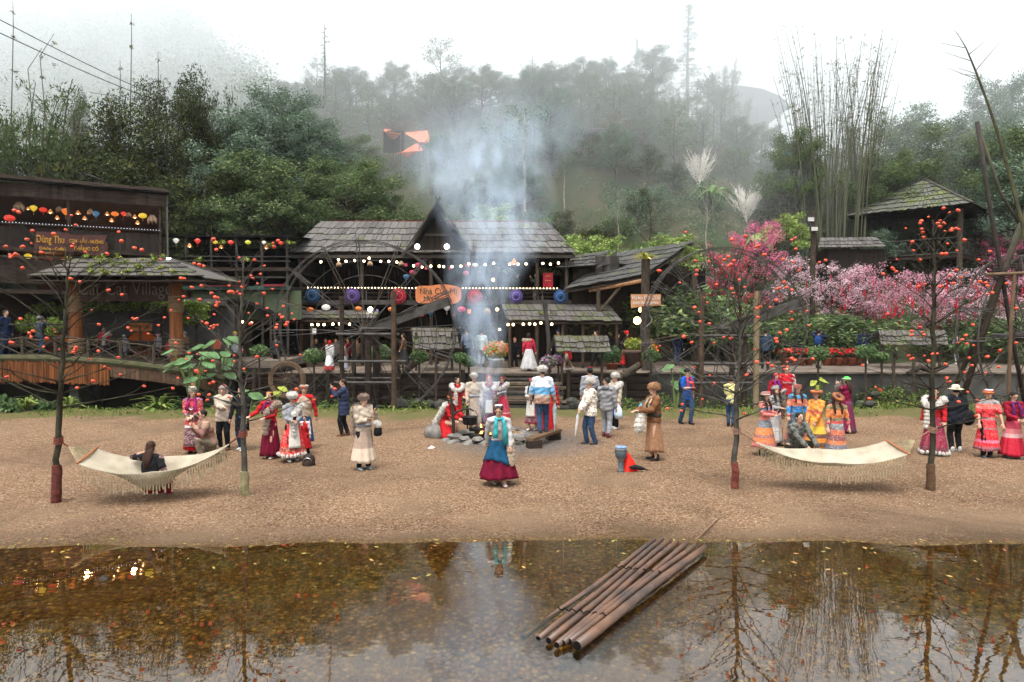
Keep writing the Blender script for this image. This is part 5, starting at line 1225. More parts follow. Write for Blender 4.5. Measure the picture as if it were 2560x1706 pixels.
# ---------------------------------------------------------------- small things on the beach
b0 = G(1335, 1124, 0); b1 = G(1383, 1102, 0); bn = thing('log_bench', 'low plank bench on two blocks right of the fire', 'bench', ((b0.x + b1.x) / 2, (b0.y + b1.y) / 2, 0))
o_ = Vector(bn.location); PL = M('worn_plank', (.17, .10, .055), (.10, .065, .04), 4)
mk('plank', MB().beam(b0 - o_ + V3(-.12, -.1, .27), b1 - o_ + V3(.15, .15, .27), .22, .07, Vector((0, 0, 1))), PL, bn)
for q in (b0, b1): mk('block', MB().box(q - o_ + V3(0, 0, .11), (.36, .24, .26), rz=.3), WOOD, bn)
dp = G(1552, 1186, 0); dj = thing('djembe_drum', 'blue-grey carved goblet drum standing on the beach', 'drum', (dp.x, dp.y, 0))
DJ = M('drum_carving', (.05, .09, .12), (.18, .20, .21), 34, .6, .4, .01, (1, 1, 2))
mk('body', MB().lathe([(.085, 0), (.08, .04), (.062, .12), (.06, .28), (.07, .33), (.115, .38), (.132, .47), (.13, .54), (.12, .58)], 20), DJ, dj, True); mk('drumhead', MB().lathe([(.122, .56), (.128, .59), (.11, .6), (.01, .602)], 20), M('blue_cover', (.06, .16, .36), (.3, .36, .42), 22), dj)
for z, q in ((.31, .072), (.34, .085), (.54, .135), (.1, .072)): mk('ring', MB().tube([(q * math.cos(a), q * math.sin(a), z) for a in np.linspace(0, 6.28, 19)], .009, 5), M('drum_ring', (.28, .24, .18)), dj)
def heap(name, label, cat, p, w_, hgt, mat, seed=1, n=26):
    rn = random.Random(seed); mb = MB(); m_ = 8
    for i in range(m_ + 1):
        f = i / m_; r = w_ * (1 - f ** 1.4) + .01
        for j in range(n): a = 6.283 * j / n; q = 1 + .28 * math.sin(j * 2.7 + seed) * (1 - f * .5) + rn.uniform(-.05, .05); mb.v.append((r * q * math.cos(a), r * q * .7 * math.sin(a), hgt * f + .01 * math.sin(j)))
    for i in range(m_):
        for j in range(n): k = i * n; mb.f.append((k + j, k + (j + 1) % n, k + n + (j + 1) % n, k + n + j))
    o = mk(name, mb, mat, smooth=True, loc=p); tag(o, label, cat); return o
heap('red_cloth', 'crumpled bright red cloth against the drum', 'cloth', (dp.x + .17, dp.y + .12, 0), .2, .44, M('red_silk', (.72, .035, .02), (.6, .02, .015), 5, .45), 2)
um = thing('folded_umbrella', 'black folded umbrella on the red cloth beside the drum', 'umbrella', (dp.x + .33, dp.y - .05, .12)); mk('canopy', MB().tube([(-.16, 0, .04), (-.05, 0, .05), (.1, 0, .02), (.17, 0, 0)], [.02, .055, .045, .02], 7), M('black_nylon', (.02, .02, .022), None, 8, .5), um); mk('handle', MB().tube([(.17, 0, 0), (.24, 0, -.02)], .012), DARKM, um)
bp_ = G(772, 1170, 0); bk = thing('backpack', 'small dark brown leather backpack on the gravel', 'bag', (bp_.x, bp_.y, 0)); LB = M('brown_leather', (.045, .028, .022), (.025, .018, .015), 7, .5)
mk('body', MB().lathe([(.14, 0), (.15, .03), (.145, .18), (.12, .27), (.06, .31), (.01, .315)], 14, sx=1, sy=.7), LB, bk, True); mk('pocket', MB().lathe([(.10, .03), (.105, .06), (.1, .15), (.05, .18)], 12, c=(0, -.05, 0), sx=1, sy=.7), LB, bk, True)
mk('zip', MB().tube([(.1 * math.cos(a), -.105, .14 + .1 * math.sin(a)) for a in np.linspace(.2, 2.9, 10)], .005, 4), M('steel_zip', (.5, .5, .5), metal=1, rough=.3), bk)
mk('strap', MB().tube([(.12, 0, .05), (.2, -.02, .02), (.3, -.03, .03), (.33, 0, .02)], .016, 5), M('maroon_strap', (.18, .04, .03)), bk)
for px, py, lab, m_ in ((1078, 1122, 'crumpled white tissue lying left of the fire', 'w'), (1560, 1005, 'small blue plastic bag by the brown-robed man', 'b'), (2392, 1075, 'dry yellow leaf on the gravel behind the woman in red', 'y')):
    g_ = G(px, py, .04) if py > 1010 else V3(*G(1560, 1065, 0)) + V3(.9, 2.0, .25); heap('litter', lab, 'litter', g_, .09 if m_ != 'b' else .14, .07 if m_ != 'b' else .2, {'w': M('white_paper', (.75, .76, .76)), 'b': M('blue_bag', (.12, .38, .62)), 'y': M('dry_leaf', (.5, .3, .12))}[m_], 5, 10)
# ---------------------------------------------------------------- water wheels
IRON = M('wet_bamboo', (.04, .036, .032), (.085, .078, .07), 5, .6, .2, .01, isl=.35, spec=.15); IRON2 = M('brown_pole', (.10, .065, .04), (.05, .036, .026), 4, .7, isl=.2)
def wheel(label, px, py, d, Rm, yaw, seed, phase=0, NS=16, depth=.7, posts=()):
    rn = random.Random(seed); c = P(px, py, d); t = thing('water_wheel', label, 'water wheel', (c.x, c.y, terr(c.x, c.y)), yaw, 'bamboo water wheels'); zc = c.z - t.location.z
    def pt(a, r, y): return V3(r * math.cos(a), y, zc + r * math.sin(a))
    for y, nm in ((-depth / 2, 'rim'), (depth / 2, 'rim')):
        for rr_, th in ((1, .02), (.985, .014)): mk(nm, MB().tube([pt(a, Rm * rr_ * (1 + .008 * math.sin(3 * a + seed)), y) for a in np.linspace(0, 6.2832, 61)], th, 5, cap=False), IRON, t)
    for rr_, y in ((.79, depth * .3), (.62, depth * .35)): mk('inner_ring', MB().tube([pt(a, Rm * rr_, y) for a in np.linspace(0, 6.2832, 49)], .013, 5, cap=False), IRON, t)
    for i in range(NS):
        a = 6.2832 * i / NS + phase + rn.uniform(-.05, .05)
        for s in (-1, 1):
            a2 = a + s * .035; mk('spoke', MB().tube([pt(a + 3.14 + s * .5, .16, s * depth * .4), pt(a2, Rm * .5, -s * depth * .0), pt(a2, Rm * 1.02, s * depth / 2)], .018, 5), IRON if rn.random() < .8 else IRON2, t)
        pb = MB(); u = V3(math.cos(a), 0, math.sin(a)); tn = V3(-math.sin(a), 0, math.cos(a))
        for k in range(5): q = pt(a, Rm * (.86 + .035 * k), 0); pb.tube([q - V3(0, depth / 2 + .1, 0), q + V3(0, depth / 2 + .1, 0)], .012, 4)
        for k in range(2): pb.tube([pt(a, Rm * .82, (-1, 1)[k] * depth * .3), pt(a, Rm * 1.05, (-1, 1)[k] * depth * .3)], .014, 4)
        mk('paddle', pb, IRON, t)
    mk('hub', MB().tube([(0, -depth * .62, zc), (0, depth * .62, zc)], .14, 12), IRON, t); mk('axle', MB().tube([(0, -1.0, zc), (0, 1.0, zc)], .06, 8), IRON, t)
    mb = MB(); A_ = pt(.24, .35, -depth * .3); B2 = pt(.33, Rm * 1.0, -depth * .3); mb.beam(A_, B2, .16, .34, V3(0, 0, 1)); mk('trough', mb, IRON, t); mk('trough_rim', MB().beam(A_ + V3(-.15, -.1, .14), A_.lerp(B2, .55) + V3(0, -.1, .2), .05, .05), GREYW, t)
    return t, zc
def pole(t, pts, r, mat, name='post'):
    ob = Vector(t.location); mk(name, MB().tube([Vector(p) - ob for p in pts], r, 8), mat, t)
def frame_for(label, name, specs, base, cat='frame'):
    t = thing(name, label, cat, base)
    for a, r, m_, nm in specs: pole(t, a, r, m_, nm)
    return t
def vp(px, top, d, r, m_, bot=-.6): x = (px - 1280) / FPX * d; return ([(x, d, bot), P(px, top, d)], r, m_, 'post')
def hp(x0, x1, py, d, r=.04, m_=None, dy=0): return ([P(x0, py, d), P(x1, py + dy, d)], r, m_ or IRON, 'crossbar')
W1, _ = wheel('big bamboo water wheel left of the smoke in front of the balcony house', 914, 826, 26.9, 3.52, 0.0, 1, .06)
frame_for('post-and-rail frame carrying the left water wheel', 'wheel_frame', [vp(854, 740, 26.2, .09, WOOD), vp(884, 850, 27.6, .09, WOOD), vp(920, 830, 26.3, .13, WOOD), vp(940, 838, 27.6, .14, WOOD), vp(984, 728, 26.0, .10, IRON2), vp(996, 880, 27.6, .07, WOOD),
    hp(840, 998, 836, 26.1, .055), hp(845, 1015, 904, 26.0, .05), hp(835, 990, 957, 26.0, .05), hp(860, 1000, 946, 26.3, .045), hp(900, 985, 822, 26.2, .04)], G(914, 1000, -.5) * 1.0)
W2, _ = wheel('bamboo water wheel behind the third persimmon tree', 1805, 822, 26.6, 3.12, 0.0, 2, .2)
frame_for('post-and-rail frame carrying the right water wheel', 'wheel_frame', [vp(1754, 735, 25.9, .10, IRON2, -.5), vp(1862, 840, 26.0, .11, WOOD), vp(1832, 830, 27.4, .13, WOOD), vp(1892, 728, 25.8, .11, M('pale_post', (.26, .20, .12), (.17, .12, .07), 3)), vp(1745, 870, 27.4, .09, WOOD),
    hp(1740, 1910, 840, 25.9, .055), hp(1730, 1910, 910, 25.9, .05), hp(1735, 1905, 958, 25.8, .05), hp(1750, 1900, 942, 26.4, .045)], G(1805, 990, -.5))
W3, _ = wheel('water wheel cut off by the right edge of the photo', 2560, 840, 21.5, 2.55, .35, 3, .1, 14)
TP = thing('pole_tripod', 'tall lashed tripod of leaning poles at the right edge', 'pole frame', G(2470, 1000, 0)); tpo = Vector(TP.location)
GP = M('greenish_pole', (.09, .085, .055), (.05, .048, .035), 3, .8); BP = M('bare_black_pole', (.035, .032, .030), (.06, .05, .04), 4, .7)
for pp, r, m_ in ((((2385, 975, 22), (2500, 700, 20.8), (2553, 560, 20.3)), .075, GP), (((2405, 1000, 21), (2505, 690, 20.6), (2590, 470, 20.3)), .085, M('tan_pole', (.08, .062, .045), (.05, .04, .03), 3)), (((2443, 305, 20.5), (2475, 520, 20.5), (2500, 660, 20.6), (2530, 840, 20.8), (2562, 1010, 21)), .06, BP),
                 (((2448, 322, 20.9), (2500, 480, 20.8), (2560, 580, 20.7)), .045, GP)):
    mk('leaning_pole', MB().tube([P(*q) - tpo for q in pp], r, 8), m_, TP, True)
mk('rope_lashing', MB().tube([P(2503, 688, 20.5) - tpo + V3(.2 * math.cos(a), .2 * math.sin(a), .012 * a - .15) for a in np.linspace(0, 31, 80)], .02, 4), BP, TP)
mk('crossbar', MB().tube([P(2463, 687, 20.3) - tpo, P(2600, 682, 20.3) - tpo], .05, 8), M('tan_bamboo', (.2, .13, .08), (.14, .09, .06), 3), TP); mk('upright', MB().tube([P(2536, 686, 20.3) - tpo, P(2528, 800, 20.3) - tpo, P(2521, 985, 20.6) - tpo], .05, 8), M('tan_bamboo', (.36, .22, .13)), TP)
SP = thing('bare_bamboo_tip', 'long bare bamboo pole with side twigs rising highest at the right edge', 'bamboo', G(2560, 960, 0) + V3(.9, 0, 0)); so = Vector(SP.location)
ptp = [P(x, y, 19.5) - so for x, y in ((2640, 900), (2556, 560), (2530, 460), (2500, 350), (2470, 260), (2440, 180), (2415, 120), (2396, 88))]; ptp[0].z = 0
mk('culm', MB().tube(ptp, [.06, .05, .045, .04, .034, .026, .016, .008], 6), M('olive_culm', (.11, .11, .05), (.06, .055, .04), 3), SP)
for a, b_ in (((2412, 120), (2346, 107)), ((2425, 152), (2358, 130)), ((2445, 200), (2367, 170)), ((2440, 190), (2400, 185)), ((2423, 136), (2465, 102)), ((2441, 175), (2500, 105)), ((2396, 88), (2385, 75)), ((2440, 185), (2395, 170))): mk('twig', MB().tube([P(*a, 19.5) - so, P(*b_, 19.4) - so], [.012, .004], 4), IRON2, SP)
# wicker cart wheel and round props by the walkway
c = P(717, 950, 26.4); cw = thing('cart_wheel', 'woven wicker cart wheel standing in the plants below the walkway', 'wheel', (c.x, c.y, c.z - .1)); mb = MB()
for k in range(9): mb.tube([((.72 - .02 * k) * math.cos(a), .05 * math.sin(k * 2), (.72 - .02 * k) * math.sin(a) + .1) for a in np.linspace(0, 6.283, 33)], .017, 4, cap=False)
mk('rim', mb, M('wicker', (.20, .13, .08), (.12, .08, .05), 12), cw)
for i in range(12): a = i * .5236; mk('spoke', MB().beam((0, 0, .1), (.6 * math.cos(a), 0, .6 * math.sin(a) + .1), .03), IRON2, cw)
mk('hub', MB().tube([(0, -.1, .1), (0, .1, .1)], .1, 10), IRON2, cw)
for (x0, y0_), (x1, y1_), lab in (((1545, 948), (1600, 912), 'dark log leaning on the walkway edge right of the mossy stand'), ((1556, 940), (1586, 928), 'short thick log end by the walkway edge'), ((1040, 905), (1010, 930), 'stub of a log behind the left wheel')):
    tag(mk('log', MB().tube([P(x0, y0_, 27.4), P(x1, y1_, 27.6)], .14, 10), POSTM), lab, 'log')
tag(mk('driftwood', MB().tube([P(2270, 935, 27.3), P(2300, 918, 27.4), P(2330, 930, 27.3), P(2370, 915, 27.4)], [.1, .13, .1, .05], 8), DKB), 'twisted dark root lying on the right end of the wall', 'log')
# ---------------------------------------------------------------- planting below and along the walkway
random.seed(55)
STRAP = M_leaf('strap_leaf', [(0, (.02, .045, .015)), (.6, (.05, .09, .03)), (1, (.10, .16, .06))], 2, .5)
STRAP2 = M_leaf('grassy_leaf', [(0, (.06, .10, .02)), (.6, (.13, .18, .04)), (1, (.25, .27, .08))], 2, .6)
TARO = M_leaf('taro_leaf', [(0, (.04, .09, .04)), (1, (.13, .22, .09))], 2.5, .5)
TAROY = M_leaf('yellow_taro_leaf', [(0, (.18, .22, .03)), (1, (.30, .32, .06))], 2.5, .5)
def strap(label, px, py, d, s, mat=STRAP, n=46, name='strap_leaf_plant'):
    x = (px - 1280) / FPX * d; z = terr(x, d) if py is None else max(terr(x, d), P(px, py, d).z)
    o = mk(name, tuft_arr([((0, 0, 0), s)], px, n, .75), mat, loc=(x, d, z - .03)); tag(o, label, 'plant', 'strap-leaved plants below the walkway'); return o
for i, (px, d, s, lab) in enumerate(((395, 25.3, 1.35, 'big arching strap-leaved plant right of the footbridge opening'), (450, 25.5, 1.1, 'strap-leaved plant behind the woman in the silver cap'), (120, 24.4, .8, 'low grassy plant left of the first persimmon trunk'), (60, 24.6, 1.0, 'grassy plant at the left bank'), (20, 24.0, .9, 'grassy plant at the far left edge'), (5, 25.6, 1.5, 'tall strap plant at the far left edge'), (170, 24.8, .8, 'dark strap plant behind the first persimmon trunk'), (90, 25.6, 1.3, 'tall plant under the bamboo skirt of the bridge'),
    (500, 25.6, 1.0, 'strap plant left of the second persimmon trunk'), (660, 25.8, .9, 'plant below the cart wheel'), (740, 25.7, .9, 'plant right of the cart wheel'), (790, 25.6, .9, 'plant behind the woman in the navy coat'), (830, 25.8, .8, 'plant at the foot of the left wheel frame'), (1590, 26.2, 1.0, 'arching plant right of the grey-jacket man'), (1625, 26.0, .8, 'plant beside the blue-shirt man'), (1700, 26.0, .8, 'plant under the right water wheel'), (2400, 26.0, .9, 'plant behind the sun-hat woman'), (2480, 25.4, .8, 'plant by the leaning poles'), (2540, 25.2, .9, 'plant at the right edge by the wheel'), (2030, 26.6, .7, 'yellowish plant against the concrete wall'), (1760, 25.6, .7, 'plant by the yellow-shirt man'))):
    strap(lab, px, None, d, s, STRAP if i % 3 else STRAP2)
def taro(label, px, py, d, n, s, L, mat, seed):
    x = (px - 1280) / FPX * d; z = terr(x, d); tz = P(px, py, d).z - z; t = thing('taro_plant', label, 'plant', (x, d, z), 0, 'big-leaved taro plants'); rn = random.Random(seed)
    for i in range(n):
        a = i * 2.4 + rn.random(); dx, dy = math.cos(a), math.sin(a); h_ = tz * rn.uniform(.55, 1.0); o_ = V3(dx * L * rn.uniform(.5, 1), dy * L * .5, h_)
        mk('stalk', MB().tube([(0, 0, 0), o_ * .5 + V3(0, 0, h_ * .2), o_], [.04, .03, .018], 6), M('taro_stalk', (.16, .22, .07), (.11, .15, .05)), t)
        # heart-shaped blade hanging from the stalk tip
        mb = MB(); N_ = 16; c = V3(0, 0, 0); sz = s * rn.uniform(.75, 1.15); fwd = V3(dx, min(dy, -.2) - .5, -.75).normalized(); sd = fwd.cross(V3(0, 0, 1)).normalized(); nn = sd.cross(fwd)
        ring = []
        for k in range(N_):
            th = 6.2832 * k / N_; r = sz * (.55 + .22 * math.cos(th) + (.28 * math.exp(-((th - 3.14159) ** 2) * 6) * -1.3) + .12 * math.cos(3 * th)); ring.append(o_ + fwd * (r * math.cos(th) + sz * .25) + sd * r * .95 * math.sin(th) - nn * (.12 * sz * abs(math.sin(th)) + .02 * sz * (k % 2)))
        ctr = o_ + fwd * sz * .12; mb.add([ctr] + ring, [(0, 1 + k, 1 + (k + 1) % N_) for k in range(N_)]); mk('leaf', mb, mat, t, True)
taro('large pale green taro plant right of the gate', 480, 868, 25.2, 14, .5, .8, TARO, 1); taro('taro plant with upright leaves beside the second persimmon tree', 545, 840, 26.2, 10, .5, .8, TARO, 2)
taro('small yellow-green taro below the cart wheel', 688, 950, 25.0, 3, .34, .3, TAROY, 3); taro('bright taro leaf right of the second persimmon trunk', 625, 955, 24.6, 3, .5, .3, TARO, 4)
taro('taro by the backpack man under the right wheel', 1690, 905, 25.8, 4, .45, .4, TARO, 5); taro('yellow-leaved plant standing against the concrete wall', 2048, 935, 26.4, 6, .24, .25, TAROY, 6)
# grass along the verge
its = []
for i in range(8500):
    x = random.uniform(-17, 17); y = random.uniform(22.3, 27.6); 
    w_ = 23.2 + 1.6 * nz(x, 0, .45) + (.9 if -7 < x < 6 else 0) + (.6 if x > 9 else 0)
    if y < w_ + random.uniform(-.3, .5) or (-1.5 < x < 2.2) : continue
    its.append(((x, y, terr(x, y) - .02), random.uniform(.06, .2) * (1 + 1.6 * (y > 25))))
tag(mk('verge_grass', tuft_arr(its, 8, 6, .6), M_leaf('verge_grass_blade', [(0, (.05, .085, .015)), (.5, (.10, .15, .03)), (1, (.22, .22, .06))], .8)), kind='stuff')
cs = []
for i in range(150):
    x = random.uniform(-13, 17)
    if not -1.6 < x < 2.4: y = random.uniform(26.0, 27.7); cs.append((x, y, terr(x, y) + random.uniform(.05, .55)))
tag(mk('bank_greenery', leaves(16000, cs, [random.uniform(.18, .5) for _ in cs], .13, .9, .15, .1, 2.4, 21), M_leaf('bank_leaf', [(0, (.03, .055, .015)), (.5, (.07, .11, .03)), (.9, (.14, .18, .05)), (1, (.24, .20, .07))], 1.2)), kind='stuff')
# topiary balls on poles
def topiary(label, px, py, d, r, flower=None, zb=None, pole_r=.04):
    c = P(px, py, d); zb = (DK if d > 28.1 else terr(c.x, d)) if zb is None else zb; t = thing('topiary', label, 'shrub', (c.x, d, zb), 0, 'clipped bushes on posts')
    h_ = c.z - zb; mk('post', MB().tube([(0, 0, 0), (0, 0, h_ - r * .3)], pole_r), POSTM, t)
    mk('foliage', leaves(1500, [(0, 0, h_)], [(r, r, r * .72)], .09, 1, .5, 0, 1.8, px), M_leaf('box_leaf', [(0, (.04, .08, .03)), (.6, (.10, .17, .06)), (1, (.22, .29, .12))], 3), t)
    if flower: tag(mk('flowers', leaves(260, [(0, 0, h_)], [(r * 1.05, r * 1.05, r * .8)], .07, 1, .85, 0, 1.2, px), flower, t), kind='stuff')
PUR = M_leaf('purple_petal', [(0, (.30, .08, .28)), (1, (.55, .30, .50))], 3); ORF = M_leaf('orange_petal', [(0, (.70, .10, .02)), (1, (.85, .22, .04))], 3); REDF = M_leaf('poinsettia_petal', [(0, (.40, .01, .015)), (1, (.65, .03, .04))], 3)
for a in ((785, 890, 27.0, .42, None, 'round clipped bush left of the left wheel'), (648, 878, 27.2, .36, None, 'small clipped bush by the dark-coated man'), (1150, 895, 27.2, .3, None, 'round bush on a thin post left of the smoke'), (1172, 905, 27.8, .32, None, 'round bush right beside the smoke foot'), (950, 882, 28.4, .5, None, 'bush behind the hub of the left wheel'), (1048, 892, 27.6, .38, None, 'clipped bush under the weedy stand roof'),
          (1372, 905, 27.3, .34, PUR, 'purple-flowered bush on a post right of the steps'), (1396, 898, 27.5, .24, PUR, 'small purple-flowered bush on the second post'), (2046, 884, 27.2, .42, None, 'clipped round bush before the poinsettia pots'), (2165, 880, 27.0, .42, None, 'clipped bush on a post right of the poinsettia pots'), (2205, 892, 27.3, .25, None, 'small dark bush on a post'), (1628, 890, 27.4, .36, None, 'clipped bush left of the right wheel'), (2400, 870, 28.6, .4, None, 'pale bush behind the purple-jacket walker')):
    topiary(a[5], a[0], a[1], a[2], a[3], a[4])
for px, top, bot, d, lab in ((1372, 912, 1000, 27.3, 'thick'),): pass
for px, top in ((1090, 885), (2235, 895), (2285, 900), (1960, 880)):
    x = (px - 1280) / FPX * 27.2; tag(mk('wooden_post', MB().tube([(x, 27.2, terr(x, 27.2) - .1), P(px, top, 27.2)], .06), POSTM), {1090: 'plain post right of the left water wheel', 2235: 'plain thin post right of the small dark bush', 2285: 'plain post left of the fourth persimmon trunk', 1960: 'plain post between the right wheel and the poinsettias'}[px], 'post', 'posts at the walkway edge')
# potted plants
POTT = M('terracotta', (.34, .11, .06), (.24, .08, .05), 5, .8)
def potted(label, px, py, d, pr, ph, pm, fr, fm, flm=None, gr=None, name='potted_plant', nl=700):
    c = G(px, py, DK + .02) if d is None else V3((px - 1280) / FPX * d, d, DK); c.z = DK; t = thing(name, label, 'potted plant', c, 0, gr)
    mk('pot', MB().lathe([(pr * .7, 0), (pr * .95, ph * .8), (pr * 1.08, ph * .85), (pr * 1.08, ph), (pr * .9, ph), (pr * .85, ph * .85), (.01, ph * .85)], 14), pm, t, True)
    mk('foliage', leaves(nl, [(0, 0, ph + fr * .6)], [(fr, fr, fr * .8)], .13, 1, .3, .1, 1.8, px), fm, t)
    if flm: tag(mk('flowers', leaves(nl // 2, [(0, 0, ph + fr * .75)], [(fr, fr, fr * .6)], .11, 1, .75, 0, 1.5, px + 1), flm, t), kind='stuff')
DG = M_leaf('dark_pot_leaf', [(0, (.02, .05, .02)), (1, (.07, .12, .05))], 3)
ords = ['first', 'second', 'third', 'fourth', 'fifth', 'sixth', 'seventh', 'eighth', 'ninth', 'tenth', 'eleventh', 'twelfth']
for i, px in enumerate((1962, 1984, 2003, 2024, 2068, 2084, 2098, 2112, 2130, 2146)): potted('red poinsettia in a terracotta pot, %s from the left in the row' % ords[i], px, 905, 32.4 + .2 * (i % 2), .2, .4, POTT, .32, DG, REDF, 'poinsettia pots in a row', nl=360)
potted('orange-flowered bush in a white pot right of the smoke', 1240, 903, 31.2, .34, .42, M('white_pot', (.7, .68, .66)), .6, CREEP, ORF)
potted('large brown clay jar with ferns beside the barn entrance', 1583, 900, 30.6, .42, .85, M('clay_jar', (.16, .10, .075), (.10, .065, .05)), .4, FERN)
potted('orange-flowering bush climbing beside the barn lamp', 1605, 895, 31.2, .3, .3, POTT, .75, CREEP, ORF)
potted('leafy potted bush beside the mossy stand', 1530, 912, 30, .3, .3, POTT, .55, DG); potted('leafy bush against the barn post', 1560, 900, 31.6, .3, .3, POTT, .6, DG)
potted('green potted bush under the left awning', 690, 905, 31.8, .3, .3, POTT, .45, DG)
# climbing shrub and yellow-leaved plant on the tall post right of the barn
c = V3((1612 - 1280) / FPX * 29.5, 29.5, DK); tp = thing('tree_stump_post', 'tall rough post crowned with yellow-green fronds right of the barn', 'post', c)
hh_ = P(1612, 648, 29.5).z - DK; mk('post', MB().tube([(.1, 0, 0), (0, 0, hh_ * .5), (.02, 0, hh_)], [.22, .17, .19], 10, wob=.12), POSTM, tp); mk('fronds', tuft_arr([((0, 0, hh_ - .1), .85)], 3, 40, .9), M_leaf('yellow_frond', [(0, (.18, .24, .04)), (1, (.5, .42, .10))], 3), tp)
mk('twining_vine', MB().tube([(.1 + .2 * math.cos(a), .2 * math.sin(a), .2 + a * .16) for a in np.linspace(0, 16, 50)], .035, 5), DEADW, tp)
t = thing('leaning_trunk', 'bare forked branch post rising by the mossy stand', 'post', V3((1363 - 1280) / FPX * 28.3, 28.3, DK)); o_ = Vector(t.location)
mk('trunk', MB().tube([(.15, 0, -.3), P(1372, 860, 28.3) - o_, P(1366, 790, 28.3) - o_, P(1355, 742, 28.3) - o_], [.12, .09, .08, .05]), GREYW, t); mk('fork', MB().tube([P(1366, 790, 28.3) - o_, P(1366, 758, 28.3) - o_], .05), GREYW, t)
# stairs up between barn and right wheel
s3 = House('stone_stairs', 'broad stone stairs climbing between the barn and the blossom trees', 'stairs', (9.6, 34.5, DK))
for k in range(12): s3.part('step', MB().box((9.4 + .05 * k, 34.2 + k * .34, DK + .08 + k * .2), (3.4, .36, .2), jit=.02), STN if k % 2 else GREYW)
cur = (.0)
# ---------------------------------------------------------------- lanterns, bulbs, parasols, signs
def cord(t, l): mk('cord', MB().tube([(0, 0, 0), (0, 0, l)], .006, 4), DARKM, t)
LCOL = {'yellow': (.9, .62, .05), 'red': (.85, .05, .03), 'orange': (.9, .22, .03), 'blue': (.04, .16, .30), 'pink': (.75, .06, .16), 'green-yellow': (.65, .62, .06), 'white': (.8, .75, .68), 'purple': (.22, .12, .4)}
def silk(col, lit=1):
    return M_emit('silk_%s_%s' % (col.replace('-', '_'), lit), LCOL[col], [0.0, .55, .2][lit], tuple(q * .35 for q in LCOL[col]))
def lantern(kind, col, p, s, label, grp, lit=1, cl=.35):
    s *= .82
    t = thing('lantern', label, 'lantern', p, 0, grp)
    if kind == 'drop': mk('shade', MB().lathe([(.04, 1.0 * s), (.5 * s, .82 * s), (.56 * s, .6 * s), (.3 * s, .2 * s), (.06 * s, 0)], 12), silk(col, lit), t, True); mk('tassel', MB().tube([(0, 0, 0), (0, 0, -.55 * s)], [.03 * s, .05 * s], 5), silk(col, 0), t)
    elif kind == 'globe': mk('shade', MB().lathe([(.1 * s, .8 * s), (.45 * s, .68 * s), (.62 * s, .4 * s), (.45 * s, .12 * s), (.1 * s, 0)], 14), silk(col, lit), t, True); mk('tassel', MB().tube([(0, 0, 0), (0, 0, -.4 * s)], [.03 * s, .05 * s], 5), silk(col, 0), t)
    elif kind == 'basket':
        s *= .75
        mk('shade', MB().lathe([(.06 * s, .9 * s), (.22 * s, .7 * s), (.5 * s, .2 * s), (.55 * s, 0), (.48 * s, .02 * s), (.2 * s, .6 * s)], 12), M('wicker_shade', (.45, .2, .07), (.3, .12, .04), 14, emit=(1, .4, .1), es=.25), t); mk('bulb', MB().ball((0, 0, .12 * s), .17 * s, 8, 6), BULB, t, True)
    elif kind == 'trap':
        for k, (dx, a) in enumerate(((-.28, -.3), (.0, 0), (.28, .3))): mk('basket', MB().tube([(dx * s * .4, 0, s), (dx * s * 1.1, -.05 * (k == 1), .5 * s), (dx * s * 1.6, 0, 0)], [.04 * s, .24 * s, .03 * s], 8), M('straw_trap', (.42, .30, .20), (.30, .21, .14), 14), t, True)
    elif kind == 'box': mk('shade', MB().box((0, 0, .3 * s), (.5 * s, .5 * s, .6 * s)), silk(col, lit), t)
    cord(t, (1.0 if kind != 'box' else .6) * s + cl); return t
rowlab = lambda where, i: '%s from the left %s' % (ords[min(i, 11)], where)
Ltop = [('trap', '', 48, 515, .5), ('basket', '', 70, 518, .22), ('drop', 'yellow', 84, 520, .3), ('globe', 'red', 108, 522, .3), ('basket', '', 126, 524, .3), ('trap', '', 148, 522, .32), ('drop', 'orange', 164, 528, .34), ('basket', '', 143, 540, .26), ('basket', '', 195, 527, .28), ('basket', '', 212, 541, .28), ('trap', '', 226, 528, .3), ('drop', 'blue', 240, 534, .3), ('basket', '', 268, 530, .28), ('basket', '', 279, 546, .28), ('globe', 'orange', 287, 532, .3), ('drop', 'red', 309, 534, .24), ('trap', '', 322, 536, .26), ('basket', '', 337, 537, .28), ('basket', '', 344, 552, .28), ('globe', 'yellow', 357, 536, .34), ('trap', '', 381, 546, .5)]
for i, (k, c_, px, py, s) in enumerate(Ltop):
    lantern(k, c_ or 'white', P(px, py + s * 30, L3((C0.x - (px - 1280) / FPX * 29) / .884 * .95, .1, 0).y if False else 30 - (405 - px) / 405 * 2.5), s, {'trap': 'pale straw fish-trap lantern', 'basket': 'lit wicker basket lamp', 'drop': c_ + ' drop-shaped silk lantern', 'globe': c_ + ' round silk lantern'}[k] + ', number %s along the top gallery' % ['one', 'two', 'three', 'four', 'five', 'six', 'seven', 'eight', 'nine', 'ten', 'eleven', 'twelve', 'thirteen', 'fourteen', 'fifteen', 'sixteen', 'seventeen', 'eighteen', 'nineteen', 'twenty', 'twenty-one'][i], 'lanterns of the top gallery', 1)
Llow = [('trap', '', 50, 650, .4), ('drop', 'yellow', 70, 642, .3), ('basket', '', 92, 648, .28), ('basket', '', 110, 655, .28), ('globe', 'red', 123, 650, .3), ('globe', 'red', 140, 660, .3), ('basket', '', 158, 646, .28), ('drop', 'green-yellow', 172, 648, .3), ('basket', '', 75, 658, .22), ('globe', 'red', 24, 544, .4), ('basket', '', 240, 648, .2), ('basket', '', 262, 650, .2), ('globe', 'red', 236, 650, .2), ('basket', '', 318, 650, .2)]
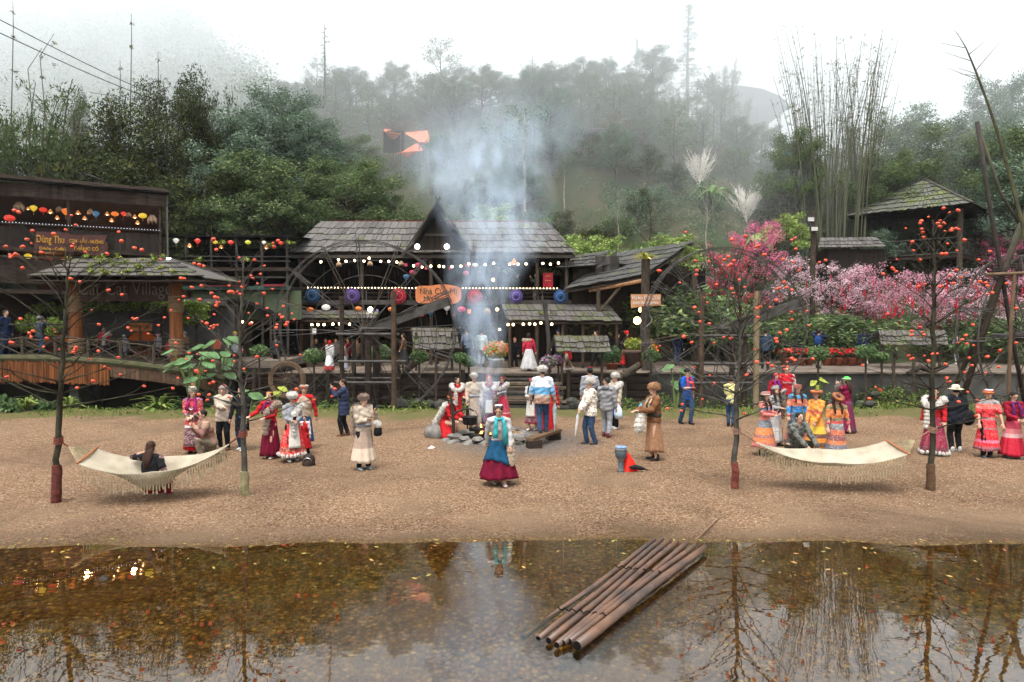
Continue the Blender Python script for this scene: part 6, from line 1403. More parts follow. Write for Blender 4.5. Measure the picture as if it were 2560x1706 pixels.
for i, (k, c_, px, py, s) in enumerate(Llow): lantern(k, c_ or 'white', P(px, py + s * 25, 30 - (405 - px) / 405 * 2.5), s, {'trap': 'pale straw lantern', 'basket': 'lit wicker lamp', 'drop': c_ + ' drop-shaped lantern', 'globe': c_ + ' round lantern'}[k] + ', %s in the middle gallery of the restaurant' % (ords + ['thirteenth', 'fourteenth'])[i], 'lanterns of the middle gallery', 1)
for i, (c_, px, py, k, s) in enumerate((('white', 440, 605, 'drop', .28), ('white', 474, 614, 'basket', .3), ('red', 494, 606, 'drop', .28), ('yellow', 538, 606, 'globe', .22), ('white', 553, 617, 'basket', .28), ('red', 577, 607, 'globe', .26), ('green-yellow', 620, 607, 'globe', .26), ('white', 660, 608, 'drop', .2), ('white', 666, 618, 'basket', .3), ('red', 702, 608, 'globe', .22))):
    lantern(k, c_, P(px, py + 4, 30.4), s, '%s %s lantern, %s in the row of the open gallery' % (c_, {'drop': 'drop-shaped', 'globe': 'round', 'basket': 'lit wicker'}[k], ords[i]), 'lanterns of the open gallery', 1)
for i, (c_, px, py, k, s) in enumerate((('pink', 1015, 660, 'box', .3), ('pink', 1045, 662, 'globe', .32), ('blue', 1016, 695, 'drop', .35), ('pink', 1031, 680, 'globe', .3), ('pink', 1065, 668, 'box', .25), ('white', 1003, 660, 'trap', .3), ('pink', 1125, 668, 'box', .22), ('white', 1188, 662, 'globe', .3), ('pink', 1170, 662, 'globe', .28), ('pink', 1165, 682, 'globe', .3), ('white', 847, 662, 'trap', .3), ('white', 925, 660, 'trap', .3), ('white', 1285, 655, 'basket', .5))):
    lantern(k, c_, P(px, py + 6, 32.5), s, '%s %s lantern, %s under the balcony house eaves' % (c_, {'box': 'square', 'globe': 'round', 'drop': 'drop-shaped', 'trap': 'straw', 'basket': 'wide'}[k], (ords + ['last'])[i]), 'lanterns under the balcony house eaves', 2 if c_ != 'white' else 1)
for i, (c_, px, py, k, s) in enumerate((('orange', 776, 775, 'globe', .36), ('white', 815, 770, 'globe', .42), ('red', 850, 775, 'box', .22), ('orange', 896, 772, 'globe', .34), ('purple', 943, 773, 'box', .22), ('orange', 978, 773, 'globe', .32), ('red', 1055, 785, 'box', .28), ('blue', 1076, 783, 'drop', .35), ('white', 1117, 772, 'drop', .36), ('red', 1135, 785, 'box', .26), ('pink', 1154, 775, 'globe', .42), ('orange', 1173, 778, 'box', .4), ('orange', 1218, 780, 'trap', .36))):
    lantern(k, c_, P(px, py + 6, 32.3), s, '%s %s lantern, %s in the row under the balcony' % (c_, {'box': 'square', 'globe': 'round', 'drop': 'drop-shaped', 'trap': 'straw'}[k], (ords + ['last'])[i]), 'lanterns under the balcony', 1 if px in (815, 1173) else 2, .15)
def bulbs(name, label, pts, r, mat, wire_sag=0):
    c = pts[0]; t = thing(name, label, 'string lights', c); m_ = None
    mk('wire', MB().tube([p - c + V3(0, 0, .05) for p in pts], .008, 4), DARKM, t)
    for p in pts:
        if m_ is None: o = mk('bulb', MB().ball((0, 0, 0), r, 7, 5), mat, t, True, loc=p - c); m_ = o.data
        else: o = bpy.data.objects.new('bulb', m_); COL.objects.link(o); o.parent = t; o.location = p - c
bulbs('string_lights', 'string of warm bulbs under the balcony house eaves', [P(x, y, 32.2) for x, y in ((802, 655), (846, 650), (865, 654), (887, 652), (910, 653), (923, 646), (952, 654), (972, 654), (992, 656), (1034, 665), (1055, 668), (1077, 666), (1098, 666), (1109, 667), (1130, 667), (1152, 666), (1172, 660), (1213, 662), (1234, 659), (1274, 661), (1295, 661), (1315, 660), (1357, 659), (1376, 661), (1396, 658))], .055, BULB)
bulbs('string_lights', 'dense line of bright bulbs along the balcony rail', [V3(XL + .9 + i * .16, 32.5, 4.82 - .0005 * i) for i in range(75)], .02, BULB)
bulbs('string_lights', 'short string of bulbs under the left awning', [P(x, y, 31.1) for x, y in ((606, 805), (629, 808), (780, 812), (795, 812), (810, 812), (832, 811), (849, 810), (874, 811))], .055, BULB)
bulbs('string_lights', 'string of bulbs under the mossy awning right of the smoke', [P(x, y, 30.5) for x, y in ((1270, 812), (1283, 812), (1308, 811), (1324, 810), (1337, 811), (1352, 808), (1379, 811), (1249, 824))], .055, BULB)
bulbs('string_lights', 'string of dim white lights along the restaurant handrail', [L3(.1 + .11 * i, -.33, 7.16) for i in range(75)], .012, M_emit('dim_led', (.8, .85, 1), 1.2))
for i, (px, py, d) in enumerate(((1043, 617, 32.2), (1117, 617, 32.2), (1593, 802, 31), (926, 774, 32), (1233, 700, 32), (1243, 774, 32), (1603, 775, 31))):
    t = thing('lamp', ['floodlight at the left of the gable', 'floodlight at the right of the gable', 'bright yellow lamp on the barn porch', 'single bulb under the balcony left of the big sign', 'bulb inside the balcony right of the smoke', 'bulb under the balcony right of the smoke', 'strip lamp above the barn porch'][i], 'lamp', P(px, py, d))
    mk('bulb', MB().ball((0, 0, 0), (.12 if i != 2 else .17) * (1 if i not in (4, 5) else .6), 10, 8), BULBW if i in (0, 1, 3) else M_emit('yellow_bulb', (1, .62, .2), 12), t, True); mk('bracket', MB().box((0, .12, .05), (.08, .14, .08)), DARKM, t)
def glow(px, py, d, e, c, name='lamp_glow', r=.1):
    l = bpy.data.lights.new(name, 'POINT'); l.energy = e; l.color = c; l.shadow_soft_size = r; o = bpy.data.objects.new(name, l); COL.objects.link(o); o.location = P(px, py, d)
glow(1593, 800, 30.8, 60, (1, .55, .2)); glow(840, 815, 32, 45, (1, .6, .3)); glow(1320, 815, 31.6, 40, (1, .6, .3)); glow(200, 545, 28.9, 40, (1, .5, .22)); glow(120, 655, 28.5, 40, (1, .5, .22)); glow(320, 545, 29.8, 30, (1, .5, .22))
# oil-paper parasols hung open on the balcony rail
for i, (px, py, col, r, lab) in enumerate(((781, 738, (.03, .10, .22), .37, 'dark blue open parasol at the left of the balcony rail'), (881, 739, (.13, .07, .27), .37, 'purple open parasol behind the left water wheel'), (996, 740, (.50, .03, .05), .38, 'red open parasol left of the big orange sign'), (1187, 742, (.55, .06, .09), .36, 'red open parasol seen through the smoke'), (1290, 741, (.14, .09, .34), .33, 'purple open parasol right of the smoke'), (1401, 742, (.04, .12, .30), .33, 'blue open parasol at the right end of the balcony'))):
    t = thing('parasol', lab, 'parasol', P(px, py, 32.35), 0, 'open parasols hung on the balcony'); n_ = 24; mb = MB(); mb.v.append((0, -.12, 0))
    for k in range(n_): a = 6.2832 * k / n_; q = 1 - .02 * (k % 2); mb.v.append((r * q * math.cos(a), 0, r * q * math.sin(a)))
    mb.f = [(0, 1 + k, 1 + (k + 1) % n_) for k in range(n_)]; col = tuple(q * .6 for q in col); mk('canopy', mb, M('parasol_%d' % i, col, tuple(q * .7 for q in col), 9, .7, 0), t)
    mk('pattern_ring', MB().tube([(r * .55 * math.cos(a), -.066, r * .55 * math.sin(a)) for a in np.linspace(0, 6.2832, 25)], .012, 4, cap=False), M('parasol_pale_%d' % i, tuple(min(1, q * 2 + .12) for q in col)), t); mk('knob', MB().ball((0, -.13, 0), .04, 8, 6), DARKM, t)
# big orange sign
sg = thing('signboard', 'large orange wavy-edged sign lettered Nhà Của Mị on the balcony', 'sign', P(1096, 736, 32.2)); W_ = 57 / FPX * 32.2; Hh = 23 / FPX * 32.2; ol = []
for a in np.linspace(0, 6.2832, 49)[:-1]:
    c_, s_ = math.cos(a), math.sin(a); k = (abs(c_) ** 5 + abs(s_) ** 5) ** (-.2); ol.append(V3(W_ * k * c_, 0, Hh * k * s_ * (1 + .08 * math.sin(a * 5 + 1))))
mk('board', MB().slab(ol, (0, .06, 0)), M('orange_sign', (.58, .21, .09), (.46, .15, .06), 3, .7), sg); SGT = M('sign_paint', (.08, .09, .06))
text('lettering', 'Nhà Của Mị', .42, SGT, sg, (0, -.012, .13), (R(90), 0, 0), .006, sx=.85); text('lettering', "Mị's House", .34, SGT, sg, (-.05, -.012, -.22), (R(90), 0, 0), .006, sx=.85)
sg = thing('signboard', 'striped wooden sign with white lettering for the goat and sheep garden', 'sign', P(1614, 751, 29)); a_ = 1 / FPX * 29
mk('board', MB().slab([V3(x * a_, 0, -y * a_) for x, y in ((-37, -15), (38, -15), (38, 13), (0, 14), (-36, 20))], (0, .05, 0)), M('striped_board', (.33, .12, .07), (.52, .28, .12), 1.6, .6, .2, .01, (.3, 1, 3)), sg)
WHT = M('white_paint', (.75, .73, .70)); text('lettering', 'Vườn Dê-Cừu', .24, WHT, sg, (.0, -.012, .1), (R(90), 0, 0), .005, sx=.85, shear=.15); text('lettering', 'Goats Sheeps gardens', .21, WHT, sg, (0, -.012, -.1), (R(90), 0, 0), .005, sx=.58, shear=.15)
sg = thing('banner', 'red vertical notice hanging at the right end of the balcony', 'sign', P(1370, 701, 32.9)); mk('cloth', MB().box((0, 0, 0), (.48, .03, .70)), M('red_banner', (.34, .02, .035)), sg)
for z in (.2, -.02): mk('stripe', MB().box((0, -.02, z), (.28, .01, .03)), M('gold_paint', (.5, .28, .1)), sg)
sg = thing('notice', 'small white paper notice on a post under the left awning', 'sign', P(785, 829, 31.2)); mk('paper', MB().box((0, 0, 0), (.2, .02, .26)), M('white_paper', (.75, .76, .76)), sg)
sg = thing('notice', 'round-cornered orange plaque among leaves right of the gate', 'sign', P(540, 862, 28.2)); mk('plaque', MB().lathe([(.2, -.01), (.24, 0), (.2, .02)], 8), M('orange_plaque', (.45, .13, .07), (.3, .08, .05), 12), sg).rotation_euler = (R(90), 0, 0)
# flood lamp pole
c = V3((2030 - 1280) / FPX * 36, 36, terr(15.8, 36)); t = thing('lamp_pole', 'rough wooden pole carrying two floodlights above the blossom', 'lamp post', c); h_ = P(0, 528, 36).z - c.z
mk('pole', MB().tube([(0, 0, 0), (0, 0, h_)], .14), POSTM, t)
for px, py in ((2035, 573), (2026, 549)): q = P(px, py, 35.7) - c; f = mk('floodlight', MB().box(q, (.4, .12, .28)), GREYW, t); mk('glass', MB().box(q + V3(0, -.07, 0), (.32, .02, .2)), M('lamp_glass', (.6, .6, .56), None, 3, .2), f)
# ---------------------------------------------------------------- people
random.seed(7)
SKIN = M('skin', (.52, .31, .21), (.47, .27, .18), 9, .55, 0, spec=.35)
HAIR = M('black_hair', (.018, .014, .012), (.03, .022, .018), 20, .4, .3, .003, (6, 6, 1)); HAIRB = M('brown_hair', (.06, .03, .02), (.035, .018, .012), 20, .4, .3, .003, (6, 6, 1))
def col(name, c, c2=None, sc=9, r=.85, **k): return M(name, c, c2 or tuple(q * .66 for q in c), sc, r, .35, .006, **k)
def fur_m(name, c): return M(name, c, tuple(q * .72 for q in c), 26, .95, .8, .012, sheen=.4, isl=.12)
def banded(name, stops, pat=.35, sc=38, axis=2, H=1.6, tint=(.52, .44, .35)):
    """woven cloth: coloured bands up the garment with small stitched motifs"""
    if name in MATS: return MATS[name]
    m, nt, b = newmat(name); tc = N(nt, 'ShaderNodeTexCoord'); sp = N(nt, 'ShaderNodeSeparateXYZ'); nt.links.new(tc.outputs['Object'], sp.inputs[0])
    mr = N(nt, 'ShaderNodeMapRange'); nt.links.new(sp.outputs[axis], mr.inputs[0]); mr.inputs[2].default_value = H
    c = ramp(nt, mr.outputs[0], stops, 'CONSTANT')
    pat *= .75
    if pat:
        v = coords(nt, 'Object', (1, 1, 1.3)); vo = N(nt, 'ShaderNodeTexVoronoi'); vo.inputs['Scale'].default_value = sc; nt.links.new(v, vo.inputs['Vector']); s2 = N(nt, 'ShaderNodeSeparateColor'); nt.links.new(vo.outputs['Color'], s2.inputs[0])
        c = mixc(nt, ramp(nt, s2.outputs[0], [(.72, 0), (.74, pat)]), c, tint); c = mixc(nt, ramp(nt, s2.outputs[1], [(.78, 0), (.8, pat)]), c, (.03, .03, .06))
    nt.links.new(c, b.inputs['Base Color']); b.inputs['Roughness'].default_value = .85; b.inputs['Specular IOR Level'].default_value = .2; MATS[name] = m; return m
def spotted(name, c, s, scale=22, th=.32):
    m, nt, b = newmat(name); vo = N(nt, 'ShaderNodeTexVoronoi'); vo.inputs['Scale'].default_value = scale; nt.links.new(coords(nt), vo.inputs['Vector'])
    nt.links.new(mixc(nt, ramp(nt, vo.outputs['Distance'], [(th, 1), (th + .06, 0)]), c, s), b.inputs['Base Color']); b.inputs['Roughness'].default_value = .9; return m
def remesh(name, mb, vox, mat, parent, folds=0, seed=0):
    me = bpy.data.meshes.new(name); me.from_pydata(mb.v, [], mb.f); o = bpy.data.objects.new(name, me); COL.objects.link(o)
    r = o.modifiers.new('r', 'REMESH'); r.mode = 'VOXEL'; r.voxel_size = vox; s = o.modifiers.new('s', 'SMOOTH'); s.factor = .5; s.iterations = 2
    dg = bpy.context.evaluated_depsgraph_get(); m2 = bpy.data.meshes.new_from_object(o.evaluated_get(dg)); COL.objects.unlink(o); bpy.data.objects.remove(o); bpy.data.meshes.remove(me)
    if folds:
        n = len(m2.vertices); co = np.empty(n * 3, np.float32); no = np.empty(n * 3, np.float32); m2.vertices.foreach_get('co', co); m2.vertices.foreach_get('normal', no); co = co.reshape(-1, 3); no = no.reshape(-1, 3)
        w_ = np.sin(co[:, 0] * 31 + np.sin(co[:, 2] * 13 + seed) * 2 + seed) * np.sin(co[:, 1] * 27 + co[:, 2] * 17 + seed * 2) + .6 * np.sin(co[:, 2] * 46 + co[:, 0] * 22 + seed)
        co += no * (w_ * folds)[:, None]; m2.vertices.foreach_set('co', co.ravel())
    m2.polygons.foreach_set('use_smooth', [True] * len(m2.polygons)); m2.materials.clear(); m2.materials.append(mat); m2.name = name
    q = bpy.data.objects.new(name, m2); COL.objects.link(q); q.parent = parent; return q
def ik(a, t, l1, l2, pole):
    d = t - a; L = min(d.length, (l1 + l2) * .995); d.normalize(); t = a + d * L
    x = (l1 * l1 - l2 * l2 + L * L) / (2 * L); h = math.sqrt(max(0, l1 * l1 - x * x)); p = pole - d * pole.dot(d)
    if p.length < 1e-4: p = Vector((0, -1, 0))
    return a + d * x + p.normalized() * h, t
def furball(cs, rs, n, ln, seed, flat=1):
    mb = MB()
    for c, r in zip(cs, rs): mb.ball(c, r if isinstance(r, tuple) else (r, r, r * flat), 12, 8, .05)
    V, F_ = leaves(n, cs, [r if isinstance(r, tuple) else (r, r, r * flat) for r in rs], ln, 1, .97, .2, 3.2, seed); mb.add(V.tolist(), F_.tolist()); return mb
NOPX = 0
def person(px, py, ytop, face, label, z=None, d=None, hat=None, hair='short', hairm=HAIR, top=None, skirt=None, legs=None, shoes=None, hands=None, feet=None, pel=.53, lean=0, side=0, hy=0, hp=0, tw=0, H=None, shawl=None, apron=None, coat=None, vest=None, extra=0, group=None, sleeve=1.0, bulk=1.0, bare=False, scarf=None, belt=None, hem=None, zoff=0, lod=None, knee=None):
    if z is None: g = G(px, py, 0.0); z0 = max(0, terr(g.x, g.y)) + zoff; g = G(px, py, z0); loc = V3(g.x, g.y, z0)
    elif d is None: g = G(px, py, z); loc = V3(g.x, g.y, z)
    else: loc = V3((px - 1280) / FPX * d, d, z)
    D = loc.y; hx = {'fur': .09, 'furbig': .10, 'ushanka': .05, 'tall': .07, 'band': .04, 'sun': .05, 'cap': .03, 'hood': .03, 'wrap': .045, 'brim': .07, 'turban': .05}.get(hat, .015)
    if H is None:
        H = (P(px, ytop, D).z - loc.z - hx) / (1 if pel > .45 else 1); 
        if pel < .45 or lean > 15: H = 1.62
    H = max(.8, min(1.82, H)); far = D > 24; vox = (.02 if far else .0125) if H > 1.1 else .011
    t = thing('person', label, 'person', loc, R(face), group); c = 'child' if H < 1.2 else None
    rn = random.Random(int(px * 7 + py)); S = lambda x, y, zz: V3(x * H, y * H, zz * H)
    hands = dict(hands or {}); feet = dict(feet or {}); u_ = rn.uniform
    if not hands: tw += u_(-9, 9); hy += u_(-22, 22); lean += u_(-2, 4)
    hands.setdefault('L', (.16 + u_(-.02, .03), u_(-.11, .03), .475 + u_(-.01, .05))); hands.setdefault('R', (-.16 + u_(-.03, .02), u_(-.11, .03), .475 + u_(-.01, .05)))
    if not feet: q_ = u_(-.05, .05); feet = dict(L=(.05 + u_(0, .02), q_), R=(-.05 - u_(0, .02), -q_))
    lam = R(lean); sd = R(side); sv = V3(math.sin(sd), -math.sin(lam), math.cos(lam) * math.cos(sd)).normalized()
    pe = S(0, 0, pel); chest = pe + sv * .2 * H; neck = pe + sv * .31 * H; tr = Matrix.Rotation(R(tw), 3, 'Z')
    sh = {s: neck + tr @ S(s * .112, 0, -.018) for s in (1, -1)}
    hc = neck + (sv * .5 + V3(0, -.12, 1)).normalized() * .100 * H; hm = Matrix.Rotation(R(hy), 3, 'Z') @ Matrix.Rotation(R(hp), 3, 'X'); hh = lambda x, y, zz: hc + hm @ S(x, y, zz)
    hd = {1: Vector(hands.get('L', (.165, -.03, .47))) * H, -1: Vector(hands.get('R', (-.165, -.03, .47))) * H}
    ft = {1: Vector((*feet.get('L', (.055, 0)), 0)) * H, -1: Vector((*feet.get('R', (-.055, 0)), 0)) * H}
    b = MB(); SG = 8 if far else 10
    b.tube([pe - sv * .03 * H, pe, pe + sv * .09 * H, chest, neck - sv * .02 * H], [(.085 * H, .06 * H), (.095 * H, .068 * H), (.075 * H, .055 * H), (.10 * H, .062 * H), (.06 * H, .045 * H)], 12, rnd=True, hint=tr @ V3(0, 1, 0))
    b.tube([neck - sv * .02 * H, hc - V3(0, 0, .03 * H)], [.033 * H, .031 * H], SG)
    b.ball(hh(0, 0, .006), .001, 4, 3)
    hb = MB(); hb.ball((0, 0, .012 * H), (.046 * H, .056 * H, .058 * H), 14, 10); hb.ball((0, -.016 * H, -.034 * H), (.033 * H, .034 * H, .034 * H), 10, 8)
    hb.tube([S(0, -.050, .012), S(0, -.064, -.012), S(0, -.054, -.018)], [.006 * H, .010 * H, .008 * H], 6, rnd=True)
    for s in (1, -1): hb.ball(S(s * .047, .004, -.002), (.007 * H, .012 * H, .018 * H), 6, 5)
    b.add([hc + hm @ Vector(v) for v in hb.v], hb.f)
    el = {}; wr = {}; kn = {}; an = {}
    for s in (1, -1):
        e, w_ = ik(sh[s], hd[s], .165 * H, .15 * H, tr @ V3(s * .55, .75, -.75)); el[s] = e; wr[s] = w_
        b.tube([sh[s] - (sh[s] - neck) * .35, sh[s], sh[s].lerp(e, .5), e, e.lerp(w_, .35), w_], [.036 * H, .034 * H, .028 * H, .022 * H, .023 * H, .014 * H], SG, rnd=True)
        dr = (w_ - e).normalized(); inn = (V3(-s * .6, -.4, 0)).normalized(); pn = dr.cross(inn).normalized(); sdv = pn.cross(dr).normalized()
        pc = w_ + dr * .028 * H; b.tube([w_ + dr * .002 * H, pc, w_ + dr * .050 * H], [(.014 * H, .010 * H), (.023 * H, .011 * H), (.024 * H, .010 * H)], 8, rnd=True, hint=pn)
        for k, (ln, off) in enumerate(((.037, -.020), (.044, -.0068), (.041, .0068), (.032, .020))):
            q = w_ + dr * .050 * H + sdv * off * H; q1 = q + (dr + sdv * off * 4) * ln * .5 * H; q2 = q1 + (dr * .75 + pn * (.55 if s > 0 else -.55)) * ln * .5 * H; b.tube([q - dr * .01 * H, q1, q2], [.0062 * H, .0058 * H, .0046 * H], 5, rnd=True)
        q = w_ + dr * .015 * H + sdv * .018 * H * (1 if s > 0 else -1); b.tube([q, q + (dr * .5 + sdv * (.8 if s > 0 else -.8)) * .028 * H, q + (dr * 1.1 + sdv * (.9 if s > 0 else -.9)) * .042 * H], [.009 * H, .0075 * H, .0055 * H], 5, rnd=True)
        hp_ = pe + S(s * .05, 0, -.012); ank = ft[s] + S(0, .01, .045); k_, a_ = ik(hp_, ank, .245 * H, .24 * H, Vector(knee[s]) if knee else V3(s * .12, -1, .1)); kn[s] = k_; an[s] = a_
        b.tube([hp_, hp_.lerp(k_, .5), k_, k_.lerp(a_, .3), a_], [.056 * H, .047 * H, .034 * H, .033 * H, .021 * H], SG, rnd=True)
        b.tube([a_ + S(0, .012, -.025), a_ + S(0, -.03, -.028), a_ + S(0, -.085, -.034)], [.02 * H, .022 * H, .014 * H], 7, rnd=True)
    remesh('body', b, vox if far else .0105, SKIN, t)
    facing = abs(((face + hy + 180) % 360) - 180) < 115
    if not far and facing:
        e = MB(); 
        for s in (1, -1): e.ball(hh(s * .018, -.0515, .012), (.0075 * H, .004 * H, .0042 * H), 8, 5); 
        mk('eyes', e, HAIR, t)
        e = MB()
        for s in (1, -1): e.tube([hh(s * .009, -.054, .025), hh(s * .019, -.0535, .029), hh(s * .029, -.047, .026)], .0026 * H, 4)
        mk('eyebrows', e, HAIR, t); mk('lips', MB().tube([hh(-.012, -.049, -.034), hh(0, -.0535, -.033), hh(.012, -.049, -.034)], [.002 * H, .0045 * H, .002 * H], 6, rnd=True), M('lips', (.42, .12, .10)), t)
    # hair
    h = MB(); R3 = hm.to_quaternion()
    def hball(c_, r): h.add([hc + hm @ (S(*c_) + Vector(v) * H) for v in MB().ball((0, 0, 0), r, 12, 8).v], MB().ball((0, 0, 0), r, 12, 8).f)
    hball((0, .010, .022), (.053, .058, .057))
    if hair in ('long', 'tied', 'braids'): hball((0, .022, -.006), (.052, .048, .062))
    if hair == 'long': h.tube([hh(0, .035, .0), hh(0, .045, -.06), neck + S(0, .075, -.02), neck + S(0, .08, -.12)], [(.05 * H, .03 * H), (.052 * H, .03 * H), (.055 * H, .022 * H), (.03 * H, .012 * H)], 10, hint=V3(0, 1, 0))
    if hair == 'longfront':
        hball((0, .02, -.006), (.052, .05, .062))
        for s in (1, -1): h.tube([hh(s * .046, -.0, .02), hh(s * .052, -.012, -.05), neck + S(s * .055, -.07, -.03), neck + S(s * .05, -.085, -.11)], [.018 * H, .022 * H, .022 * H, .008 * H], 8)
    if hair == 'braids':
        for s in (1, -1):
            ps_ = [hh(s * .05, 0, -.01), hh(s * .056, -.01, -.06), neck + S(s * .06, -.075, -.05), neck + S(s * .058, -.09, -.16)]; h.tube(ps_, [.012 * H, .013 * H, .012 * H, .008 * H], 7, wob=.2)
    if hair == 'tied': hball((0, .062, -.01), (.022, .026, .026))
    mk('hair', h, hairm, t, True)
    # clothes
    bf = 1.0 + (.06 if far else 0)
    def garment(name, mat, zt, zb, fl, bulk, sl, folds=.004, arms=True, torso=True):
        g = MB(); B_ = bulk * bf * .94
        if torso:
            pb_ = pe - sv * (.515 - zb if pel > .45 else .04) * H if zb < .5 else pe + sv * (zb - .515) * H
            if zb < .5: pb_ = pe + V3(0, 0, (zb - .515) * H) if pel > .45 else pe - sv * .03 * H
            pts = [pb_, pe + sv * .0 * H, pe + sv * .09 * H, chest, neck - sv * .03 * H, neck + sv * .008 * H] if zb < .5 else [pb_, pe + sv * .09 * H, chest, neck - sv * .03 * H, neck + sv * .008 * H]
            rr = [(.105 * H * B_ * fl, .078 * H * B_ * fl), (.108 * H * B_, .080 * H * B_), (.095 * H * B_, .072 * H * B_), (.118 * H * B_, .080 * H * B_), (.088 * H * B_, .062 * H * B_), (.050 * H, .046 * H)]
            if zb >= .5: rr = rr[1:]
            g.tube(pts, rr, 14, hint=tr @ V3(0, 1, 0)); 
        if arms:
            for s in (1, -1):
                e, w_ = el[s], wr[s]; rA = .043 * H * B_
                if sl > .6: pts = [neck.lerp(sh[s], .45), sh[s], sh[s].lerp(e, .5), e, e.lerp(w_, .5), e.lerp(w_, (sl - .5) * 2 * .96)]; rr = [rA * 1.1, rA * 1.08, rA * .95, rA * .84, rA * .78, rA * .72]
                else: pts = [neck.lerp(sh[s], .45), sh[s], sh[s].lerp(e, sl * 2)]; rr = [rA * 1.1, rA * 1.08, rA]
                g.tube(pts, rr, 10, rnd=True)
        return remesh(name, g, vox * 1.05, mat, t, folds * 1.7, rn.random() * 6)
    if legs:
        g = MB(); lb = 1.0
        g.tube([pe + sv * .055 * H, pe, pe - S(0, 0, .05)], [(.088 * H, .066 * H), (.102 * H, .078 * H), (.09 * H, .07 * H)], 12, rnd=True, hint=V3(0, 1, 0))
        for s in (1, -1):
            hp_ = pe + S(s * .05, 0, -.012); k_, a_ = kn[s], an[s]; g.tube([hp_, hp_.lerp(k_, .5), k_, k_.lerp(a_, .5), a_.lerp(k_, .05)], [.066 * H, .057 * H, .046 * H, .042 * H, .036 * H], 10, rnd=True)
        remesh('trousers', g, vox, legs, t, .003, rn.random() * 6)
    if shoes:
        for s in (1, -1):
            g = MB(); a_ = an[s]; g.tube([a_ + S(0, .016, .02), a_ + S(0, .014, -.014), a_ + S(0, .01, -.026)], [.030 * H, .030 * H, .028 * H], 10, rnd=True); g.tube([a_ + S(0, .012, -.026), a_ + S(0, -.04, -.026), a_ + S(0, -.088, -.030)], [(.026 * H, .019 * H), (.030 * H, .018 * H), (.024 * H, .013 * H)], 10, rnd=True, hint=V3(0, 0, 1)); remesh('shoe', g, .013 if not far else .02, shoes, t)
    if skirt:
        mat, zt, zb, rb, npl = skirt; mb = MB(); n_ = 64; mrows = 12; c0 = pe + sv * (zt - .515) * H if pel > .45 else pe + sv * .05 * H
        fc = (an[1] + an[-1]) / 2; c1 = V3(fc.x * .7 + pe.x * .3, fc.y * .6 + pe.y * .4 + .01 * H, zb * H); ph = rn.random() * 6
        for i in range(mrows + 1):
            f = i / mrows; c_ = c0.lerp(c1, f); rr_ = (.092 + (rb - .092) * f ** .85) * H
            if f > .12 and pel > .45: rr_ = max(rr_, .105 * H)
            for j in range(n_):
                a = 6.2832 * j / n_; am = 1 + (.075 * math.sin(npl * a + ph) + .03 * math.sin((npl * .5 + 1) * a + ph * 2)) * f; mb.v.append((c_.x + rr_ * am * math.cos(a), c_.y + rr_ * am * (.86 + .08 * f) * math.sin(a), c_.z + .008 * H * math.sin(3 * a + ph) * f))
        for i in range(mrows):
            for j in range(n_): mb.f.append((i * n_ + j, (i + 1) * n_ + j, (i + 1) * n_ + (j + 1) % n_, i * n_ + (j + 1) % n_))
        o = mk('skirt', mb, mat, t, True); sm = o.modifiers.new('s', 'SOLIDIFY'); sm.thickness = .012
        if hem:
            cs = [(Vector(mb.v[mrows * n_ + j]) + V3(0, 0, .015)) for j in range(0, n_, 3)]; rs = [(.035 if not far else .04)] * len(cs)
            mk('hem', furball([tuple(q) for q in cs], rs, 900, .045, 5, 1.25), hem, t)
    if coat: garment('coat', coat[0], .85, coat[1], coat[2], bulk * 1.04, sleeve, .004, True)
    elif top: garment('top', top, .85, .44 if not skirt else .52, 1.0, bulk, sleeve, .004)
    if vest: garment('vest', vest, .85, .5, 1.05, 1.16 * bulk, 0, .004, arms=False)
    if belt: mk('belt', MB().tube([pe + sv * .065 * H, pe + sv * .105 * H], [(.104 * H * bulk, .083 * H * bulk), (.102 * H * bulk, .081 * H * bulk)], 20, hint=tr @ V3(0, 1, 0)), belt, t, True)
    if apron:
        mat, zt, zb, wd_, ysg = apron; mb = MB(); nr = 10; nc = 8
        for i in range(nr + 1):
            f = i / nr; zz = (zt + (zb - zt) * f) * H; rr_ = (.112 + ((skirt[3] if skirt else .12) - .105) * max(0, (.52 - zz / H)) / .5 * 1.12) * H + .008
            for j in range(nc + 1):
                a = (-90 if ysg < 0 else 90) + wd_ * (j / nc - .5); a = R(a); mb.v.append((rr_ * math.cos(a), rr_ * (.92 if f > .1 else .86) * math.sin(a), zz))
        for i in range(nr):
            for j in range(nc): k = i * (nc + 1) + j; mb.f.append((k, k + 1, k + nc + 2, k + nc + 1))
        o = mk('apron', mb, mat, t, True); sm = o.modifiers.new('s', 'SOLIDIFY'); sm.thickness = .014
    if shawl:
        mat, kind = shawl; cs = []; rs = []
        def arc(p, q, n, r0, r1, bul=V3(0, 0, 0)):
            for i in range(n + 1): f = i / n; cs.append(tuple(p.lerp(q, f) + bul * math.sin(math.pi * f))); rs.append((r0 + (r1 - r0) * f) * H)
        if kind in ('full', 'stole'):
            for s in (1, -1): arc(neck + S(0, .055, -.015), sh[s] + S(s * .01, 0, .012), 4, .045, .052, S(s * .01, .03, 0)); arc(sh[s] + S(s * .012, -.01, .0), chest + S(s * .05, -.085, -.0), 4, .052, .045, S(s * .01, -.02, 0))
            arc(chest + S(-.05, -.085, 0), chest + S(.05, -.085, 0), 2, .04, .04)
            if kind == 'stole':
                for s in ((1, -1) if rn.random() < .3 else (-1,)): arc(chest + S(s * .045, -.09, -.02), pe + S(s * .05, -.105, -.1), 5, .042, .04)
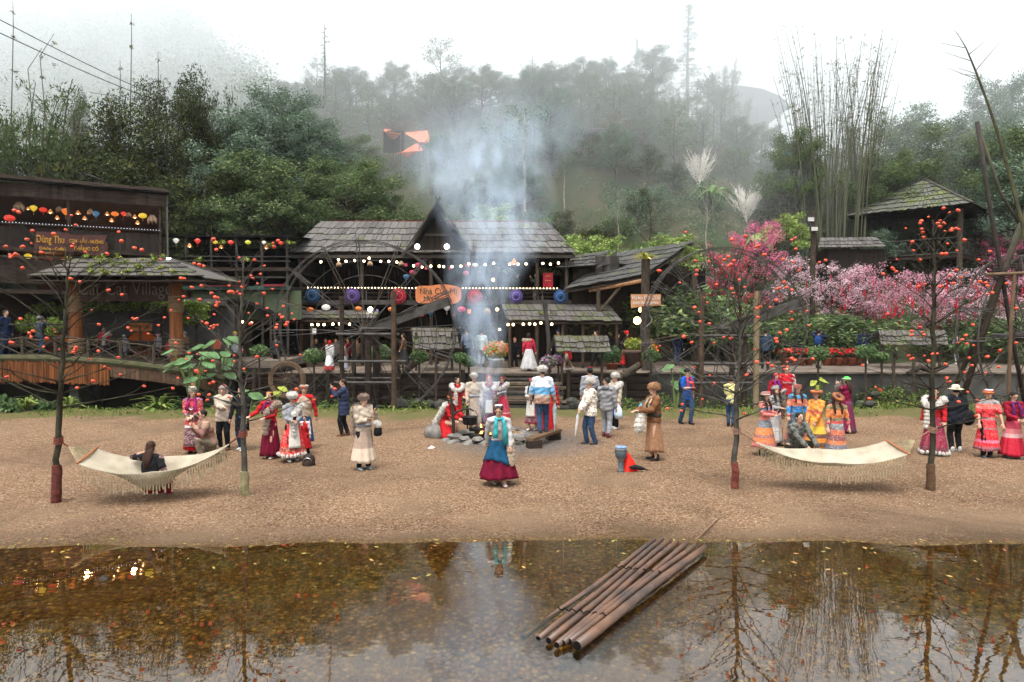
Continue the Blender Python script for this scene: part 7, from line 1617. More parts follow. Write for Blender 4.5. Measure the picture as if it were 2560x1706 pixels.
        if kind == 'one': s = 1; arc(neck + S(-.03, .05, -.01), sh[s] + S(.015, .0, .0), 4, .04, .056); arc(sh[s] + S(.012, -.01, 0), chest + S(.01, -.09, -.02), 4, .056, .045); arc(chest + S(.02, -.09, -.03), pe + S(-.01, -.11, -.12), 5, .05, .046)
        if kind == 'back': arc(sh[-1] + S(0, .02, .01), sh[1] + S(0, .02, .01), 6, .05, .05, S(0, .04, -.0)); arc(sh[-1] + S(-.01, .03, 0), pe + S(-.06, .11, -.02), 6, .05, .055)
        mk('fur_stole', furball(cs, rs, 1500 if not far else 500, .045 * H, int(px), 1.0), mat, t)
    if scarf:
        mat, L_ = scarf; sb = MB(); sb.tube([neck + V3(.055 * H * math.cos(a), .05 * H * math.sin(a), .012 * H + .01 * H * math.sin(a)) for a in np.linspace(0, 6.28, 16)], .017 * H, 7, cap=False)
        for s in (1, -1): sb.tube([neck + S(s * .04, -.05, .0), chest + S(s * .055, -.098, .03), chest + S(s * .06, -.10, -.05), chest + S(s * .062, -.10, -L_ * (.8 + .2 * s))], [(.016 * H, .016 * H), (.024 * H, .008 * H), (.028 * H, .007 * H), (.03 * H, .006 * H)], 8, hint=V3(0, 1, 0))
        mk('scarf', sb, mat, t, True)
    if hat:
        ht, hmat = hat if isinstance(hat, tuple) else (hat, None)
    return dict(t=t, H=H, hc=hc, hm=hm, hh=hh, wr=wr, el=el, neck=neck, chest=chest, pe=pe, sh=sh, far=far, hair=hair, an=an)
def W_(p, v): return Matrix.Translation(p['t'].location) @ p['t'].rotation_euler.to_matrix().to_4x4() @ Vector(v)
def hat(p, kind, mat, m2=None):
    H = p['H']; hm = p['hm']; hc = p['hc']; mb = MB(); far = p['far']
    if kind in ('fur', 'furbig'):
        k = .92 if kind == 'fur' else 1.04; a_ = furball([(0, .006 * H, .052 * H), (0, .006 * H, .035 * H)], [(.074 * H * k, .078 * H * k, .052 * H * k), (.070 * H * k, .076 * H * k, .035 * H)], 1500 if not far else 500, .03 * H, 3); mb = a_
    elif kind == 'tall': mb.lathe([(.056 * H, .018 * H), (.060 * H, .03 * H), (.060 * H, .085 * H), (.05 * H, .105 * H), (.01 * H, .11 * H)], 16, sy=1.08)
    elif kind == 'band': mb.lathe([(.052 * H, .028 * H), (.062 * H, .024 * H), (.068 * H, .068 * H), (.060 * H, .075 * H), (.04 * H, .066 * H), (.01 * H, .07 * H)], 18, sy=1.08)
    elif kind == 'wrap':
        for i in range(4): mb.tube([(.056 * H * math.cos(a), .062 * H * math.sin(a), (.03 + .012 * i) * H + .006 * H * math.sin(a + i)) for a in np.linspace(0, 6.283, 19)], (.012 - .001 * i) * H, 6, cap=False)
        mb.lathe([(.054 * H, .05 * H), (.045 * H, .075 * H), (.01 * H, .08 * H)], 14, sy=1.08)
    elif kind == 'sun': mb.lathe([(.115 * H, .026 * H), (.085 * H, .038 * H), (.056 * H, .045 * H), (.054 * H, .085 * H), (.03 * H, .098 * H), (.005 * H, .1 * H)], 20); 
    elif kind == 'brim': mb.lathe([(.05 * H, .02 * H), (.088 * H, .03 * H), (.092 * H, .06 * H), (.085 * H, .072 * H), (.05 * H, .06 * H), (.01 * H, .064 * H)], 20, sy=1.05)
    elif kind in ('cap', 'beanie'):
        mb.ball((0, .008 * H, .028 * H), (.057 * H, .063 * H, .052 * H), 14, 8)
        if kind == 'cap': mb.slab([(-.035 * H, -.05 * H, .036 * H), (.035 * H, -.05 * H, .036 * H), (.028 * H, -.092 * H, .028 * H), (-.028 * H, -.092 * H, .028 * H)], (0, 0, .006 * H))
    elif kind == 'ushanka':
        mb = furball([(0, .006 * H, .044 * H), (.052 * H, .012 * H, -.01 * H), (-.052 * H, .012 * H, -.01 * H), (.054 * H, .01 * H, -.04 * H), (-.054 * H, .01 * H, -.04 * H), (0, -.05 * H, .046 * H)], [(.062 * H, .066 * H, .044 * H), .022 * H, .022 * H, .02 * H, .02 * H, (.04 * H, .014 * H, .018 * H)], 900, .018 * H, 4)
    elif kind == 'scarfhead': mb.ball((0, .016 * H, .008 * H), (.060 * H, .062 * H, .076 * H), 14, 10); mb.tube([(0, .02 * H, -.04 * H), (0, .03 * H, -.12 * H)], [(.05 * H, .04 * H), (.07 * H, .05 * H)], 12, hint=V3(0, 1, 0))
    mb.v = [tuple(hc + hm @ Vector(v)) for v in mb.v]; o = mk('hat', mb, mat, p['t'], kind not in ('fur', 'furbig', 'ushanka'))
    if m2: mk('hat_trim', MB().tube([hc + hm @ V3(.064 * H * math.cos(a), .069 * H * math.sin(a), .034 * H) for a in np.linspace(0, 6.283, 19)], .010 * H, 6, cap=False), m2, o, True)
    return o
def held(name, label, cat, p, s, build, off=(0, 0, 0), grp=None):
    """a thing held in a hand: top-level, placed at that hand"""
    w_ = p['wr'][s]; dr = (w_ - p['el'][s]).normalized(); q = W_(p, w_ + dr * .055 * p['H'] + Vector(off)); t = thing(name, label, cat, q, p['t'].rotation_euler[2], grp); build(t); return t
PH = M('phone_black', (.02, .02, .025), None, 5, .25, 0); PHS = M('phone_screen', (.10, .12, .15), None, 5, .1, 0)
def phone(tilt=0):
    def f(t):
        mk('case', MB().box((0, 0, .05), (.075, .01, .155), rx=tilt), PH, t); mk('screen', MB().box((0, .007, .05), (.066, .003, .14), rx=tilt), PHS, t)
    return f
C = col
red = C('red_cloth_dress', (.48, .018, .022)); crim = C('crimson_cloth', (.30, .012, .03)); mar = C('maroon_cloth', (.17, .008, .03)); navy = C('navy_cloth', (.018, .024, .05)); blk = C('black_cloth', (.016, .016, .018)); jean = C('blue_denim', (.045, .085, .16), (.03, .055, .11), 14)
crm = C('cream_cloth', (.50, .42, .33)); khk = C('khaki_cloth', (.22, .17, .12)); wht = C('white_cloth', (.52, .51, .50)); gry = C('grey_cloth', (.22, .22, .23)); lgr = C('light_grey_cloth', (.34, .35, .38)); blu = C('blue_cloth', (.02, .08, .22)); brn = C('brown_suede', (.22, .10, .045)); tan = C('tan_fur_cloth', (.36, .27, .19))
wf = fur_m('white_fur', (.70, .66, .59)); bf_ = fur_m('beige_fur', (.42, .32, .23)); of_ = fur_m('orange_fur', (.45, .22, .09)); df_ = fur_m('brown_fur', (.13, .08, .055)); wsh = C('white_shoe', (.6, .6, .58)); bsh = C('black_shoe', (.02, .02, .02)); brs = C('brown_boot', (.20, .10, .06))
emb = banded('embroidered_red', [(0, (.45, .02, .03)), (.35, (.10, .05, .05)), (.62, (.42, .03, .04)), (.8, (.20, .02, .10))], .6, 46)
panel = banded('embroidered_panel', [(0, (.5, .5, .5)), (.13, (.12, .05, .06)), (.40, (.5, .5, .5)), (.43, (.45, .02, .03)), (.5, (.15, .06, .06))], .6, 40)
# ---- left beach group
p = person(484, 1133, 966, 8, 'person in a red embroidered robe and tall silver cap holding hands at the waist', hy=30, hat='tall', hair='braids', top=emb, sleeve=1, skirt=(red, .56, .06, .15, 14), apron=(panel, .60, .13, 95, -1), shoes=bsh, hands=dict(L=(.05, -.13, .60), R=(-.045, -.13, .59)), scarf=(C('magenta_scarf', (.34, .02, .12)), .06))
hat(p, 'tall', M('silver_knit', (.50, .47, .38), (.25, .22, .17), 40, .5, .6, .01)); 
mk('necklace', MB().tube([p['chest'] + V3(.07 * math.cos(a), -.135, .04 - .1 * abs(math.sin(a))) for a in np.linspace(0, math.pi, 12)], .014, 6), M('silver', (.7, .7, .68), None, 9, .3, metal=.8), p['t'])
p = person(560, 1124, 962, 5, 'person in a cream fleece jacket and pink trapper hat with arms crossed', hat='ushanka', top=M('cream_fleece', (.56, .47, .38), (.42, .35, .28), 30, .95, .8, .01), bulk=1.28, legs=blk, shoes=brs, hands=dict(L=(-.05, -.14, .70), R=(.05, -.155, .685)), feet=dict(L=(.065, -.02), R=(-.06, .02))); hat(p, 'ushanka', fur_m('pinkish_fur', (.42, .31, .27)))
p = person(606, 1126, 967, -15, 'person in a long black coat and jeans half hidden by the second persimmon trunk', hair='long', coat=(blk, .30, 1.12), legs=jean, shoes=wsh)
p = person(529, 1142, 1033, -50, 'crouching person in a brown plaid jacket photographing with a phone', H=1.70, pel=.20, lean=18, top=banded('plaid', [(0, (.20, .11, .08)), (.2, (.28, .17, .12)), (.32, (.18, .09, .07)), (.45, (.30, .19, .13)), (.55, (.17, .09, .07))], .35, 16, tint=(.12, .06, .05)), bulk=1.15, legs=C('khaki_trousers', (.26, .21, .15)), shoes=bsh, hands=dict(L=(.06, -.22, .44), R=(-.03, -.23, .43)), feet=dict(L=(.08, -.16), R=(-.07, .08)), knee={1: (.2, -1, 1.2), -1: (-.2, -1, .35)})
held('phone', 'dark phone held up by the crouching plaid-jacket person', 'phone', p, 1, phone(), (-.05, 0, .02)); mk('sunglasses', MB().box(p['hh'](0, -.058, .012), (.11, .012, .03)), PH, p['t'])
p = person(676, 1146, 979, -12, 'person in red sleeves and maroon skirt with beige fur stole, one palm held out', hair='tied', hairm=HAIRB, top=red, skirt=(mar, .56, .05, .155, 12), shawl=(bf_, 'one'), shoes=C('cream_boot', (.55, .45, .36)), hands=dict(R=(-.20, -.20, .66), L=(.03, -.17, .64)), scarf=(C('plum_scarf', (.14, .02, .08)), .02)); mk('headdress', MB().lathe([(.07, .0), (.075, .02), (.05, .03)], 14, c=tuple(p['hh'](0, 0, .045))), M('gold_trim', (.6, .35, .08), (.4, .1, .05), 30, .4), p['t'])
p = person(732, 1153, 976, 30, 'person in white fur hat and white fur wrap over a bright red fur-hemmed skirt', hat='furbig', hair='short', top=lgr, skirt=(banded('red_border_skirt', [(0, (.5, .02, .02)), (.15, (.28, .05, .03)), (.22, (.5, .018, .02))], .4, 26), .56, .10, .185, 14), hem=wf, shawl=(wf, 'one'), apron=(wf, .62, .22, 60, -1), shoes=wsh, legs=blk, hands=dict(L=(.03, -.17, .63), R=(-.04, -.16, .64)), hp=12); hat(p, 'furbig', wf)
held('phone', 'pale phone in the hands of the person with the white fur hat', 'phone', p, -1, phone(.9)); mk('sunglasses', MB().box(p['hh'](0, -.058, .014), (.115, .012, .04)), PH, p['t'])
p = person(762, 1122, 961, 5, 'person in beige fur vest and red sleeves standing behind the white fur hat', top=red, vest=M('beige_fleece', (.40, .30, .22), (.30, .22, .16), 26, .95, .7, .012), skirt=(blu, .55, .12, .14, 10), hat='band', shoes=bsh); hat(p, 'band', bf_)
p = person(764, 1136, 1049, -20, 'small child in a red vest with white fur sleeves', H=.92, top=C('child_white', (.6, .5, .48)), vest=red, skirt=(red, .55, .16, .15, 10), legs=blk, shoes=bsh, sleeve=.9)
p = person(860, 1090, 948, -82, 'person in a long navy quilted coat taking a picture', hair='short', hairm=HAIRB, coat=(banded('quilted_navy', [(i / 30, ((.022, .03, .065) if i % 2 else (.012, .017, .04))) for i in range(30)], 0), .36, 1.06), bulk=1.2, legs=blk, shoes=brs, hands=dict(L=(.05, -.19, .84), R=(-.05, -.19, .82)), feet=dict(L=(.05, -.04), R=(-.05, .05)))
held('camera', 'black camera raised by the person in the navy coat', 'camera', p, 1, lambda t: (mk('body', MB().box((-.05, 0, .03), (.13, .06, .09)), PH, t), mk('lens', MB().tube([(-.05, -.03, .03), (-.05, -.09, .03)], .03, 10), PH, t)), (-.02, -.02, 0))
held('handbag', 'black shoulder bag at the side of the navy coat', 'bag', p, -1, lambda t: mk('bag', MB().lathe([(.1, 0), (.12, .03), (.12, .2), (.08, .25)], 12, sy=.5), blk, t, True), (-.12, .25, -.75))
p = person(910, 1174, 980, 38, 'person in a long beige robe and brown fur hat holding up a phone', hat='furbig', hair='short', coat=(crm, .52, 1.0), bulk=1.1, skirt=(banded('beige_robe', [(0, (.42, .20, .05)), (.045, (.50, .40, .31)), (.3, (.30, .22, .17)), (.56, (.45, .37, .29))], .12, 20), .57, .11, .165, 9), shawl=(bf_, 'back'), legs=blk, shoes=C('teal_shoe', (.35, .45, .45)), hands=dict(L=(.07, -.20, .80), R=(-.03, -.16, .70)), belt=lgr, hy=10); hat(p, 'fur', fur_m('taupe_fur', (.30, .20, .15)))
held('phone', 'pinkish phone held up by the person in the beige robe', 'phone', p, 1, phone(), (0, 0, .02)); held('handbag', 'black pouch with white fur hanging at the beige robe', 'bag', p, 1, lambda t: (mk('pouch', MB().lathe([(.07, 0), (.1, .04), (.09, .16), (.05, .2)], 12, sy=.6), blk, t, True), mk('fur_cuff', furball([(0, 0, .24), (-.03, 0, .28)], [.08, .07], 300, .03, 3), wf, t)), (.14, .12, -.58))
# ---- person in the left hammock
HS, Hb = HM1[1], HM1[2]; sp_ = HS(.42, .0) + Hb; sp_.z += .03; HH = 1.58; pl = V3(sp_.x, sp_.y + .05, sp_.z + .06 - .30 * HH)
p = person(376, 1100, 1104, 172, 'person with long dark hair sitting in the left hammock seen from behind', z=pl.z, d=pl.y, H=HH, pel=.30, lean=4, hair='long', hairm=HAIRB, top=blk, sleeve=.35, skirt=None, legs=crim, shoes=bsh, feet=dict(L=(.06, -.30), R=(-.06, -.28)), hands=dict(R=(-.20, -.10, .36), L=(.13, -.09, .64)), knee={1: (.1, -1, .8), -1: (-.1, -1, .8)}, lod=1)
p['t'].location.x = sp_.x
mk('sleeves', MB().tube([p['sh'][-1] + V3(-.01, 0, 0), p['el'][-1], p['wr'][-1]], [.062, .055, .045], 10, rnd=True).tube([p['sh'][1] + V3(.01, 0, 0), p['el'][1], p['el'][1].lerp(p['wr'][1], .3)], [.062, .055, .045], 10, rnd=True), emb, p['t'], True)
# ---- round the fire
zs = .47; q = G(1106, 1098, 0)
p = person(1108, 1098, 1007, 68, 'person in bright red robe and white fur cape sitting on the boulder tending the fire', z=0, d=q.y - .05, H=1.62, pel=.31, lean=22, hat='scarf', hair='braids', top=red, skirt=(red, .4, .05, .20, 9), shawl=(wf, 'back'), shoes=bsh, hands=dict(L=(.05, -.36, .40), R=(-.05, -.30, .38)), feet=dict(L=(.06, -.26), R=(-.06, -.22)), hp=20, knee={1: (.1, -1, 1), -1: (-.1, -1, 1)}); mk('headband', MB().tube([p['hh'](.056 * math.cos(a), .06 * math.sin(a), .03) for a in np.linspace(0, 6.283, 15)], .016, 6, cap=False), C('orange_band', (.6, .15, .04)), p['t'])
p = person(1143, 1057, 944, 15, 'person in red dress with long white fur panels standing left behind the fire', hair='braids', top=red, skirt=(red, .56, .08, .14, 10), shawl=(wf, 'stole'), hands=dict(L=(.13, -.14, .60), R=(-.12, -.12, .58)), shoes=wsh, hy=30)
p = person(1185, 1072, 930, 12, 'person in cream robe and white lambswool hat behind the fire', hat='fur', coat=(crm, .14, 1.12), skirt=(crm, .55, .10, .135, 8), belt=lgr, bulk=1.12, shoes=bsh, hands=dict(R=(-.14, -.10, .47), L=(.14, -.06, .47))); hat(p, 'fur', wf)
held('folded_umbrella', 'long black folded umbrella held by the person in cream robe', 'umbrella', p, -1, lambda t: (mk('canopy', MB().tube([(0, 0, -.05), (0, 0, -.2), (0, 0, -.72), (0, 0, -.85)], [.02, .05, .02, .005], 8), blk, t), mk('handle', MB().tube([(0, 0, .06), (0, 0, -.05)], .012), blk, t)))
p = person(1223, 1070, 939, 0, 'person in pink headscarf with white fur apron looking at a phone behind the fire', hair='short', top=crim, skirt=(mar, .56, .08, .15, 12), shawl=(wf, 'full'), apron=(wf, .55, .30, 60, -1), shoes=bsh, hands=dict(L=(.05, -.17, .74), R=(-.04, -.17, .72))); hat(p, 'scarfhead', C('pink_headscarf', (.45, .06, .09))); held('phone', 'black phone in front of the pink headscarf', 'phone', p, 1, phone())
p = person(1258, 1052, 941, -50, 'person in white fur stole and red embroidered skirt with purple braids', hair='braids', top=lgr, skirt=(banded('red_skirt_trim', [(0, (.5, .5, .48)), (.055, (.38, .02, .04)), (.16, (.5, .5, .48)), (.17, (.36, .02, .05))], .2, 24), .56, .07, .16, 12), shawl=(wf, 'full'), shoes=bsh, hands=dict(L=(.05, -.17, .63), R=(-.05, -.17, .6)), scarf=(C('purple_scarf', (.13, .02, .12)), .1)); mk('headband', MB().tube([p['hh'](.056 * math.cos(a), .06 * math.sin(a), .035) for a in np.linspace(0, 6.283, 15)], .015, 6, cap=False), red, p['t'])
p = person(1248, 1212, 1033, 12, 'dancing person in white blouse, blue overskirt and maroon skirt with turquoise scarf', H=1.60, lean=16, side=-4, hair='tied', hy=-20, hp=25, top=wht, skirt=(mar, .55, .10, .235, 10), hands=dict(R=(-.14, .06, .50), L=(.12, -.16, .46)), feet=dict(L=(.04, -.14), R=(-.05, .08)), scarf=(C('turquoise_scarf', (.05, .42, .45)), .20), shoes=C('pale_boot', (.48, .38, .33)))
t_ = p['t']; H = p['H']; mb = MB(); n_ = 40
for i in range(9):
    f = i / 8
    for j in range(n_): a = math.pi * (.62 + 1.15 * j / (n_ - 1)); r = (.108 + .085 * f) * H * (1 + .06 * math.sin(9 * a) * f); mb.v.append((r * math.cos(a), r * .95 * math.sin(a) + p['pe'].y * .0, (.56 - .30 * f - .08 * f * math.sin(a * 1.2)) * H))
for i in range(8):
    for j in range(n_ - 1): k = i * n_ + j; mb.f.append((k, k + n_, k + n_ + 1, k + 1))
o = mk('overskirt', mb, C('teal_blue_cloth', (.015, .085, .17)), t_, True); o.modifiers.new('s', 'SOLIDIFY').thickness = .01
mk('fur_panel', furball([(.12 * H, -.115 * H, z * H) for z in (.54, .49, .44, .38, .33, .29)], [(.05 * H, .04 * H, .05 * H)] * 6, 900, .04, 3), fur_m('cream_fur', (.55, .43, .31)), t_); mk('headdress', MB().lathe([(.085, 0), (.095, .03), (.08, .06), (.03, .07)], 16, c=tuple(p['hh'](0, .01, .035))), banded('dark_headdress', [(0, (.03, .03, .05))], .7, 50, tint=(.6, .4, .15)), t_)
# ---- right of the fire
p = person(1331, 1076, 948, -25, 'person with braids in white fur apron and red plaid skirt near the wooden steps', hair='braids', top=wht, skirt=(banded('plaid_red_skirt', [(0, (.42, .02, .04)), (.15, (.16, .05, .07)), (.25, (.30, .04, .05)), (.4, (.16, .05, .07))], .3, 20), .56, .14, .15, 12), apron=(wf, .58, .28, 80, -1), shoes=wsh, hands=dict(L=(.02, -.16, .68), R=(-.03, -.17, .67)), H=1.5); hat(p, 'wrap', banded('bead_wrap', [(0, (.35, .02, .03))], .6, 50, tint=(.1, .4, .35)))
p = person(1356, 1100, 930, 178, 'person in printed blue jacket and white fur hat stepping on the log bench', hat='furbig', H=1.74, zoff=.0, z=.27, d=G(1356, 1110, 0).y, top=None, coat=(banded('printed_jacket', [(0, (.5, .5, .52)), (.50, (.22, .12, .08)), (.60, (.30, .22, .18)), (.66, (.10, .30, .50)), (.78, (.45, .5, .55))], .35, 14), .45, 1.05), bulk=1.22, legs=jean, shoes=C('navy_sneaker', (.06, .07, .1)), feet=dict(L=(.03, .05), R=(-.06, -.07)), hands=dict(R=(-.19, -.05, .48), L=(.17, -.05, .5))); hat(p, 'furbig', wf)
held('umbrella', 'clear folded umbrella held at the side of the printed jacket', 'umbrella', p, -1, lambda t: (mk('canopy', MB().tube([(0, 0, .0), (0, 0, -.15), (0, 0, -.55), (0, 0, -.75)], [.02, .06, .03, .005], 8), C('clear_plastic', (.45, .52, .52)), t), mk('handle', MB().tube([(0, 0, .1), (0, 0, 0)], .012), wht, t)))
held('waist_bag', 'black waist bag on the hip of the printed jacket', 'bag', p, 1, lambda t: mk('bag', MB().box((0, 0, 0), (.2, .1, .13), jit=.01), blk, t), (-.14, .06, .18))
p = person(1372, 1082, 960, 10, 'person in a red robe hidden behind the printed jacket', top=red, skirt=(red, .56, .04, .14, 10), shoes=bsh, H=1.55)
p = person(1476, 1112, 952, -72, 'person in a white leopard-spotted jacket, jeans and white fur hat', hat='furbig', H=1.68, top=spotted('leopard_fleece', (.60, .53, .45), (.05, .03, .025)), bulk=1.3, legs=jean, shoes=C('dark_grey_shoe', (.05, .05, .055)), hands=dict(L=(.03, -.18, .55), R=(-.05, -.17, .52))); hat(p, 'furbig', wf)
held('folded_umbrella', 'white folded umbrella pointing down from the leopard-spotted jacket', 'umbrella', p, -1, lambda t: (mk('canopy', MB().tube([(0, .0, 0), (0, -.02, -.12), (.05, -.1, -.5), (.06, -.12, -.62)], [.02, .045, .025, .004], 8), wht, t), mk('handle', MB().tube([(0, .01, .08), (0, 0, 0)], .012), wht, t)))
p = person(1516, 1093, 945, 150, 'person in a grey quilted hooded jacket and grey sweatpants', top=banded('quilted_grey', [(i / 30, ((.20, .20, .20) if i % 2 else (.14, .14, .145))) for i in range(30)], 0), bulk=1.2, legs=C('grey_sweat', (.33, .34, .36)), shoes=C('maroon_shoe', (.2, .05, .06)), hy=80, feet=dict(L=(.06, -.05), R=(-.06, .06)))
mk('hood', MB().ball(p['neck'] + V3(0, .09, .01), (.11, .07, .07), 12, 8), gry, p['t'], True)
p = person(1474, 1058, 921, 170, 'person in pale grey coat and black beanie at the back of the fur-hat group', top=None, coat=(lgr, .42, 1.05), bulk=1.15, legs=jean, shoes=wsh); hat(p, 'beanie', blk)
p = person(1538, 1072, 929, -50, 'person in white fur hat and cream fur cape carrying a plastic bag', hat='furbig', coat=(crm, .32, 1.1), shawl=(wf, 'full'), bulk=1.1, legs=blk, shoes=wsh, hands=dict(R=(-.13, -.1, .47), L=(.15, -.08, .47))); hat(p, 'furbig', wf)
held('plastic_bag', 'pale blue plastic bag held by the person in the cream fur cape', 'bag', p, 1, lambda t: mk('bag', MB().lathe([(.02, -.42), (.12, -.4), (.15, -.28), (.12, -.12), (.04, -.03), (.02, 0)], 12, sy=.6), M('bag_film', (.42, .58, .70), (.6, .7, .75), 8, .35), t, True)); held('folded_cloth', 'deep blue cloth hanging beside the plastic bag', 'cloth', p, 1, lambda t: mk('cloth', MB().box((-.16, -.02, -.12), (.12, .04, .42), jit=.02), C('royal_blue', (.015, .04, .26)), t))
p = person(1634, 1150, 957, -75, 'person in a long brown suede robe and orange fur hat holding white fur', hat='furbig', H=1.72, coat=(brn, .50, 1.0), bulk=1.15, skirt=(banded('brown_robe', [(0, (.10, .05, .03)), (.08, (.22, .11, .055))], .1, 20), .56, .12, .135, 8), belt=C('dark_sash', (.06, .05, .04)), shoes=C('suede_boot', (.04, .035, .03)), hands=dict(L=(.06, -.23, .68), R=(-.04, -.24, .67)), scarf=(spotted('leopard_scarf', (.28, .2, .13), (.03, .02, .02), 30), -.01)); hat(p, 'furbig', of_)
held('fur_stole', 'white fur draped over the arm of the brown robe', 'fur', p, 1, lambda t: mk('fur', furball([(0, .12, 0), (0, .1, -.08), (0, .08, -.18), (0, .07, -.28), (0, .06, -.36), (0, .2, .04)], [.09, .1, .11, .12, .1, .08], 900, .05, 3), wf, t), (0, .02, -.06))
p = person(1717, 1061, 922, 25, 'person in royal blue shirt, jeans and dark cap carrying a black backpack', top=C('royal_blue_shirt', (.02, .10, .42)), sleeve=.42, legs=jean, shoes=bsh, hands=dict(R=(-.06, -.18, .68), L=(.17, .04, .50)), feet=dict(L=(.05, -.05), R=(-.06, .10)), scarf=(C('red_check_scarf', (.42, .04, .05)), .12)); hat(p, 'cap', blk)
bp2 = thing('backpack', 'big black backpack on the back of the blue-shirt person', 'bag', W_(p, p['chest'] + V3(0, .17, -.28)), p['t'].rotation_euler[2]); mk('body', MB().lathe([(.12, 0), (.16, .05), (.17, .3), (.13, .45), (.04, .5)], 14, sy=.7), blk, bp2, True); mk('pocket', MB().lathe([(.1, .05), (.12, .1), (.11, .22), (.05, .26)], 12, c=(0, .08, 0), sy=.5), blk, bp2, True)
p = person(1827, 1067, 942, 155, 'person in a pale yellow shirt and jeans facing away beside the third persimmon trunk', top=C('pale_yellow_shirt', (.62, .58, .25)), sleeve=.45, legs=jean, shoes=bsh, hands=dict(L=(.02, -.16, .68), R=(-.05, -.15, .66)), lean=3, feet=dict(L=(.05, -.03), R=(-.05, .07)))
# ---- right group in striped costumes
hm1 = banded('rose_striped_top', [(0, (.42, .08, .07)), (.5, (.5, .14, .10)), (.62, (.42, .10, .09)), (.68, (.12, .15, .26)), (.72, (.5, .16, .13))], .35, 36)
sk1 = banded('orange_pleats', [(0, (.52, .02, .02)), (.10, (.40, .12, .10)), (.2, (.52, .15, .05)), (.27, (.28, .10, .09)), (.32, (.54, .17, .05)), (.42, (.13, .15, .17))], .3, 30)
p = person(1911, 1138, 984, 35, 'person in pink embroidered cap and orange pleated skirt looking at a phone', hat='wrap', hair='longfront', top=hm1, skirt=(sk1, .56, .13, .19, 20), shoes=bsh, legs=None, hands=dict(L=(.05, -.19, .68), R=(-.03, -.17, .66)), H=1.50); hat(p, 'wrap', C('pink_knit', (.48, .24, .22)), crm); held('phone', 'black phone of the person in the pink cap', 'phone', p, 1, phone(.5))
p = person(1937, 1114, 968, 18, 'person in pale grey lace dress and grey cap raising a hand to the head', hat='wrap', hair='longfront', hp=-22, top=C('grey_lace', (.36, .34, .32), (.2, .2, .19), 40), skirt=(banded('lace_skirt', [(0, (.42, .40, .38)), (.3, (.34, .32, .30))], .5, 40, tint=(.15, .15, .15)), .56, .06, .14, 10), shoes=bsh, hands=dict(L=(.10, -.06, .93), R=(-.02, -.16, .66)), H=1.52); hat(p, 'wrap', C('grey_knit', (.38, .35, .31)))
p = person(1991, 1118, 967, 0, 'person in an orange blouse with bright blue fold and dark embroidered skirt', hat='wrap', hair='longfront', hairm=HAIRB, top=banded('coral_blouse', [(0, (.45, .08, .10)), (.55, (.02, .16, .38)), (.66, (.5, .15, .09)), (.77, (.04, .2, .36))], .3, 34), skirt=(banded('dark_green_skirt', [(0, (.34, .03, .04)), (.1, (.38, .09, .07)), (.3, (.06, .09, .12))], .35, 30), .56, .08, .18, 18), apron=(banded('diamond_apron', [(0, (.02, .05, .03)), (.6, (.45, .1, .15))], .4, 18, tint=(.1, .3, .15)), .58, .25, 60, -1), shoes=bsh, H=1.58); hat(p, 'wrap', C('rose_knit', (.45, .16, .13)))
p = person(1981, 1146, 1049, 12, 'person in a camouflage jacket crouching in front of the striped costumes', H=1.68, pel=.20, lean=24, top=spotted('camo', (.10, .10, .085), (.035, .04, .032), 12, .4), bulk=1.15, legs=C('olive_trousers', (.09, .08, .055)), shoes=brs, hands=dict(L=(.16, -.33, .20), R=(.02, -.34, .18)), feet=dict(L=(.12, -.08), R=(-.11, -.06)), knee={1: (.7, -1, 1), -1: (-.7, -1, 1)})
held('phone', 'phone held low by the crouching person in camouflage', 'phone', p, 1, phone(1.2), (-.05, 0, 0))
oy = banded('orange_yellow_skirt', [(0, (.42, .05, .03)), (.04, (.55, .19, .03)), (.12, (.12, .06, .04)), (.18, (.56, .22, .03)), (.25, (.14, .06, .05)), (.31, (.62, .42, .05)), (.42, (.58, .25, .03))], .15, 26)
p = person(2040, 1134, 977, -62, 'person in orange and yellow banded costume turned to the left', hat='band', hair='tied', top=banded('orange_blouse', [(0, (.58, .2, .03)), (.62, (.45, .08, .05)), (.66, (.60, .22, .03))], .3, 36), skirt=(oy, .56, .10, .18, 18), shoes=bsh, hands=dict(R=(-.08, -.12, .52), L=(.08, -.12, .52)), H=1.52); hat(p, 'brim', C('orange_hat', (.50, .2, .08), (.4, .1, .05), 22))
p = person(2090, 1152, 1010, -3, 'person in brown brimmed hat and brick-striped costume looking down behind the right hammock', hat='brim', hair='longfront', hairm=HAIRB, hp=38, H=1.50, top=banded('brick_blouse', [(0, (.42, .06, .05)), (.58, (.14, .12, .05)), (.62, (.5, .14, .03)), (.74, (.20, .16, .06)), (.8, (.4, .06, .04))], .5, 40), sleeve=.8, skirt=(banded('brick_skirt', [(0, (.38, .03, .05)), (.05, (.16, .08, .1)), (.1, (.42, .08, .05)), (.16, (.14, .14, .17)), (.24, (.5, .15, .05)), (.3, (.2, .07, .07)), (.38, (.45, .12, .06)), (.45, (.15, .15, .16))], .4, 34), .56, .05, .17, 12), shoes=bsh); hat(p, 'brim', C('brown_orange_hat', (.34, .12, .05), (.06, .04, .03), 8))
p = person(1965, 1046, 917, -10, 'person in an open white jacket over a red shirt and khaki trousers', top=C('sport_red', (.46, .02, .03)), vest=None, legs=khk, shoes=brs, coat=None, bulk=1.1)
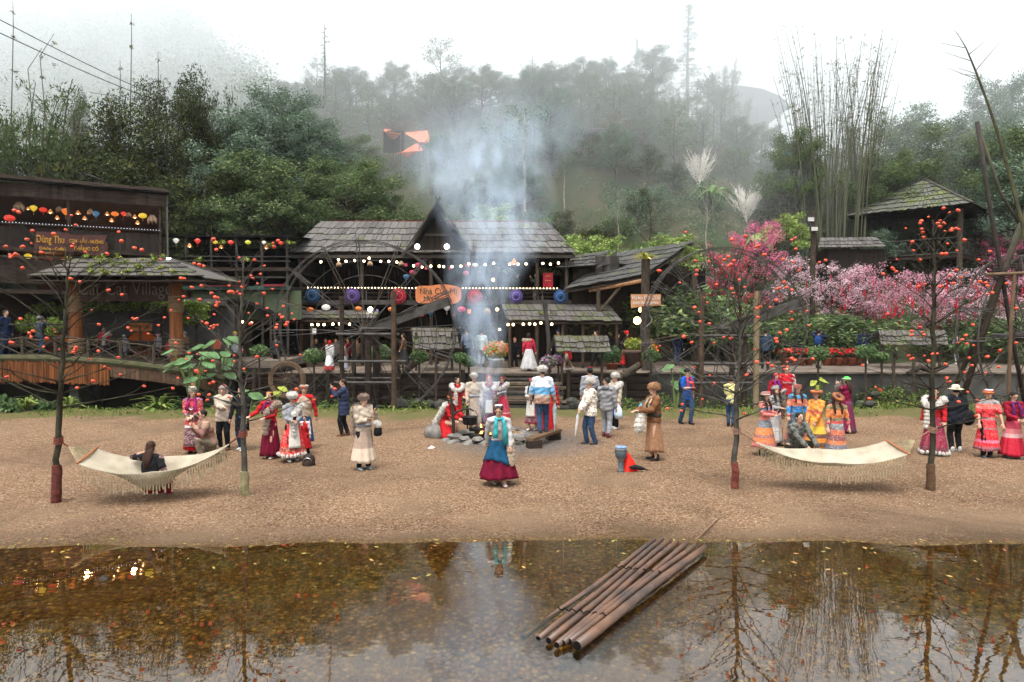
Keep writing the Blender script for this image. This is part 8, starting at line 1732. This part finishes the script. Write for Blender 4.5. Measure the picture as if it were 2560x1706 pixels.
H = p['H']; remesh('open_jacket', MB().tube([p['pe'] + V3(.11, .02, -.05), p['chest'] + V3(.12, .02, 0), p['sh'][1]], [(.06, .10), (.07, .10), (.06, .07)], 10).tube([p['pe'] + V3(-.11, .02, -.05), p['chest'] + V3(-.12, .02, 0), p['sh'][-1]], [(.06, .10), (.07, .10), (.06, .07)], 10).tube([p['sh'][1], p['el'][1], p['wr'][1]], [.075, .066, .055], 10, rnd=True).tube([p['sh'][-1], p['el'][-1], p['wr'][-1]], [.075, .066, .055], 10, rnd=True).tube([p['sh'][-1] + V3(0, .05, -.02), p['sh'][1] + V3(0, .05, -.02)], .07, 8, rnd=True), .02, wht, p['t'], .004)
text('shirt_lettering', 'Emirates', .085, wht, p['t'], p['chest'] + V3(0, -.155, -.04), (R(90), 0, 0), .004)
p = person(1938, 1050, 935, 5, 'person in purple headscarf and crimson top behind the striped costumes', top=crim, skirt=(crim, .56, .08, .14, 10), legs=None, shoes=bsh, H=1.5, scarf=(C('violet_scarf', (.16, .02, .2)), .05)); hat(p, 'scarfhead', C('violet_headscarf', (.2, .03, .12)))
p = person(2115, 1083, 938, -150, 'person in a long maroon dress and bright green cap taking a picture, seen from behind', hair='long', hairm=HAIRB, top=C('wine_dress', (.22, .01, .05)), sleeve=.2, skirt=(C('wine_skirt', (.20, .012, .06), (.10, .05, .08), 4), .56, .03, .16, 10), shoes=bsh, hands=dict(L=(.0, -.20, .86), R=(-.10, -.19, .84)), H=1.6); hat(p, 'beanie', C('bright_green_cap', (.10, .75, .12)), crm)
held('phone', 'phone raised by the person in the green cap', 'phone', p, 1, phone()); held('fur_stole', 'brown fur draped over the raised arm of the maroon dress', 'fur', p, 1, lambda t: mk('fur', furball([(0, .1, -.12), (.05, .15, -.16), (.0, .2, -.2), (-.05, .12, -.26)], [.11, .12, .11, .09], 700, .06, 3), df_, t), (.08, .05, -.02))
# ---- far right
dr1 = banded('maroon_border_skirt', [(0, (.55, .5, .46)), (.05, (.12, .03, .04)), (.13, (.20, .015, .04))], .2, 30)
p = person(2334, 1137, 970, -62, 'person in white fur collar and maroon skirt half hidden by the fourth persimmon trunk', hair='braids', top=red, skirt=(dr1, .56, .04, .19, 12), hem=wf, shawl=(wf, 'stole'), shoes=wsh, H=1.6)
p = person(2388, 1130, 970, 176, 'person in cream sun hat and black clothes seen from behind with a shoulder bag', hat='sun', coat=(C('navy_black', (.018, .022, .03)), .44, 1.1), bulk=1.3, legs=blk, shoes=wsh, H=1.60); hat(p, 'sun', C('straw_hat', (.62, .53, .40)), brn)
held('shoulder_bag', 'big round black shoulder bag of the person in the sun hat', 'bag', p, -1, lambda t: (mk('bag', MB().ball((0, 0, 0), (.17, .1, .2), 14, 10, .03), blk, t, True), mk('strap', MB().tube([(0, 0, .18), (.15, .02, .5), (.3, .05, .72)], .015), blk, t)), (.0, .1, .12))
p = person(2467, 1144, 967, -18, 'person in bright red tiered dress with grey embroidery and orange turban', hair='short', hairm=HAIRB, top=banded('red_grey_blouse', [(0, (.5, .02, .03)), (.55, (.18, .16, .17)), (.59, (.52, .02, .03)), (.72, (.55, .10, .08)), (.79, (.22, .20, .2))], .3, 44), sleeve=.42, skirt=(banded('tiered_red_skirt', [(0, (.5, .22, .24)), (.12, (.28, .08, .1)), (.17, (.52, .02, .03)), (.23, (.55, .12, .2)), (.27, (.5, .015, .025)), (.42, (.3, .1, .11)), (.45, (.52, .02, .03))], .25, 34), .56, .12, .165, 16), legs=blk, shoes=C('grey_boot', (.08, .09, .1)), hands=dict(R=(-.14, -.12, .46), L=(.17, -.10, .50)), H=1.58); hat(p, 'wrap', banded('orange_turban', [(0, (.45, .12, .08))], .5, 50, tint=(.6, .3, .2)), C('orange_flower', (.7, .2, .05)))
p = person(2530, 1146, 978, 0, 'person in crimson and pink dress with braids looking down, white fur over one arm', hair='braids', hp=30, top=crim, skirt=(banded('ombre_skirt', [(0, (.40, .01, .03)), (.31, (.5, .30, .30)), (.37, (.45, .14, .15)), (.44, (.38, .04, .07))], .05, 30), .56, .05, .165, 14), shoes=gry, hands=dict(L=(.04, -.18, .62), R=(-.05, -.17, .62)), scarf=(C('purple_scarf', (.13, .02, .12)), .12), H=1.55); held('phone', 'phone held by the person in the crimson and pink dress', 'phone', p, -1, phone(.9))
held('fur_stole', 'long white fur hanging from the arm of the crimson dress', 'fur', p, 1, lambda t: mk('fur', furball([(.1, 0, 0), (.13, 0, -.12), (.15, 0, -.26), (.16, 0, -.4), (.15, 0, -.55), (.12, 0, -.68)], [(.09, .07, .1)] * 6, 900, .05, 3), wf, t))
# ---- people on the walkway
Zw = DK + .02
p = person(1322, 927, 834, -165, 'person in red blouse and billowing white skirt walking away on the walkway', z=Zw, hair='tied', top=C('rose_red', (.5, .03, .06)), skirt=(wht, .57, .05, .24, 9), shoes=red, vest=None, shawl=(bf_, 'one'), feet=dict(L=(.05, .1), R=(-.05, -.08)))
p = person(824, 930, 852, 150, 'person in red hood and long white dress with red hem on the walkway', z=Zw, top=wht, bulk=1.2, skirt=(banded('white_red_hem', [(0, (.35, .25, .18)), (.05, (.45, .03, .03)), (.16, (.6, .6, .6))], 0), .57, .05, .17, 9), shoes=red); hat(p, 'scarfhead', red)
p = person(861, 930, 857, 120, 'person in pale pleated skirt beside the red-hooded one on the walkway', z=Zw, hair='tied', top=C('dusty_pink', (.34, .2, .17)), skirt=(C('pale_blue_white', (.5, .54, .62)), .57, .12, .15, 14), shoes=bsh)
p = person(690, 926, 841, 178, 'person in black leather jacket standing on the walkway left of the wheel', z=Zw, top=C('black_leather', (.03, .032, .035), r=.4), bulk=1.2, legs=blk, shoes=bsh, feet=dict(L=(.06, -.05), R=(-.06, .06)))
p = person(1010, 920, 834, -90, 'person in long black dress with orange hem and fur collar behind the wheel', z=Zw, hair='tied', top=C('brown_wool', (.22, .12, .07)), skirt=(banded('black_orange_hem', [(0, (.4, .12, .03)), (.1, (.02, .02, .02))], 0), .57, .1, .17, 10), shoes=bsh)
p = person(1093, 919, 838, -120, 'person in dark clothes bending by the weedy stand', z=Zw, lean=18, top=blk, legs=blk, shoes=wsh, H=1.65)
p = person(1204, 917, 829, 170, 'person in striped shirt and pale trousers standing in the smoke on the walkway', z=Zw, top=banded('vertical_stripe', [(i / 20, ((.06, .09, .10) if i % 2 else (.35, .4, .4))) for i in range(20)], 0, axis=0, H=.6), legs=C('ash_trousers', (.3, .32, .33)), shoes=bsh, H=1.68)
p = person(1168, 910, 832, -160, 'person in blue-grey jacket blurred behind the smoke', z=Zw + .1, top=C('blue_grey', (.14, .18, .24)), legs=blk, shoes=bsh, H=1.62)
p = person(1563, 919, 832, 60, 'person in black and red tasselled costume with tall red headdress on the walkway', z=Zw, top=blk, bulk=1.05, skirt=(banded('black_red_skirt', [(i / 14, ((.5, .02, .02) if i % 3 == 0 else (.02, .02, .025))) for i in range(14)], 0, axis=0, H=.7), .57, .08, .19, 9), shoes=wsh, hair='braids', H=1.6); hat(p, 'tall', red)
mk('tassels', MB().tube([p['neck'] + V3(-.06, -.1, .0), p['chest'] + V3(-.09, -.14, -.1), p['pe'] + V3(-.1, -.15, -.2)], .03, 6).tube([p['neck'] + V3(.06, -.1, .0), p['chest'] + V3(.09, -.14, -.1), p['pe'] + V3(.1, -.15, -.25)], .03, 6), red, p['t'])
p = person(1543, 919, 845, 100, 'person in black carrying a pink bundle behind the tasselled costume', z=Zw, top=blk, legs=blk, shoes=bsh, hands=dict(L=(.02, -.18, .66), R=(-.05, -.17, .66)), H=1.55); held('bundle', 'pale pink puffy bundle carried on the walkway', 'bundle', p, 1, lambda t: mk('bundle', furball([(0, 0, 0), (.08, 0, .06), (.05, .05, -.06)], [.13, .11, .12], 200, .04, 3), C('pale_pink', (.55, .36, .36)), t), (0, .02, 0))
p = person(1420, 926, 848, -80, 'person in red shorts and white shoes walking left behind the mossy stand', z=Zw, top=red, legs=None, skirt=(red, .55, .32, .11, 8), shoes=wsh, feet=dict(L=(.05, -.14), R=(-.05, .14)), H=1.5); held('paper_bag', 'tan shopping bag carried by the person in red shorts', 'bag', p, 1, lambda t: mk('bag', MB().lathe([(.1, -.32), (.14, -.28), (.13, -.05), (.06, 0)], 12, sy=.6), C('tan_paper', (.36, .27, .2)), t, True))
p = person(1490, 921, 846, -80, 'person in dark trousers and red shoes walking left behind the mossy stand', z=Zw, top=blk, legs=blk, shoes=C('red_shoe', (.5, .04, .06)), feet=dict(L=(.05, -.16), R=(-.05, .16)), H=1.65)
p = person(1396, 905, 814, -20, 'person in dark jacket and blue cap under the mossy awning', z=Zw, d=31.0, top=C('dark_jacket', (.03, .032, .04)), legs=blk, H=1.7); hat(p, 'cap', blu)
p = person(1287, 905, 840, -30, 'person in black seated at the stall table right of the white pot', z=Zw - .25, d=31.8, top=blk, legs=blk, H=1.6)
for i, (px, c_, fc) in enumerate(((790, blk, 20), (815, brn, -30), (838, gry, 30), (870, mar, -20), (893, khk, 10))): person(px, 900, 850, fc, 'person in %s sitting in the shade under the left awning, %s from the left' % (['black', 'brown', 'grey', 'maroon', 'khaki'][i], ords[i]), z=Zw - .3, d=33.2 + .3 * (i % 2), top=c_, legs=blk, H=1.55, group='diners under the left awning')
person(1341, 760, 695, -80, 'person in olive jacket sitting on the balcony rail taking a photo', z=4.02, d=33.6, top=C('olive_jacket', (.10, .12, .08)), legs=gry, shoes=wsh, H=1.55, hands=dict(L=(.05, -.18, .86), R=(-.05, -.18, .84))); person(1291, 760, 696, 60, 'person in dark green standing on the balcony by the smoke', z=4.02, d=34, top=C('dark_green', (.05, .08, .06)), legs=blk, H=1.55)
p = person(2046, 921, 824, 140, 'person in navy jacket with blue backpack on the walkway by the poinsettias', z=Zw, top=navy, bulk=1.15, legs=khk, shoes=bsh, hands=dict(L=(.06, -.1, .92), R=(-.06, -.12, .9)), feet=dict(L=(.05, -.08), R=(-.05, .1))); bp3 = thing('backpack', 'blue backpack of the person by the poinsettias', 'bag', W_(p, p['chest'] + V3(0, .16, -.22)), p['t'].rotation_euler[2]); mk('body', MB().lathe([(.1, 0), (.14, .04), (.15, .26), (.1, .38), (.03, .42)], 12, sy=.7), C('backpack_blue', (.02, .06, .2)), bp3, True)
person(2159, 912, 822, 170, 'person in a long dark blue coat with white shoes right of the poinsettias', z=Zw, coat=(C('midnight_coat', (.02, .03, .07)), .3, 1.1), legs=None, shoes=wsh, hair='long')
person(2391, 911, 840, -60, 'person in purple jacket and white trousers behind the fourth persimmon tree', z=Zw, top=C('violet_jacket', (.28, .12, .45)), legs=wht, shoes=wsh, hair='tied', feet=dict(L=(.05, -.12), R=(-.05, .1)))
person(1693, 914, 830, 175, 'person in dark blue jacket and jeans by the stone stairs', z=Zw, top=navy, legs=jean, shoes=bsh, hair='long'); person(1913, 922, 824, 170, 'person in blue jacket and blue cap behind the third persimmon tree', z=Zw, top=C('steel_blue', (.04, .08, .15)), legs=blk, shoes=bsh)
person(1736, 880, 812, 10, 'person in beige coat on the stone stairs behind the right wheel', z=1.9, d=35.2, coat=(crm, .3, 1.05), legs=blk, H=1.6)
# ---- on the footbridge and under the gate
Zb = 1.93
p = person(14, 886, 776, 80, 'person in a navy suit standing on the footbridge at the left edge', z=1.85, d=27.2, top=C('suit_navy', (.015, .03, .08)), legs=C('suit_navy', (.015, .03, .08)), shoes=bsh)
p = person(100, 884, 788, 160, 'person in dark quilted vest and fur hat taking a photo on the footbridge', z=1.9, d=27.4, hat='fur', top=C('slate_vest', (.05, .06, .08)), bulk=1.15, legs=jean, shoes=bsh, hands=dict(L=(.08, -.16, .88), R=(.0, -.16, .86))); hat(p, 'fur', lgr)
p = person(260, 901, 819, 20, 'person in red with white fur stole under the village gate', z=1.62, d=28.6, top=C('vivid_red', (.6, .02, .05)), legs=None, skirt=(navy, .56, .1, .16, 9), shawl=(wf, 'one'), hair='tied'); person(278, 901, 830, -10, 'person in black behind the red one under the gate', z=1.62, d=29.3, top=blk, legs=blk)
p = person(309, 898, 837, -150, 'person in pale grey coat with white hood under the gate', z=1.62, d=28.8, coat=(lgr, .3, 1.1), legs=lgr); hat(p, 'beanie', wht)
p = person(395, 901, 835, -20, 'person in pink knitted hat and patterned sweater under the gate', z=1.62, d=28.6, top=C('nordic_sweater', (.3, .3, .32), (.08, .08, .1), 22), legs=navy); hat(p, 'brim', C('pink_wool', (.55, .25, .30)))
person(422, 903, 851, 10, 'small person in red and white beside the gate pillar', z=1.62, d=28.7, top=C('vivid_red', (.6, .02, .05)), skirt=(wht, .5, .15, .15, 8)); p = person(462, 903, 831, -20, 'person in brown jacket and pale hat right of the gate pillar', z=1.5, d=29, top=C('brown_wool', (.22, .12, .07)), legs=blk); hat(p, 'sun', lgr)
p = person(587, 905, 823, 20, 'person in white scarf and yellow hat behind the second persimmon tree', z=Zw, d=29.5, top=C('silver_puffer', (.4, .42, .42)), legs=blk, H=1.65); hat(p, 'beanie', C('yellow_knit', (.6, .45, .08)))
# ---------------------------------------------------------------- air
def volbox(name, mb, color, dens, aniso=0.2):
    m = bpy.data.materials.new(name); m.use_nodes = True; nt = m.node_tree; nt.nodes.clear()
    pv = N(nt, 'ShaderNodeVolumePrincipled'); pv.inputs['Color'].default_value = (*color, 1); pv.inputs['Density'].default_value = dens
    pv.inputs['Anisotropy'].default_value = aniso
    out = N(nt, 'ShaderNodeOutputMaterial'); nt.links.new(pv.outputs[0], out.inputs['Volume'])
    return tag(mk(name, mb, m), kind='stuff')
volbox('haze', MB().box((0, 130, 37.8), (620, 340, 80)), (.93, .96, 1), .00018)
# the cloud that sits on the hilltop behind the village
mb = MB()
X0, X1 = -260, 260
pr = [(40.3, 8), (41.5, 60), (96, 66), (96, 10), (70, 8), (47, 6)]
n_ = len(pr)
vs = [(X0, y, z) for y, z in pr] + [(X1, y, z) for y, z in pr]
mb.add(vs, [tuple(range(n_)), tuple(range(n_, 2 * n_))[::-1]] + [(i, n_ + i, n_ + (i + 1) % n_, (i + 1) % n_) for i in range(n_)])
volbox('mist_bank', mb, (.945, .98, 1), .035)
